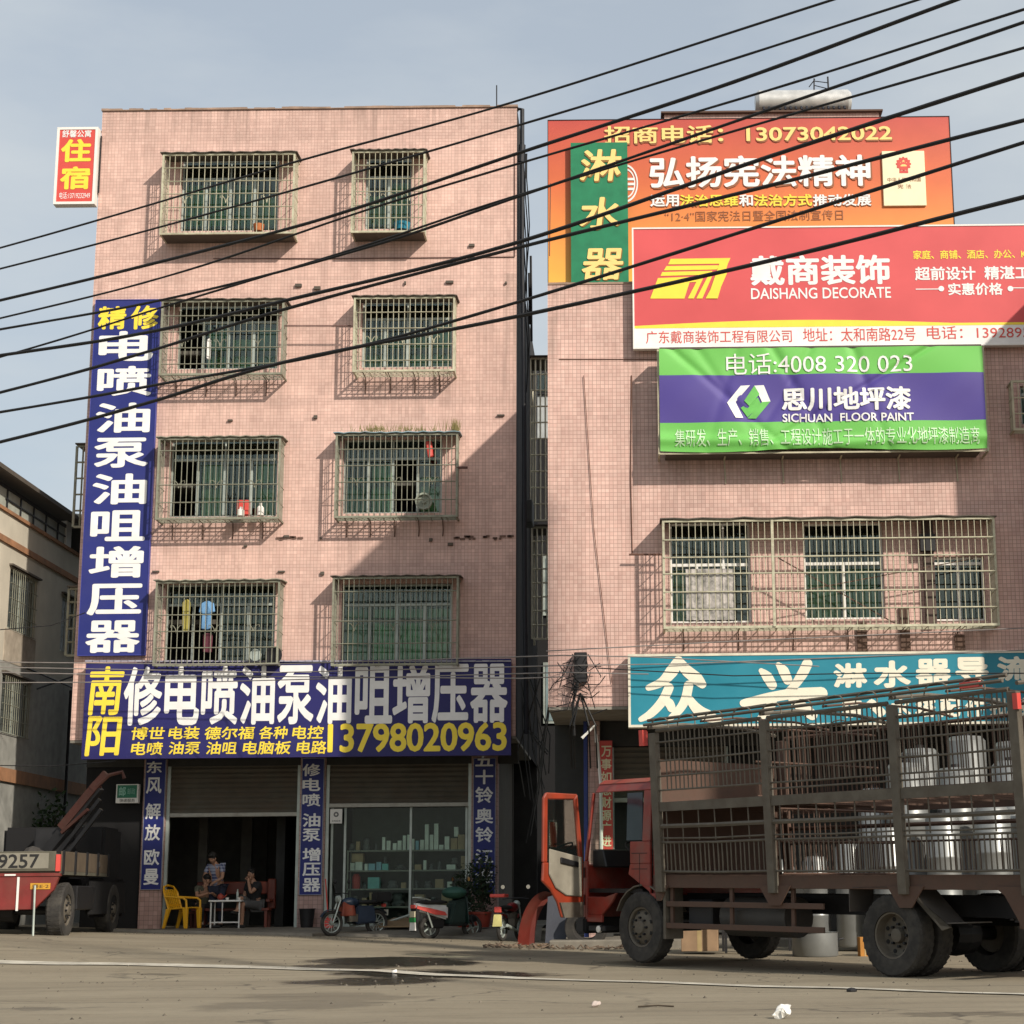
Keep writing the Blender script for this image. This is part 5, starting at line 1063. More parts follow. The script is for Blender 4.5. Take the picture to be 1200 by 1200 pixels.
# cab
def cab():
    y1 = 1.15; y0 = -1.15
    def R(z): return 6.28 if z < 1.4 else 6.28-(z-1.4)*.16     # front slope
    b = MB(); th = .05
    XR = 4.72; ZT = 2.63
    # far side, back, roof, floor, front
    door = [(5.30, .92), (5.22, 1.25), (5.30, 1.5), (5.30, 2.42), (6.02, 2.42), (6.20, 1.5), (6.20, .62), (5.86, .62), (5.62, .88)]
    def side(y, sgn):
        m_ = MB()
        # panel pieces round the door opening and wheel arch
        m_.prism([(XR, y, .92), (4.42+.02+.3, y, 1.0), (5.22, y, 1.25), (5.18, y, 1.4), (XR, y, 1.4)], (0, -sgn*th, 0))
        m_.prism([(XR, y, 1.4), (5.18, y, 1.4), (5.18, y, 1.72), (XR, y, 1.72)], (0, -sgn*th, 0))
        m_.prism([(XR, y, 1.72), (4.90, y, 1.72), (4.90, y-sgn*.04, 2.46), (XR, y-sgn*.04, 2.46)], (0, -sgn*th, 0))
        m_.prism([(XR, y-sgn*.04, 2.46), (6.06, y-sgn*.04, 2.46), (6.02, y-sgn*.1, ZT-.04), (XR, y-sgn*.1, ZT-.04)], (0, -sgn*th, 0))
        m_.prism([(6.08, y-sgn*.03, 2.46), (6.13, y-sgn*.03, 2.46), (6.27, y, 1.45), (6.22, y, 1.45)], (0, -sgn*th, 0))
        m_.prism([(6.20, y, 1.45), (6.28, y, 1.45), (6.30, y, .55), (6.20, y, .55)], (0, -sgn*th, 0))
        m_.prism([(6.20, y, .55), (6.20, y, .66), (5.84, y, .66), (5.84, y, .55)], (0, -sgn*th, 0))
        if sgn > 0: m_.prism([(5.84, y, .66), (6.19, y, .66), (6.19, y, .92), (5.76, y, .92), (5.5, y, .98), (5.6, y, .85)], (0, -sgn*th, 0))
        m_.prism([(4.60, y, .66), (4.62, y, .62), (4.70, y, .62), (4.62+.12, y, .95), (4.72, y, .98), (4.60, y, .98)], (0, -sgn*th, 0))
        if sgn < 0: m_.prism([(5.22, y, .98), (6.19, y, .66), (6.19, y, 1.5), (5.18, y, 1.5)], (0, th, 0))
        return m_
    c = thing('cab', None, None); c.parent = TRK
    s_ = side(y1, 1); s_.build('side_panel', TRED, c, bevel=.012)
    side(y0, -1).build('side_panel', TRED, c, bevel=.012)
    m_ = MB(); m_.prism([(XR, y1-.06, ZT-.06), (XR, y1-.2, ZT+.02), (XR, y0+.2, ZT+.02), (XR, y0+.06, ZT-.06)], (1.34, 0, 0)); m_.build('roof', TRED, c, bevel=.03)
    MB().box(XR-.05, XR, y0+.05, y1-.05, .95, ZT-.05).build('back_panel', TRED, c, bevel=.02)
    m_ = MB(); m_.hexa([(6.24, y0+.05, .55), (6.34, y0+.05, .55), (6.34, y1-.05, .55), (6.24, y1-.05, .55), (6.24, y0+.05, 1.4), (6.32, y0+.05, 1.4), (6.32, y1-.05, 1.4), (6.24, y1-.05, 1.4)]); m_.build('front_panel', TRED, c, bevel=.02)
    MB().box(6.2, 6.42, -1.2, 1.2, .38, .62).build('front_bumper', DARKM, c, bevel=.03)
    MB().hexa([(6.27, y0+.1, 1.42), (6.28, y0+.1, 1.42), (6.28, y1-.1, 1.42), (6.27, y1-.1, 1.42), (6.06, y0+.15, 2.5), (6.07, y0+.15, 2.5), (6.07, y1-.15, 2.5), (6.06, y1-.15, 2.5)]).build('windscreen', GLASSC, c)
    MB().box(4.95, 6.2, y0+.06, y1-.05, .98, 1.04).build('cab_floor', DARKM, c)
    MB().prism([(4.9, 1.148-.01, 1.74), (5.28, 1.13, 1.74), (5.28, 1.11, 2.43), (4.93, 1.11, 2.43)], (0, -.012, 0)).build('quarter_window', M('blackish_pane', (.03, .04, .055), .12), c)
    for y in (.62, -.5):
        s2 = MB().hexa([(4.95, y-.26, 1.2), (5.5, y-.26, 1.2), (5.5, y+.26, 1.2), (4.95, y+.26, 1.2), (4.95, y-.25, 1.36), (5.5, y-.25, 1.4), (5.5, y+.25, 1.4), (4.95, y+.25, 1.36)]); s2.hexa([(4.88, y-.24, 1.36), (5.02, y-.24, 1.36), (5.02, y+.24, 1.36), (4.88, y+.24, 1.36), (4.80, y-.2, 2.1), (4.9, y-.2, 2.1), (4.9, y+.2, 2.1), (4.80, y+.2, 2.1)]); s2.build('seat', BLACK, c, bevel=.03)
    m_ = MB(); m_.hexa([(5.85, y0+.1, 1.35), (6.2, y0+.1, 1.35), (6.2, y1-.1, 1.35), (5.85, y1-.1, 1.35), (5.95, y0+.1, 1.62), (6.2, y0+.1, 1.62), (6.2, y1-.1, 1.62), (5.95, y1-.1, 1.62)]); m_.build('dashboard', DARKM, c, bevel=.02)
    m_ = MB(); ctr = Vector((5.62, .6, 1.62)); ax = Vector((.5, 0, -.86)).normalized(); xx = Vector((0, 1, 0)); yy = ax.cross(xx)
    m_.tube([ctr+xx*.22*math.cos(k*math.pi/10)+yy*.22*math.sin(k*math.pi/10) for k in range(21)], .014, 6); m_.tube([ctr, ctr+ax*.35], .02, 6); m_.bar(ctr-xx*.2, ctr+xx*.2, .03); m_.build('steering_wheel', BLACK, c, kind='stuff')
    # wheel arch lining
    m_ = MB()
    for k in range(8):
        a = math.pi*(.12+.76*k/8); b_ = math.pi*(.12+.76*(k+1)/8); m_.bar((4.9+.63*math.cos(a), .98, .5+.60*math.sin(a)), (4.9+.63*math.cos(b_), .98, .5+.60*math.sin(b_)), .34, .02, up=(0, 0, 1))
    m_.build('wheel_arch', TGREY, c)
    MB().box(4.78, 5.14, 1.146, 1.153, 1.545, 1.555).box(4.78, 5.14, 1.146, 1.153, 1.32, 1.33).box(4.95, 4.958, 1.146, 1.153, .96, 1.54).build('panel_seam', BLACK, c, kind='stuff')
    MB().tube([(4.66, 1.05, 1.1), (4.63, 1.1, 1.6), (4.64, 1.0, 2.5)], .03, 6).build('air_intake', DARKM, c)
    MB().box(5.75, 6.15, .9, 1.16, .42, .5).build('step', DARKM, c, bevel=.01)
    MB().lathe([(.0, 0), (.055, .01), (.05, .05), (0, .06)], (5.9, 1.12, .45), (0, 1, 0), 10).build('marker_lamp', WHITE, c)
    # driver door swung wide open about its front edge
    d = thing('door', None, None); d.parent = TRK; d.location = (6.24, 1.17, 0); d.rotation_euler = (0, 0, rad(-76))
    # door local: x back along the closed door -> here -x ; we build from hinge (0) to -.95
    def dp(pts, y, off): return MB().prism([(x, y, z) for x, z in pts], (0, off, 0))
    out_ = [(0, .62), (-.02, 1.5), (-.16, 2.44), (-.9, 2.44), (-.95, 2.38), (-.97, 1.4), (-.98, 1.15), (-.78, 1.02), (-.62, .84), (-.52, .62)]
    # sill panel below the window and four window bars
    lo = [(0, .62), (-.01, 1.42), (-.96, 1.42), (-.98, 1.15), (-.78, 1.02), (-.62, .84), (-.52, .62)]
    m_ = dp(lo, 0, .05); m_.prism([(x, 0, z) for x, z in ((-.01, 1.42), (-.16, 2.44), (-.24, 2.36), (-.10, 1.42))], (0, .05, 0)); m_.prism([(x, 0, z) for x, z in ((-.16, 2.44), (-.9, 2.44), (-.87, 2.34), (-.24, 2.36))], (0, .05, 0)); m_.prism([(x, 0, z) for x, z in ((-.9, 2.44), (-.97, 2.36), (-.97, 1.42), (-.87, 1.42), (-.87, 2.34))], (0, .05, 0))
    m_.build('door_shell', TORG, d, bevel=.014)
    dp([(-.08, .92), (-.08, 1.5), (-.86, 1.62), (-.86, 1.25), (-.70, 1.05), (-.45, .94)], -.03, .028).build('door_trim', M('grey_door_trim', (.27, .25, .20), .7, dirt=.4), d, bevel=.012)
    dp([(-.2, 1.35), (-.2, 1.43), (-.62, 1.50), (-.62, 1.41)], -.06, .03).build('armrest', DARKM, d, bevel=.01)
    dp([(-.10, 1.43), (-.245, 2.35), (-.865, 2.33), (-.865, 1.43)], .02, .006).build('door_window', GLASSC, d)
    MB().lathe([(0, 0), (.012, 0), (.012, .3), (0, .3)], (-.1, .05, 1.7), (-.1, 1, .1), 6).build('mirror_arm', BLACK, d)
    dp([(-.30, 1.62), (-.30, 2.05), (-.52, 2.05), (-.52, 1.62)], .28, .04).build('mirror_case', BLACK, d, bevel=.015)
    dp([(-.32, 1.65), (-.32, 2.02), (-.50, 2.02), (-.50, 1.65)], .274, .004).build('mirror_glass', MIRR, d)
    MB().box(-.90, -.74, .05, .075, 1.28, 1.33).build('door_handle', BLACK, d, bevel=.006); MB().tube([(0, .02, .8), (0, .02, .95)], .025, 6).tube([(0, .02, 1.2), (0, .02, 1.35)], .025, 6).build('hinge', DARKM, d, kind='stuff')
    m_ = MB(); m_.prism([(-.05, -.002, .62), (-.5, -.002, .62), (-.6, -.002, .84), (-.05, -.002, .84)], (0, -.03, 0)); m_.build('lower_trim', TGREY, d)
cab()
# ------------------------------------------------------------------ steel tanks and drums behind the truck
SP_ = random.Random(8)
tk = [(5.6, 31.4, .2, .33, 2.9), (4.8, 31.6, .2, .36, 3.0), (6.5, 31.3, .2, .30, 3.0), (5.2, 30.6, .1, .28, 2.2), (6.0, 30.5, .1, .30, 2.3), (4.35, 30.9, .1, .27, 2.0), (3.75, 31.4, .15, .25, 1.7), (6.8, 30.4, .1, .26, 2.5)]
tl = ['tall stainless steel water tank, widest of those behind the rear of the cage', 'tall broad stainless tank behind the middle of the truck cage', 'tall slim stainless tank behind the truck cage corner post', 'shorter stainless cylinder in front of the tall tanks', 'shorter stainless cylinder close to the cage corner', 'low stainless cylinder beside the tall broad tank', 'lowest upright stainless cylinder, farthest from the rear gate', 'slim bright cylinder nearest the rear gate']
tk += [(3.2, 31.6, .15, .22, 1.5), (7.3, 31.5, .2, .34, 3.2), (5.95, 32.2, .2, .34, 3.5), (5.15, 32.3, .2, .33, 3.3), (4.3, 32.0, .2, .3, 2.6), (6.75, 32.2, .2, .32, 3.4)]
tl += ['short narrow steel cylinder left of the low cylinder by the work tables', 'tall steel cylinder half hidden by the rear gate', 'tallest steel tank in the back row near the middle of the row', 'tall steel tank in the back row behind the broad tank', 'medium steel tank in the back row nearest the work tables', 'tall steel tank in the back row close to the rear gate']
for (x, y, z, r_, h), lb in zip(tk, tl):
    t = thing('steel_tank', lb, 'tank', (x, y, z), group='stainless tanks standing behind the truck')
    MB().lathe([(0, 0), (r_*.9, 0), (r_, .04), (r_, h*.33), (r_*1.02, h*.335), (r_*1.02, h*.35), (r_, h*.355), (r_, h*.66), (r_*1.02, h*.665), (r_*1.02, h*.68), (r_, h*.685), (r_, h-.1), (r_*.8, h-.02), (r_*.25, h), (0, h)], (0, 0, 0), n=24).build('shell', STEEL, t, smooth=True); MB().lathe([(r_*.22, 0), (r_*.22, .05), (0, .06)], (0, 0, h), n=12).build('lid', DARKM, t)
for (x, y, lb, r_, h) in ((960, 1117, 'wide short steel pot on the pavement seen under the truck', .36, .36), (700, 0, '', 0, 0)):
    if r_: p = on_ground(x, y); p = Vector((2.95, 29.6, .06)); t = thing('steel_pot', lb, 'pot', p); MB().lathe([(r_*.96, 0), (r_, .02), (r_, h), (r_*1.05, h+.01), (r_*.94, h), (r_*.94, .02)], (0, 0, 0), n=28).build('body', STEEL, t, smooth=True); MB().tube([(r_, -.08, h*.7), (r_+.08, -.06, h*.75), (r_+.08, .06, h*.75), (r_, .08, h*.7)], .012, 5).build('handle', DARKM, t)
sd = [(1.9, 30.6, .28, .22, 'stainless dome lid on a low crate behind the lower cage bars'), (2.5, 30.8, .3, .26, 'larger stainless bowl upside down behind the lower cage bars')]
for (x, y, r_, h, lb) in sd:
    small('steel_bowl', lb, 'bowl', MB().lathe([(r_, 0), (r_*.98, h*.3), (r_*.75, h*.75), (r_*.3, h), (0, h*1.02)], (x, y, 1.32), n=24), STEEL, smooth=True)
for x0, lb in ((1.55, 'grey work table carrying a steel dome behind the truck'), (2.15, 'grey work table carrying the larger steel bowl behind the truck')):
    t = thing('work_table', lb, 'table', (x0, 30.3, .1)); MB().box(0, .58, 0, .95, 1.17, 1.21).build('top', TGREY, t)
    for a in (.04, .54):
        for b in (.05, .9): MB().box(a-.02, a+.02, b-.02, b+.02, 0, 1.165).build('leg', DARKM, t)
# goods on the pavement by the right shop
def crate(name, lb, x, y, z, w, d_, h, mat, group=None):
    t = thing(name, lb, 'box', (x, y, z), SP_.uniform(-.15, .15), group); MB().box(-w/2, w/2, -d_/2, d_/2, 0, h).build('carton', mat, t, bevel=.006); MB().box(-w*.06, w*.06, -d_/2-.003, d_/2+.003, .0, h+.002).build('tape', M('tape', (.4, .3, .15), .4) if 'tape' not in bpy.data.materials else bpy.data.materials['tape'], t); return t
CARD = M('brown_cardboard', (.30, .20, .12), .85)
crate('carton', 'brown carton behind the cage near the steel dome', 1.2, 31.0, .12, .6, .5, 1.45, CARD); crate('carton', 'small orange carton on the pavement under the truck', 3.7, 29.5, .05, .16, .16, .3, M('orange_card', (.45, .2, .04), .8)); crate('carton', 'tall pale carton beside the low steel pot', 3.95, 29.7, .05, .22, .2, .42, M('pale_card', (.4, .38, .33), .8))
# ------------------------------------------------------------------ red crane truck at the far edge, seen from behind
RT = thing('crane_truck', 'red flatbed truck with a folded crane boom, large digits on its tailboard', 'truck', (-11.45, 34.0, .36), rad(2))
W2 = 1.15
RT2 = M('faded_red_truck_paint', (.20, .028, .025), .4, dirt=.4, dcol=(.12, .07, .05), dscale=2.5); BEDG = M('dirty_green_grey_board', (.10, .095, .07), .8, dirt=.5); TAILW = M('dirty_white_tailboard', (.24, .225, .18), .7, dirt=.45, dcol=(.15, .12, .09))
for x in (-W2+.15, W2-.15):
    for y in (.55, 4.1): wheel(RT, 'wheel', (x*1.0, y+.1, .5), .5, .3, 1)
for w_ in [c for c in RT.children if c.name.startswith('wheel')]:
    w_.rotation_euler = (0, 0, rad(-90) if w_.location.x > 0 else rad(90))
MB().box(-W2, W2, -.0, 3.6, 1.14, 1.2).build('bed_floor', BEDG, RT)
t_ = MB().box(-W2, W2-.1, -.05, -.0, 1.20, 1.56).build('tailboard', BEDG, RT, bevel=.01)
MB().box(-W2+.1, W2-.22, -.062, -.052, 1.25, 1.53).build('white_panel', TAILW, RT)
MB().box(W2-.09, W2-.01, -.06, -.0, 1.2, 1.5).build('tail_reflector', REDP, RT)
MB().box(W2-.03, W2, .02, 3.6, 1.2, 1.56).build('side_board', M('weathered_side_board', (.10, .075, .05), .85, dirt=.4), RT, bevel=.005); MB().box(-W2, -W2+.03, .02, 3.6, 1.2, 1.56).build('side_board', PLY, RT)
for k in range(5): MB().box(W2, W2+.03, .05+.85*k, .12+.85*k, 1.15, 1.58).build('board_post', DARKM, RT)
m_ = MB(); m_.prism([(-W2, -.03, 1.12), (W2-.02, -.03, 1.12), (W2-.12, -.03, .86), (W2-.45, -.03, .52), (-W2, -.03, .50)], (0, .12, 0)); m_.build('rear_panel', RT2, RT, bevel=.012)
MB().box(-W2, W2, -.05, .08, 1.11, 1.17).build('rear_beam', RT2, RT, bevel=.006)
for k in range(5): MB().box(.15-.42*k, .35-.42*k, -.056, -.052, 1.125, 1.155).build('white_reflector', WHITE, RT)
MB().box(.0+.38, .0+.42, -.05, -.034, .5, 1.1).build('reflector_strip', WHITE, RT)
pl = MB().box(.62, .98, -.045, -.034, .88, .99).build('number_plate', M('yellow_plate', (.55, .28, .03), .5), RT)
MB().box(-.12, .05, -.06, -.034, .82, .86).build('tail_lamp', REDP, RT)
def flat_text(s, x0, x1, z0, z1, y, mat, par, w=.01, nm='lettering'):
    vs, fs, a0, a1, b0, b1 = glyph(s, 1.0); mb = MB()
    for i, (ox, oy) in enumerate([(0, 0)] if w < .012 else [(math.cos(a*math.pi/4)*w, math.sin(a*math.pi/4)*w) for a in range(8)]):
        mb.add([(x0+(a+ox-a0+w)/(a1-a0+2*w)*(x1-x0), y-.0003*i, z0+(b+oy-b0+w)/(b1-b0+2*w)*(z1-z0)) for a, b in vs], fs)
    me = bpy.data.meshes.new(nm); me.from_pydata(mb.v, [], mb.f); me.materials.append(mat); o = bpy.data.objects.new(nm, me); COL.objects.link(o); o.parent = par; o['kind'] = 'stuff'; return o
flat_text('9257', .02, .76, 1.26, 1.51, -.065, BLACK, RT, .018); flat_text('F', -.5, -.34, 1.26, 1.51, -.065, BLACK, RT, .018)
flat_text('粤E·2', .65, .95, .90, .97, -.047, BLACK, RT, .0)
m_ = MB()
for x in (-.5, .5): m_.box(x-.06, x+.06, .05, 5.2, .8, 1.1)
m_.lathe([(.08, -.95), (.08, .95)], (0, .6, .5), (1, 0, 0), 10); m_.lathe([(.2, -.2), (.22, .2)], (0, .6, .5), (1, 0, 0), 12); m_.build('chassis', DARKM, RT, kind='stuff')
MB().box(W2-.35, W2-.02, 1.3, 2.6, .5, .95).build('tool_box', DARKM, RT, bevel=.02)
MB().tube([(.72, -.1, .95), (.74, -.12, .0)], .02, 6).build('prop_stand', ALU, RT)
m_ = MB(); m_.box(-1.1, .95, 3.95, 5.4, .9, 2.15); m_.box(1.0, 1.12, 2.4, 5.3, .35, 1.1); m_.build('cab', M('shadow_dark_cab', (.008, .008, .009), .85), RT, bevel=.06)  # cab and skirt coloured near-black to stand in for shadow
# crane column, stabiliser, folded boom
MB().box(-.3, .4, 3.3, 3.8, 1.2, 2.1).build('crane_column', DARKM, RT, bevel=.03)
m_ = MB(); m_.bar((-.05, 3.3, 1.6), (1.02, 3.0, 2.9), .16, .2); m_.bar((.15, 3.25, 1.5), (1.06, 2.95, 2.65), .07); m_.bar((.3, 3.2, 1.45), (1.1, 2.95, 2.45), .07); m_.build('lower_boom', DARKM, RT, kind='stuff')
m_ = MB(); m_.bar((.28, 3.15, 2.1), (1.0, 2.95, 2.95), .14, .16); m_.bar((.9, 2.95, 2.85), (1.18, 2.9, 3.16), .11, .14); m_.tube([(1.0, 2.9, 2.9), (1.25, 2.85, 3.12), (1.5, 2.85, 3.18), (1.55, 2.85, 3.05)], .04, 6); m_.bar((.3, 3.1, 2.0), (.85, 2.9, 2.45), .06); m_.build('upper_boom', M('worn_dark_red_boom', (.055, .016, .011), .7, dirt=.5), RT, kind='stuff')
m_ = MB()
for k in range(4): m_.tube([(-.62+.05*k, .6, 1.5), (-.62+.05*k, .62, 2.15)], .014, 5)
m_.tube([(-.64, .6, 2.14), (-.42, .6, 2.14)], .02, 5); m_.tube([(-.64, .6, 1.62), (-.42, .6, 1.62)], .02, 5); m_.box(-.7, -.36, .5, .7, 1.21, 1.5); m_.build('steel_rack', TGREY, RT, kind='stuff')
m_ = MB(); rnd = random.Random(5)
for k in range(12): m_.blob((rnd.uniform(-1, 1), rnd.uniform(.4, 3), 1.3+rnd.random()*.2), (rnd.uniform(.1, .25), .2, rnd.uniform(.08, .2)), 7, 5)
m_.build('cargo_sacks', M('grimy_cargo', (.05, .045, .04), .9), RT, kind='stuff')
# leafy creeper between the grey house and the truck
def bush(name, lab, cat, c, r, n, leaf, mat=LEAF, stem=True):
    t = thing(name, lab, cat, c); rnd = random.Random(hash(lab) % 1000 if False else len(lab)); mb = MB()
    for k in range(n):
        d = Vector((rnd.gauss(0, .45), rnd.gauss(0, .45), rnd.gauss(0, .42))); d = d if d.length < 1 else d.normalized(); p = Vector((d.x*r[0], d.y*r[1], d.z*r[2]+r[2]*1.02)); q = Vector((rnd.uniform(-1, 1), rnd.uniform(-1, 1), rnd.uniform(-.6, 1))).normalized(); s_ = q.cross(Vector((rnd.random(), rnd.random(), rnd.random()))).normalized(); L = leaf*rnd.uniform(.6, 1.3)
        mb.add([p, p+q*L*.5+s_*L*.22, p+q*L, p+q*L*.5-s_*L*.22], [(0, 1, 2, 3)])
    o = flat(mb, 'foliage', mat, t, 'stuff')
    if stem:
        m2 = MB()
        for k in range(7): m2.tube([(0, 0, 0), (rnd.uniform(-.2, .2)*r[0], rnd.uniform(-.2, .2)*r[1], r[2]*.8), (rnd.uniform(-.7, .7)*r[0], rnd.uniform(-.6, .6)*r[1], r[2]*rnd.uniform(1.2, 1.8))], [.02, .014, .006], 5)
        m2.build('stem', M('bark', (.09, .07, .05), .9) if 'bark' not in bpy.data.materials else bpy.data.materials['bark'], t, kind='stuff')
    return t
bush('climbing_plant', 'dark leafy plant against the grey house behind the crane truck', 'plant', (-13.6, 44, 1.4), (.5, .5, 1.1), 700, .16)
# ------------------------------------------------------------------ green lit box sign and shop notices
Y = 41.0
t = board('box_sign', 'small white box sign with a green upper half fixed to the outer shop pillar', 'sign', rct(136, 919, 162, 941, Y), Y, .16, WHITE, None)
r = rct(137.5, 920, 160.5, 935, Y); part(t, MB().box(r[0], r[1], Y-.006, Y-.001, r[2], r[3]), 'green_panel', M('green_panel', (.02, .16, .09), .5)); letter(t, [('邮', 139.5, 922, 147.5, 933)], Y-.008, M('pale_green_mark', (.25, .5, .4), .5), w=.02); letter(t, [('邮政', 149.5, 923.5, 158.5, 931)], Y-.008, M('pale_green_text', (.2, .42, .33), .5), w=.01); letter(t, [('快递服务', 140, 936, 158, 940)], Y-.003, BLACK, w=0)
Y = YP+.06
r = rct(387, 948, 401, 965, Y); t = thing('paper_notice', 'white square notice with a round emblem under the shop shutter', 'poster', ((r[0]+r[1])/2, Y, r[2])); MB().box(r[0]-t.location.x, r[1]-t.location.x, -.012, 0, 0, r[3]-r[2]).build('sheet', WHITE, t)
mb = MB(); h_ = r[3]-r[2]; mb.lathe([(.058, 0), (.058, .004)], (0, -.0125, h_*.62), (0, -1, 0), 16); mb.build('emblem', M('grey_print', (.15, .15, .15), .6), t); mb = MB(); mb.lathe([(.028, 0), (.028, .003)], (0, -.017, h_*.62), (0, -1, 0), 4); mb.build('emblem_centre', WHITE, t); flat_text('文明经营', -.1, .1, .035, .075, -.016, BLACK, t, 0)
# ------------------------------------------------------------------ glass shop front with display shelves
SF = thing('glass_shopfront', 'glass front panel wall under the half closed shutter with shelves behind', 'shop front')
gx0, gx1 = pil[1][1]+.1, pil[2][0]-.1
mb = MB(); 
for x in (gx0, px(403, 41.5), px(480, 41.5), gx1-.05): mb.box(x, x+.05, 41.44, 41.5, FZ, 3.1)
mb.box(gx0+.05, gx1-.05, 41.45, 41.49, FZ+.0, FZ+.06); mb.build('frame', ALU, SF)
xs_ = [gx0+.05, px(403, 41.5), px(480, 41.5), gx1-.05]
for a, b in zip(xs_, xs_[1:]): MB().box(a+(.05 if a != xs_[0] else 0), b, 41.465, 41.475, FZ+.06, 3.1).build('pane', GLASSC, SF)
SR = thing('display_rack', 'grey metal display rack of four shelves behind the shop glass', 'shelf', (0, 0, 0))
sx0, sx1 = px(407, 41.9), px(552, 41.9); YK = 41.9
shelf_y = [996, 1019.5, 1041, 1062]
SZ = [at(470, y, YK).z for y in shelf_y]
for z in SZ+[FZ+.12]: MB().box(sx0, sx1, YK-.02, YK+.45, z-.03, z).build('shelf', M('pale_shelf_edge', (.27, .28, .24), .5) if 'pale_shelf_edge' not in bpy.data.materials else bpy.data.materials['pale_shelf_edge'], SR)
for x in (sx0, px(480.5, YK), sx1-.03):
    for y in (YK-.03, YK+.43): MB().box(x, x+.035, y, y+.03, FZ, SZ[0]).build('upright', bpy.data.materials['pale_shelf_edge'], SR)
MB().box(sx0, sx1, YK+.7, YK+.72, FZ, 3.6).build('back_board', M('shelf_back_board', (.075, .085, .075), .8), SR)
BXM = [M('white_parts_box', (.80, .85, .80), .7), M('pale_blue_box', (.28, .52, .66), .7), M('kraft_box', (.45, .33, .20), .8), M('grey_part', (.14, .15, .15), .5), M('red_drum', (.5, .06, .05), .6), M('teal_box', (.20, .55, .55), .7)]
BN = ['white parts box', 'pale blue parts box', 'brown kraft box', 'grey metal part', 'red rounded can', 'teal parts box']
SN = ['top shelf', 'second shelf', 'third shelf', 'bottom shelf']
bl = [(0, 448, 452, 981, 0), (0, 453, 458, 985, 0), (0, 460, 465, 988, 0), (0, 466, 471, 985, 0), (0, 472, 476, 979, 0), (0, 477, 481, 978, 0), (0, 482, 486, 983, 0), (0, 487, 491, 985, 1), (0, 492, 497, 984, 0), (0, 498, 503, 966, 0), (0, 503.5, 508, 978, 0), (0, 508.5, 514, 965, 0), (0, 514.5, 520, 990, 0), (0, 521, 527, 980, 0), (0, 528, 536, 982, 2), (0, 536.5, 545, 978, 2), (0, 532, 537.5, 969, 0), (0, 545.5, 552, 961, 3), (0, 424, 434, 982, 3), (0, 438, 442, 988, 3),
 (1, 410, 416, 1011, 0), (1, 416.5, 425, 1010, 0), (1, 412, 426, 1000, 2), (1, 427, 431, 1012, 0), (1, 432, 440, 1012, 1), (1, 441, 447, 1010, 1), (1, 447.5, 455, 1012, 5), (1, 449, 453, 1004, 3), (1, 462, 476, 1013, 3), (1, 523, 534, 1013, 0), (1, 528, 537, 1005, 3), (1, 540, 551, 1003, 2), (1, 512, 517, 1009, 3),
 (2, 412, 422, 1024, 4), (2, 431, 445, 1028, 5), (2, 436, 444, 1031, 0), (2, 453, 467, 1032, 3), (2, 485, 490, 1031, 3), (1, 480, 484, 1010, 3), (1, 486, 494, 1013, 2), (1, 496, 500, 1008, 0), (1, 502, 508, 1012, 3), (2, 424, 429, 1034, 3), (2, 470, 476, 1034, 2), (2, 496, 506, 1032, 3), (2, 510, 520, 1030, 2), (2, 524, 530, 1033, 0), (2, 534, 541, 1031, 3), (2, 544, 550, 1034, 1), (3, 424, 430, 1052, 2), (3, 448, 455, 1050, 3), (3, 486, 498, 1048, 2), (3, 503, 512, 1051, 3), (3, 517, 530, 1047, 2), (3, 536, 546, 1050, 3), (0, 408, 416, 988, 3), (0, 417, 422, 986, 2), (3, 433, 445, 1046, 2), (3, 458, 474, 1047, 3), (3, 412, 420, 1050, 3)]
pr_ = {}; ORD = 'first second third fourth fifth sixth seventh eighth ninth tenth eleventh twelfth thirteenth fourteenth fifteenth sixteenth'.split()
for i, (sh, x0, x1, yt, mi) in enumerate(bl):
    zb = SZ[sh] if not (yt in (1000, 969, 1004, 1005) ) else at(470, {1000: 1010, 969: 981, 1004: 1011, 1005: 1013}[yt], YK).z
    a = at(x0, yt, YK+.1); b = at(x1, yt, YK+.1); h_ = max(.06, a.z-zb-.003); w_ = b.x-a.x-.008
    if mi == 4: m_ = MB().lathe([(w_*.5, 0), (w_*.5, h_*.8), (w_*.3, h_), (0, h_)], ((a.x+b.x)/2, YK+.2, zb+.002), n=14)
    elif mi == 3: m_ = MB().lathe([(w_*.4, 0), (w_*.5, h_*.25), (w_*.35, h_*.5), (w_*.42, h_*.8), (w_*.2, h_), (0, h_)], ((a.x+b.x)/2, YK+.2, zb+.002), n=12)
    else: d_ = min(.3, max(.1, w_*1.2)); m_ = MB().box(a.x+.004, b.x-.004, YK+.05+(i % 3)*.03, YK+.05+(i % 3)*.03+d_, zb+.002, zb+h_)
    k_ = (sh, mi); pr_[k_] = pr_.get(k_, 0)+1; tot = sum(1 for q in bl if (q[0], q[4]) == k_)
    lab = BN[mi]+' on the '+SN[sh]+' of the display rack' if tot == 1 else ORD[pr_[k_]-1]+' '+BN[mi]+' from the shutter pillar on the '+SN[sh]+' of the rack'
    small('parts_box' if mi not in (3, 4) else ('machine_part' if mi == 3 else 'oil_can'), lab, 'box' if mi not in (3, 4) else 'part' if mi == 3 else 'can', m_, BXM[mi], 'goods on the '+SN[sh]+' of the display rack', bevel=.004 if mi not in (3, 4) else 0)
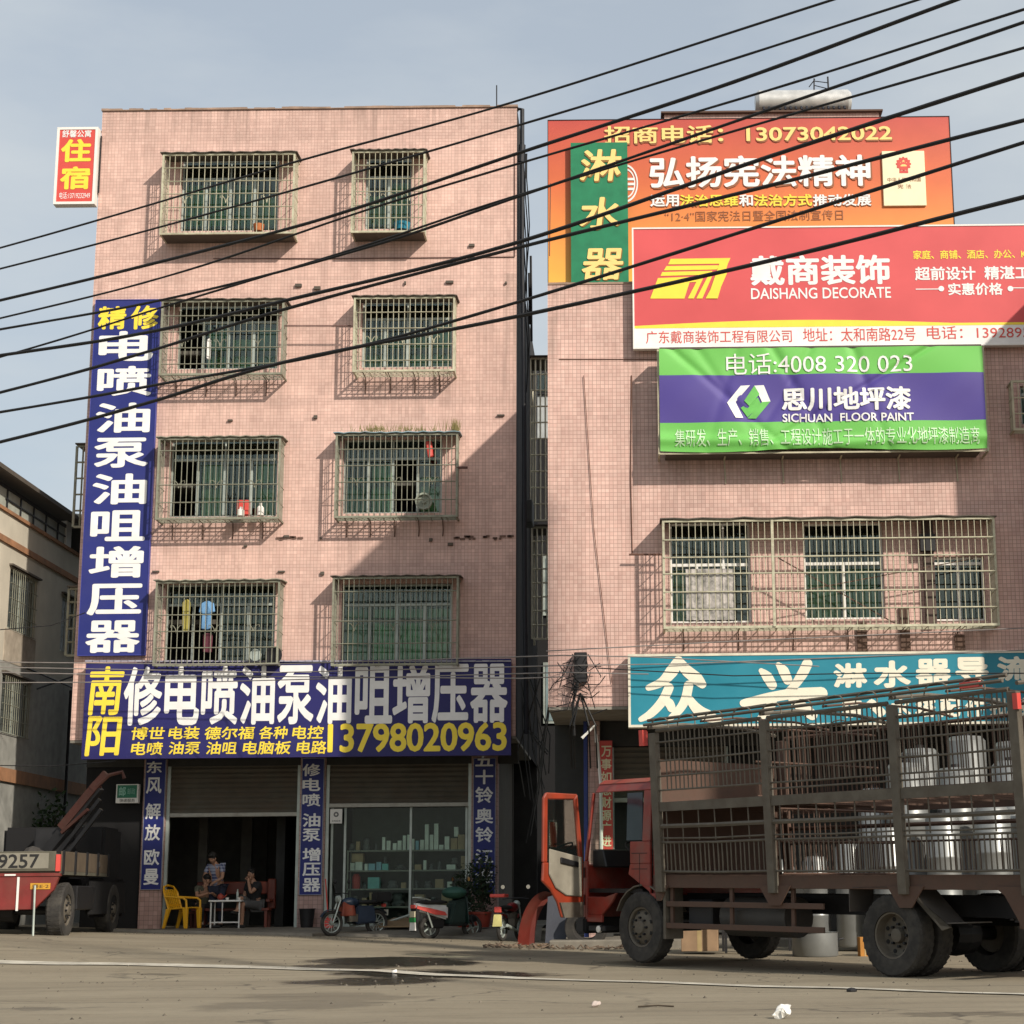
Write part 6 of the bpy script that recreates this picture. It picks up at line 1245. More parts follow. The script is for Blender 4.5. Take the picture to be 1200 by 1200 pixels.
# ------------------------------------------------------------------ furniture and people in the open bay
def chair(loc, rz):
    t = thing('plastic_chair', 'yellow plastic armchair beside the outer shop pillar', 'chair', loc, rz)
    s = MB()   # faces +x; seat
    s.hexa([(-.22, -.23, .40), (.24, -.23, .43), (.24, .23, .43), (-.22, .23, .40), (-.22, -.23, .43), (.24, -.23, .46), (.24, .23, .46), (-.22, .23, .43)]); s.build('seat', YCH, t, bevel=.01)
    b = MB(); n = 7
    for k in range(n):
        y = -.2+.4*k/(n-1); b.prism([(-.22, y-.02, .44), (-.22, y+.02, .44), (-.38, y+.022, .84), (-.38, y-.022, .84)], (-.012, 0, 0))
    b.tube([(-.23, -.24, .42), (-.36, -.25, .78), (-.42, -.17, .90), (-.435, 0, .93), (-.42, .17, .90), (-.36, .25, .78), (-.23, .24, .42)], .022, 6); b.bar((-.25, -.22, .5), (-.25, .22, .5), .02, .04); b.build('backrest', YCH, t, kind='stuff')
    for y in (-.25, .25):
        MB().tube([(-.32, y, .68), (-.1, y*1.06, .665), (.16, y*1.06, .65), (.24, y*1.04, .60), (.25, y*1.02, .44)], .024, 6).build('armrest', YCH, t, smooth=True)
        MB().hexa([(.21, y-.035, 0), (.29, y-.035, 0), (.28, y+.035, 0), (.22, y+.035, 0), (.17, y-.045, .44), (.28, y-.045, .44), (.28, y+.04, .44), (.17, y+.04, .44)]).build('leg', YCH, t, bevel=.008); MB().hexa([(-.36, y-.03, 0), (-.31, y-.03, 0), (-.31, y+.03, 0), (-.36, y+.03, 0), (-.27, y-.035, .42), (-.17, y-.035, .42), (-.17, y+.035, .42), (-.27, y+.035, .42)]).build('leg', YCH, t, bevel=.008)
    return t
c = chair((-9.72, 41.15, FZ), rad(-22)); c.scale = (1.0,)*3
t = thing('tea_table', 'white folding tea table between the yellow chair and the wooden bench', 'table', (-8.78, 41.2, FZ)); 
MB().box(-.36, .36, -.25, .25, .56, .60).build('table_top', WHITE, t, bevel=.01)
for x in (-.31, .31):
    for y in (-.2, .2): MB().tube([(x, y, 0), (x, y, .56)], .017, 6).build('leg', WHITE, t)
for y in (-.2, .2): MB().tube([(-.31, y, .12), (.31, y, .12)], .015, 6).build('stretcher', WHITE, t)
MB().tube([(-.06, -.2, .12), (-.06, -.2, .56)], .014, 6).build('stretcher', WHITE, t)
for i, (x, y, lb) in enumerate(((.02, -.1, 'small white tea cup in the middle of the tea table'), (.27, -.08, 'white tea cup at the table end nearest the seated man'))):
    small('tea_cup', lb, 'cup', MB().lathe([(.025, 0), (.04, .05), (.035, .05), (.02, .008)], (-8.78+x, 41.2+y, FZ+.602), n=14), WHITE, smooth=True)
small('tea_pot', 'brown round teapot on the tea table', 'teapot', MB().lathe([(.04, 0), (.075, .05), (.06, .11), (.02, .13), (0, .15)], (-8.93, 41.2, FZ+.602), n=14).tube([(-8.86, 41.2, FZ+.65), (-8.79, 41.2, FZ+.72)], .012, 5), TERRA, smooth=True)
small('vacuum_flask', 'tall pale bottle standing on the tea table', 'bottle', MB().lathe([(.03, 0), (.03, .15), (.014, .19), (.014, .23), (0, .23)], (-8.58, 41.3, FZ+.602), n=12), ALU, smooth=True)
for i, x in enumerate((-9.0, -8.45)): small('slipper', ['dark slipper under the tea table, nearer the yellow chair', 'dark slipper under the tea table, nearer the bench'][i], 'slipper', MB().blob((x, 41.05, FZ+.03), (.14, .06, .035), 10, 6), BLACK, smooth=True)
t = thing('wooden_bench', 'dark red wooden bench seat with a slatted back inside the open repair bay', 'bench', (-8.55, 41.75, FZ))
MB().box(-1.1, .62, -.2, .3, .36, .42).build('seat', WOOD, t, bevel=.01); MB().box(-1.1, .62, .28, .33, .72, 1.0).build('backrest', WOOD, t, bevel=.02); MB().box(.55, .64, -.22, .33, .55, .62).build('armrest', WOOD, t, bevel=.01); MB().box(.5, .68, .2, .34, .4, 1.06).build('back_post', WOOD, t, bevel=.02)
for x in (-1.0, .55):
    for y in (-.15, .26): MB().box(x-.03, x+.03, y-.03, y+.03, 0, .36).build('leg', WOOD, t)
t = thing('shop_stool', 'low dark wooden stool behind the yellow chair', 'stool', (-9.55, 41.9, FZ)); MB().box(-.2, .2, -.15, .15, .3, .35).build('seat', WOOD, t)
for x in (-.15, .15):
    for y in (-.1, .1): MB().box(x-.02, x+.02, y-.02, y+.02, 0, .3).build('leg', WOOD, t)
def skin(name, V, E, Rd, mat, parent, sub=2):
    me = bpy.data.meshes.new(name); me.from_pydata(V, E, []); o = bpy.data.objects.new(name, me); COL.objects.link(o)
    md = o.modifiers.new('s', 'SKIN'); 
    for v, r_ in zip(me.skin_vertices[0].data, Rd): v.radius = (r_, r_) if not isinstance(r_, tuple) else r_
    me.skin_vertices[0].data[0].use_root = True
    sb_ = o.modifiers.new('u', 'SUBSURF'); sb_.levels = sub; sb_.render_levels = sub
    bpy.context.view_layer.update(); m2 = bpy.data.meshes.new_from_object(o.evaluated_get(bpy.context.evaluated_depsgraph_get())); m2.name = name
    o.modifiers.clear(); o.data = m2; m2.materials.clear(); m2.materials.append(mat); m2.shade_smooth(); o.parent = parent; return o
def person(lab, loc, rz, J, shirt, trousers, sleeve='short', shorts=False, hair=True):
    """J: joints in metres, facing +x: pelvis chest neck head, sl el hl (shoulder elbow hand), sr er hr, tl kl fl (hip knee foot), tr kr fr"""
    t = thing('person', lab, 'person', loc, rz); P = {k: Vector(v) for k, v in J.items()}
    mid = lambda a, b, f_=.5: P[a].lerp(P[b], f_)
    V = [P['pelvis'], mid('pelvis', 'chest'), P['chest'], P['neck'], P['neck'].lerp(P['head'], .45)]
    E_ = [(0, 1), (1, 2), (2, 3), (3, 4)]; Rd = [(.14, .12), (.135, .11), (.155, .115), .06, .055]
    for s_ in 'lr':
        n = len(V); V += [P['s'+s_], P['e'+s_], P['h'+s_].lerp(P['e'+s_], .12), P['h'+s_]+(P['h'+s_]-P['e'+s_]).normalized()*.05]; E_ += [(2, n), (n, n+1), (n+1, n+2), (n+2, n+3)]; Rd += [.058, .043, .03, .036]
        n = len(V); V += [P['t'+s_], P['k'+s_], P['f'+s_], P['f'+s_]+P['toe']]; E_ += [(0, n), (n, n+1), (n+1, n+2), (n+2, n+3)]; Rd += [.09, .062, .045, .038]
    skin('body', V, E_, Rd, SKIN, t)
    h = P['head']; hm = MB(); f_ = P['face'].normalized(); sd_ = f_.cross(Vector((0, 0, 1))).normalized(); up_ = sd_.cross(f_)
    def hp(a, b, c_): return h+f_*a+sd_*b+up_*c_
    hm.blob(h, (.088, .078, .115), 16, 12); hm.blob(hp(.088, 0, -.01), (.02, .014, .024), 8, 6); hm.blob(hp(.02, .08, -.01), (.018, .012, .03), 8, 6); hm.blob(hp(.02, -.08, -.01), (.018, .012, .03), 8, 6); hm.blob(hp(.03, 0, -.08), (.055, .05, .045), 10, 8); hm.build('head', SKIN, t, smooth=True)
    em = MB()
    for s_ in (-1, 1): em.blob(hp(.078, .03*s_, .015), (.01, .014, .008), 8, 6)
    em.blob(hp(.085, 0, -.055), (.006, .024, .006), 8, 6); em.build('eyes_and_mouth', HAIR, t, kind='stuff')
    hr = MB(); hr.blob(hp(-.018, 0, .03), (.095, .09, .108), 16, 10); hr.blob(hp(.03, 0, .085), (.06, .075, .045), 12, 8); hr.build('hair', HAIR, t, smooth=True)
    for s_ in 'lr':
        d = (P['h'+s_]-P['e'+s_]).normalized(); w_ = d.cross(Vector((0, 0, 1))); w_ = w_.normalized() if w_.length > .1 else Vector((0, 1, 0)); n_ = w_.cross(d); hb = P['h'+s_]+d*.05; hm = MB()
        for k in range(4): a = hb+w_*(-.03+.02*k); L = (.06, .072, .068, .052)[k]; hm.tube([a, a+d*L*.5-n_*.008, a+d*L*.85-n_*.03], [.0095, .009, .007], 6)
        a = hb-d*.03-w_*.032; hm.tube([a, a-w_*.025+d*.015, a-w_*.03+d*.045-n_*.015], [.011, .010, .008], 6); hm.build('fingers', SKIN, t, smooth=True, kind='stuff')
    V = [mid('pelvis', 'chest', -.05), mid('pelvis', 'chest'), P['chest'], P['neck'].lerp(P['chest'], .25)]; E_ = [(0, 1), (1, 2), (2, 3)]; Rd = [(.158, .135), (.15, .125), (.172, .13), .085]
    for s_ in 'lr':
        n = len(V); e = P['s'+s_].lerp(P['e'+s_], .62 if sleeve == 'short' else 1); V += [P['s'+s_], e]; E_ += [(2, n), (n, n+1)]; Rd += [.074, .062]
        if sleeve == 'long': V.append(P['e'+s_].lerp(P['h'+s_], .8)); E_.append((n+1, n+2)); Rd.append(.046)
    skin('shirt', V, E_, Rd, shirt, t)
    V = [P['pelvis']]; E_ = []; Rd = [(.155, .14)]
    for s_ in 'lr':
        n = len(V); V += [P['t'+s_], P['k'+s_]] + ([] if shorts else [P['k'+s_].lerp(P['f'+s_], .92)]); E_ += [(0, n), (n, n+1)]; Rd += [.11, .085]
        if not shorts: E_.append((n+1, n+2)); Rd.append(.066)
    skin('trousers', V, E_, Rd, trousers, t)
    for s_ in 'lr': MB().blob(P['f'+s_]+P['toe']*.5+Vector((0, 0, -.015)), (.13 if abs(P['toe'].x) > .05 else .06, .05, .04), 12, 8).build('shoe', BLACK, t, smooth=True)
    return t
def plaid():
    m_, t_, b = newmat('pale_blue_plaid_cloth'); nn = t_.nodes.new; l = t_.links.new; c = nn('ShaderNodeTexCoord')
    cols = []
    for d in ('X', 'Z'):
        w_ = nn('ShaderNodeTexWave'); w_.bands_direction = d; w_.inputs['Scale'].default_value = 4.5; l(c.outputs['Object'], w_.inputs[0]); cols.append(w_.outputs[0])
    a = nn('ShaderNodeMath'); a.operation = 'ADD'; l(cols[0], a.inputs[0]); l(cols[1], a.inputs[1]); r_ = nn('ShaderNodeValToRGB'); r_.color_ramp.elements[0].color = (.30, .33, .42, 1); r_.color_ramp.elements[0].position = .3; r_.color_ramp.elements[1].color = (.05, .06, .14, 1); r_.color_ramp.elements[1].position = .8
    h_ = nn('ShaderNodeMath'); h_.operation = 'MULTIPLY'; h_.inputs[1].default_value = .5; l(a.outputs[0], h_.inputs[0]); l(h_.outputs[0], r_.inputs[0]); l(r_.outputs[0], b.inputs['Base Color']); b.inputs['Roughness'].default_value = .9; return m_
seat_h = .46
person('person in a pale blue plaid shirt standing behind the tea table with head bowed', (-9.12, 41.75, FZ), rad(-110), dict(pelvis=(0, 0, .88), chest=(.10, 0, 1.22), neck=(.16, 0, 1.40), head=(.25, 0, 1.52), face=(1, 0, -.7), sl=(.12, .18, 1.34), el=(.20, .24, 1.08), hl=(.36, .12, .98), sr=(.12, -.18, 1.34), er=(.2, -.24, 1.08), hr=(.36, -.1, .96), tl=(0, .1, .84), kl=(.04, .11, .45), fl=(0, .12, .07), tr=(0, -.1, .84), kr=(.04, -.12, .45), fr=(.04, -.14, .07), toe=(.14, 0, -.02)), plaid(), M('dark_blue_trousers', (.03, .035, .06), .9), 'short')
person('person in a dark top crouched low behind the yellow plastic chair', (-9.5, 41.9, FZ), rad(-60), dict(pelvis=(0, 0, .46), chest=(.16, 0, .76), neck=(.24, 0, .92), head=(.32, 0, 1.04), face=(1, 0, -.4), sl=(.18, .18, .86), el=(.36, .22, .68), hl=(.52, .08, .74), sr=(.18, -.18, .86), er=(.36, -.22, .68), hr=(.52, -.06, .74), tl=(.02, .1, .45), kl=(.42, .14, .47), fl=(.40, .14, .07), tr=(.02, -.1, .45), kr=(.42, -.14, .47), fr=(.42, -.14, .07), toe=(.14, 0, -.02)), M('dark_olive_shirt', (.10, .10, .07), .9), M('dark_trousers', (.03, .03, .03), .9), 'short')
person('man in a dark sleeveless top seated with legs crossed, hand raised to his mouth', (-8.25, 41.62, FZ), rad(-125), dict(pelvis=(0, 0, .50), chest=(.06, 0, .84), neck=(.10, 0, 1.02), head=(.14, 0, 1.16), face=(1, .1, -.15), sl=(.06, .19, .94), el=(.30, .16, .74), hl=(.24, .02, 1.02), sr=(.06, -.19, .94), er=(.10, -.24, .66), hr=(.34, -.12, .62), tl=(.04, .1, .48), kl=(.46, .08, .52), fl=(.44, .06, .07), tr=(.04, -.1, .50), kr=(.46, .02, .64), fr=(.66, .14, .36), toe=(.13, 0, -.03)), M('black_vest', (.02, .02, .022), .9), M('grey_shorts', (.09, .09, .09), .9), 'short', True)
t = thing('waste_bin', 'black plastic waste bin at the foot of the pillar between the shutters', 'bin', (at(360, 1083, 41.0).x, 40.95, FZ)); MB().lathe([(.13, 0), (.17, .38), (.185, .385), (.185, .40), (.16, .40), (.12, .02)], (0, 0, 0), n=22).build('body', DARKM, t, smooth=True)
# tools and clutter near the glass shop
p = at(384, 1085, 40.7); t = thing('dustpan', 'red long handled dustpan leaning by the middle shop pillar', 'dustpan', (p.x, 40.7, FZ-.02)); MB().hexa([(-.12, -.12, 0), (.12, -.12, 0), (.12, .1, 0), (-.12, .1, 0), (-.12, -.1, .03), (.12, -.1, .03), (.1, .1, .22), (-.1, .1, .22)]).build('pan', REDP, t, bevel=.01); MB().tube([(0, .08, .15), (-.12, .3, 1.05)], .016, 6).build('handle', REDP, t)
p = at(492, 1086, 40.6); t = thing('steel_cabinet', 'low grey steel cabinet standing between the two motorbikes', 'cabinet', (p.x, 40.6, FZ-.03)); MB().box(-.17, .17, -.15, .15, 0, .62).build('body', M('grey_cabinet', (.12, .115, .10), .7, dirt=.4), t, bevel=.01); MB().box(-.15, .15, -.165, -.152, .05, .57).build('door', M('grey_cabinet_door', (.14, .13, .115), .7, dirt=.4), t)
p = at(462, 1090, 40.2); small('plywood_sheet', 'loose brown plywood sheet lying in front of the glass shop', 'board', MB().hexa([(p.x-.35, 39.7, FZ+.0), (p.x+.45, 39.7, FZ+.0), (p.x+.55, 40.9, FZ+.16), (p.x-.1, 40.9, FZ+.16), (p.x-.35, 39.7, FZ+.03), (p.x+.45, 39.7, FZ+.03), (p.x+.55, 40.9, FZ+.19), (p.x-.1, 40.9, FZ+.19)]), PLY)
small('metal_pipe', 'pale metal pipe lying aslant over the plywood sheet', 'pipe', MB().tube([at(447, 1083, 40.5), at(484, 1071, 40.4)], .025, 6), ALU)
p = at(443, 1080, 40.6); crate('carton', 'small faded carton on the floor beside the plywood sheet', p.x, 40.7, FZ, .2, .2, .12, BXM[3])
# ------------------------------------------------------------------ two wheelers
def spoke_wheel(par, c, r_, w_, spokes=10, ax=(0, 1, 0)):
    wl = thing('wheel', None, None); wl.parent = par; wl.location = c; q = MB()
    q.tube([(math.cos(a*math.pi/12)*r_*.9, 0, math.sin(a*math.pi/12)*r_*.9) for a in range(25)], w_/2, 8, False); q.build('tyre', TYRE, wl, smooth=True)
    q = MB(); q.tube([(math.cos(a*math.pi/12)*r_*.76, 0, math.sin(a*math.pi/12)*r_*.76) for a in range(25)], w_*.22, 6, False); q.lathe([(.045, -.05), (.05, 0), (.045, .05)], (0, 0, 0), (0, 1, 0), 12)
    for k in range(spokes): a = 2*math.pi*k/spokes; q.tube([(0, 0, 0), (math.cos(a)*r_*.76, 0, math.sin(a)*r_*.76)], .008 if spokes > 6 else .02, 4)
    q.build('rim', ALU, wl, kind='stuff'); return wl
def mirrors(par, x, z, w_=.33):
    for s_ in (-1, 1):
        MB().tube([(x, s_*.2, z), (x-.02, s_*w_, z+.14), (x-.02, s_*w_, z+.24)], .008, 5).build('mirror_stem', DARKM, par); MB().lathe([(0, 0), (.055, .0), (.06, .012), (.04, .03), (0, .035)], (x-.03, s_*w_, z+.28), (1, 0, .05), 14).build('mirror', DARKM, par, smooth=True); MB().lathe([(0, 0), (.05, .001)], (x-.032, s_*w_, z+.28), (-1, 0, -.03), 14).build('mirror_glass', MIRR, par)
def motorbike(lab, loc, rz, tank, scl=1):
    t = thing('motorbike', lab, 'motorbike', loc, rz); t.scale = (scl,)*3
    spoke_wheel(t, (.62, 0, .29), .29, .09, 12); spoke_wheel(t, (-.62, 0, .29), .29, .10, 12)
    MB().tube([(.62, .07, .29), (.42, .07, .85)], .022, 6).tube([(.62, -.07, .29), (.42, -.07, .85)], .022, 6).build('fork', ALU, t, kind='stuff')
    MB().tube([(.40, 0, .82), (.2, 0, .68), (-.35, 0, .66), (-.7, 0, .74)], .03, 6).tube([(.38, 0, .75), (.2, 0, .3), (-.15, 0, .26), (-.3, 0, .6)], .024, 6).tube([(-.15, .08, .3), (-.62, .08, .29)], .02, 6).tube([(-.15, -.08, .3), (-.62, -.08, .29)], .02, 6).build('frame', DARKM, t, kind='stuff')
    q = MB().blob((.12, 0, .78), (.26, .13, .12), 14, 10); q.build('fuel_tank', tank, t, smooth=True); q = MB().blob((-.35, 0, .78), (.38, .12, .055), 14, 8); q.build('seat', BLACK, t, smooth=True)
    q = MB().box(-.05, .2, -.12, .12, .32, .5); q.lathe([(.09, 0), (.09, .22)], (.12, 0, .44), (.3, 0, 1), 12)
    for k in range(5): q.lathe([(.12, .02+.04*k), (.12, .035+.04*k)], (.12, 0, .44), (.3, 0, 1), 12)
    q.build('engine', TGREY, t, kind='stuff'); MB().tube([(.15, -.14, .4), (0, -.17, .22), (-.35, -.18, .28), (-.75, -.18, .36)], [.02, .025, .045, .04], 8).build('exhaust', ALU, t, smooth=True)
    MB().tube([(.36, -.34, .98), (.40, -.15, 1.0), (.40, .15, 1.0), (.36, .34, .98)], .014, 6).build('handlebar', DARKM, t); MB().lathe([(.0, 0), (.08, .02), (.09, .1), (.02, .16)], (.52, 0, .86), (-1, 0, 0), 14).build('headlight', ALU, t, smooth=True); mirrors(t, .38, .99)
    for s_, x, r2 in ((1, .62, .33), (1, -.62, .34)):
        q = MB(); n = 10
        for k in range(n): a = math.pi*(.15+.6*k/n) if x > 0 else math.pi*(.25+.6*k/n); b_ = a+math.pi*.6/n; q.bar((x+r2*math.cos(a), 0, .29+r2*math.sin(a)), (x+r2*math.cos(b_), 0, .29+r2*math.sin(b_)), .12, .008)
        q.build('mudguard', tank, t, kind='stuff')
    MB().box(-.86, -.78, -.06, .06, .66, .74).build('tail_light', REDP, t, bevel=.01); MB().box(-.9, -.885, -.09, .09, .46, .6).build('number_plate', M('plate_white', (.6, .6, .5), .5), t)
    return t
def gp(x, y, Y): 
    p = at(x, y, Y); return p.x
z_ = lambda X, Y: (FZ-.05 if Y > 39.7 else gz(X, Y))
B1 = motorbike('small dark motorbike with a blue engine cover parked before the glass shop', (gp(414, 1090, 39.2), 39.3, gz(-6, 39.3)+.01), rad(-142), M('dark_blue_paint', (.02, .035, .06), .35), .86)
MB().hexa([(.0, -.13, .45), (.4, -.13, .45), (.4, .13, .45), (0, .13, .45), (.05, -.1, .72), (.35, -.1, .8), (.35, .1, .8), (.05, .1, .72)]).build('fairing', M('worn_orange_fairing', (.22, .04, .02), .5, dirt=.4), B1, bevel=.02); MB().hexa([(-.55, -.16, .3), (.0, -.16, .25), (.0, .16, .25), (-.55, .16, .3), (-.5, -.12, .7), (.0, -.12, .7), (.0, .12, .7), (-.5, .12, .7)]).build('side_cover', M('blue_black_cover', (.025, .04, .07), .5), B1, bevel=.04); MB().box(-.95, -.55, -.17, .17, .78, 1.02).build('top_box', BLACK, B1, bevel=.03)
def scooter(lab, loc, rz, scl=1):
    t = thing('scooter', lab, 'scooter', loc, rz); t.scale = (scl,)*3
    spoke_wheel(t, (.58, 0, .24), .24, .1, 5); spoke_wheel(t, (-.55, 0, .24), .24, .11, 5)
    BW = M('white_scooter_plastic', (.55, .56, .55), .3)
    q = MB(); q.hexa([(-.95, -.12, .62), (-.15, -.17, .40), (-.15, .17, .40), (-.95, .12, .62), (-.98, -.09, .78), (-.12, -.13, .72), (-.12, .13, .72), (-.98, .09, .78)]); q.build('rear_body', BW, t, bevel=.04)
    for s_ in (-1, 1): MB().prism([(-.96, s_*.115, .66), (-.5, s_*.160, .52), (-.2, s_*.172, .50), (-.25, s_*.165, .58), (-.6, s_*.142, .66), (-.95, s_*.108, .72)], (0, s_*.012, 0)).build('red_flash', REDP, t)
    MB().blob((-.5, 0, .79), (.42, .14, .06), 16, 8).build('seat', BLACK, t, smooth=True)
    MB().box(-.12, .38, -.16, .16, .26, .32).build('footboard', BLACK, t, bevel=.02)
    MB().hexa([(.36, -.2, .3), (.44, -.14, .3), (.44, .14, .3), (.36, .2, .3), (.28, -.18, .92), (.40, -.1, .92), (.40, .1, .92), (.28, .18, .92)]).build('leg_shield', M('dark_green_plastic', (.02, .06, .05), .35), t, bevel=.03)
    MB().tube([(.58, .07, .24), (.5, .05, .5), (.36, 0, .95)], .025, 6).tube([(.58, -.07, .24), (.5, -.05, .5)], .025, 6).build('fork', DARKM, t, kind='stuff'); MB().blob((.56, 0, .42), (.2, .07, .09), 12, 8).build('front_mudguard', DARKM, t, smooth=True)
    MB().tube([(.24, -.34, 1.0), (.34, -.12, 1.03), (.34, .12, 1.03), (.24, .34, 1.0)], .016, 6).build('handlebar', DARKM, t); MB().blob((.38, 0, 1.0), (.09, .12, .08), 12, 8).build('headlight_cowl', DARKM, t, smooth=True); mirrors(t, .3, 1.02, .34)
    MB().tube([(-.6, -.11, .84), (-.85, -.11, .9), (-1.0, 0, .9), (-.85, .11, .9), (-.6, .11, .84)], .014, 6).build('grab_rail', ALU, t)
    MB().box(-1.0, -.97, -.1, .1, .66, .74).build('tail_light', REDP, t, bevel=.01); MB().hexa([(-.97, -.13, .16), (-.93, -.13, .16), (-.93, .13, .16), (-.97, .13, .16), (-.97, -.11, .68), (-.88, -.11, .68), (-.88, .11, .68), (-.97, .11, .68)]).build('mud_flap', DARKM, t)
    MB().hexa([(-1.0, -.12, .18), (-.97, -.12, .18), (-.97, .12, .18), (-1.0, .12, .18), (-1.0, -.1, .36), (-.97, -.1, .36), (-.97, .1, .36), (-1.0, .1, .36)]).build('white_plate', WHITE, t); MB().box(-1.012, -.98, -.11, .11, .36, .46).build('green_plate', M('green_plate', (.03, .28, .08), .5), t); MB().box(-1.01, -.98, -.1, .1, .47, .60).build('number_plate', M('cream_plate', (.55, .5, .35), .5), t)
    for s_ in (-1, 1): MB().tube([(-.55, s_*.13, .24), (-.7, s_*.13, .6)], .02, 6).build('shock_absorber', ALU, t)
    MB().box(-.62, -.2, -.09, .09, .22, .42).build('engine', DARKM, t, bevel=.03)
    return t
B2 = scooter('white and red tailed scooter with a green plate, seen from behind', (gp(527, 1095, 38.9), 39.0, gz(-3.8, 39)+.01), rad(38), .92)
MB().hexa([(-.15, -.2, .3), (.3, -.2, .3), (.3, .2, .3), (-.15, .2, .3), (.0, -.18, .8), (.34, -.18, .9), (.34, .18, .9), (.0, .18, .8)]).build('front_apron', M('grimy_green_black', (.02, .04, .035), .6), B2, bevel=.04); MB().blob((.1, .0, 1.0), (.26, .36, .14), 12, 8).build('rain_cover', M('dark_green_cover', (.02, .075, .055), .6), B2, smooth=True)
B3 = motorbike('red motorbike with a yellow mudguard plate and red carrier parked beside the dark alley', (gp(598, 1100, 38.4), 38.5, gz(-2.5, 38.4)+.01), rad(74), M('dark_red_paint', (.2, .02, .02), .35), .84)
MB().box(-.98, -.66, -.19, .19, 1.02, 1.1).build('carrier', REDP, B3, bevel=.02); MB().prism([(-.95, -.12, .34), (-.95, .12, .34), (-.93, .09, .62), (-.93, -.09, .62)], (-.012, 0, 0)).build('yellow_plate', M('pale_yellow_plate', (.62, .56, .22), .5), B3)
MB().box(-.95, -.9, -.09, .09, .66, .8).build('tail_light', REDP, B3, bevel=.02)
LEAF2 = M('very_dark_leaves', (.022, .042, .018), .7, var=.5, scale=9)
for (x, y, Y_, h_, lb, n_) in ((565, 1085, 39.9, .75, 'tall leafy shrub in a red pot between the scooter and the red motorbike', 900), (545, 1080, 40.4, .6, 'darker potted shrub against the pillar with the blue sign', 500)):
    X_ = gp(x, y, Y_); t = bush('potted_shrub', lb, 'plant', (X_, Y_, FZ+.1), (.30, .26, h_), int(n_*1.1), .10, LEAF2); MB().lathe([(.15, -.12), (.2, .16), (.215, .16), (.215, .2), (.18, .2), (.14, -.1)], (0, 0, 0), n=18).build('pot', TERRA, t, smooth=True)
# red car wing leaning, rubble
p = on_ground(634, 1106); t = thing('car_wing', 'loose red car wing panel propped on end behind the open truck door', 'car part', (-1.50, 34.6, gz(-1.5, 34.6)))
mb = MB(); n_ = 12; vs = []
for k in range(n_+1):
    a = math.pi*.5*k/n_; x = -.50+.52*(1-math.cos(a)); z = 1.0*math.sin(a)
    for j in range(4): vs.append((x+j*.10*(1-.2*math.sin(a)), -.25+.16*j*(1 if j < 3 else .7), z*(1-.03*j)))
mb.add(vs, [(4*k+j, 4*k+4+j, 4*k+5+j, 4*k+1+j) for k in range(n_) for j in range(3)])
o = mb.build('panel', M('shade_darkened_red_panel', (.13, .02, .014), .45, dirt=.4), t, smooth=True); MB().prism([(0, -.2, .05), (.35, -.2, .05), (.5, -.15, .55), (.25, -.15, .95), (.05, -.18, .9)], (0, .03, 0)).build('inner_liner', M('dark_liner', (.05, .055, .07), .7), t); MB().tube([(-.4, -.3, .02), (.1, -.35, .06), (.7, -.3, .03)], .02, 6).build('trim_strip', PLY, t)  # wing paint darkened in place of the shade around it
t = thing('tyre_pile', 'old dark tyre lying against the pavement behind the truck door', 'tyre', (-.75, 34.2, gz(-.8, 34.2)+.08)); MB().lathe([(.22, -.1), (.36, -.12), (.4, 0), (.36, .12), (.22, .1), (.22, -.1)], (0, 0, .28), (.2, 1, .25), 24).build('casing', TYRE, t, smooth=True)
rnd = random.Random(9); mb = MB()
for k in range(160):
    x = rnd.uniform(-2.5, .1); y = 33.4+rnd.gauss(0, .35); z = gz(x, y); a = rnd.uniform(0, 3.1); L = rnd.uniform(.03, .22)
    mb.bar((x, y, z+.02), (x+math.cos(a)*L, y+math.sin(a)*L, z+.02+rnd.uniform(0, .06)), rnd.uniform(.01, .05), .015)
tag(mb.build('rubble', M('mixed_rubble', (.18, .13, .09), .9, var=.7, scale=3)), 'low heap of splinters and rubble below the open truck door', 'rubble', kind='stuff')
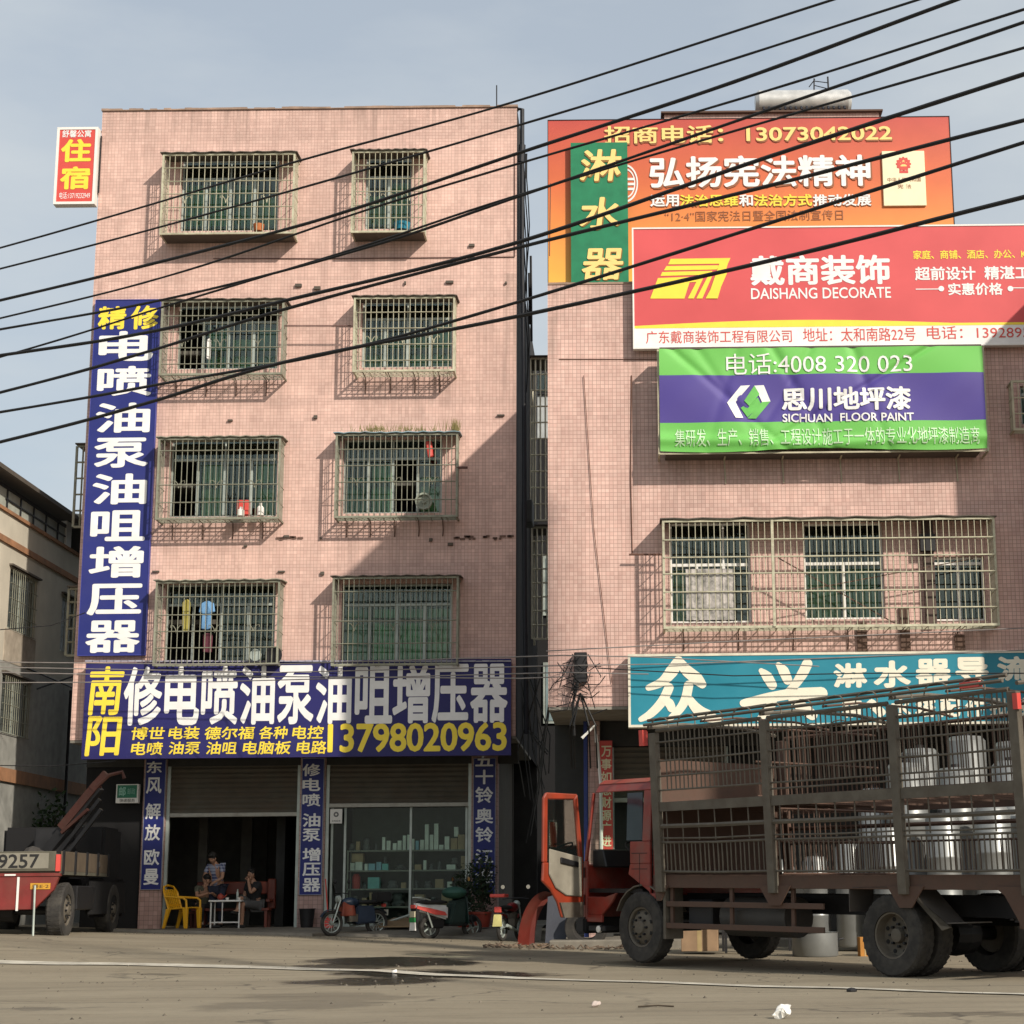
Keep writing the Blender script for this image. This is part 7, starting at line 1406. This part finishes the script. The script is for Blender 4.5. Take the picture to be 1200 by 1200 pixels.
# litter on the road
def crumple(m_, p, r_, h_):
    n = len(m_.v); m_.blob((p.x, p.y, p.z+h_*.5), (r_, r_*.7, h_*.55), 14, 10)
    m_.v[n:] = [tuple(Vector(v)+Vector(noise.noise_vector(Vector(v)*22))*r_*.55+Vector((r_*.7*(v[2]-p.z)/h_, 0, 0))) for v in m_.v[n:]]; return m_
def litter(name, lab, cat, x, y, mk, mat, **k): p = on_ground(x, y); return small(name, lab, cat, mk(MB(), p), mat, **k)
litter('plastic_bag', 'crumpled white plastic bag on the road at the bottom edge', 'bag', 913, 1194, lambda m_, p: crumple(m_, p, .075, .11), WHITE)
litter('crushed_carton', 'small crushed white and red drink carton on the road', 'carton', 696, 1180, lambda m_, p: crumple(m_, p, .045, .05), M('pink_white_card', (.5, .42, .38), .7), bevel=.006)
litter('white_scrap', 'tiny white scrap on the road marking near the puddle', 'scrap', 461, 1141, lambda m_, p: crumple(m_, p, .03, .05), WHITE)
litter('dark_stone', 'small dark stone near the painted line beside the truck rear wheel', 'stone', 998, 1163, lambda m_, p: m_.blob((p.x, p.y, p.z+.02), (.06, .04, .03), 7, 5), DARKM)
litter('twig', 'thin dark twig lying on the road between the line and the bottom edge', 'twig', 768, 1181, lambda m_, p: m_.tube([(p.x-.16, p.y, p.z+.012), (p.x+.02, p.y+.02, p.z+.02), (p.x+.17, p.y-.01, p.z+.012)], .008, 5), M('twig_brown', (.06, .045, .03), .9))
rnd = random.Random(21); mb = MB()
for k in range(900):
    x = rnd.uniform(-12, 7); y = rnd.choice((rnd.uniform(14, 38), rnd.gauss(37.3, .6), rnd.gauss(25, 3))); z = gz(x, y)+.012*noise.noise((x*.7, y*.7, 0)); s_ = rnd.uniform(.006, .022)
    mb.add([(x-s_, y, z), (x, y-s_, z), (x+s_, y, z), (x, y+s_, z), (x, y, z+s_)], [(0, 1, 4), (1, 2, 4), (2, 3, 4), (3, 0, 4)])
tag(mb.build('grit', M('grit', (.15, .13, .10), .9, var=.8, scale=1)), 'loose grit and pebbles scattered over the road', 'grit', kind='stuff')
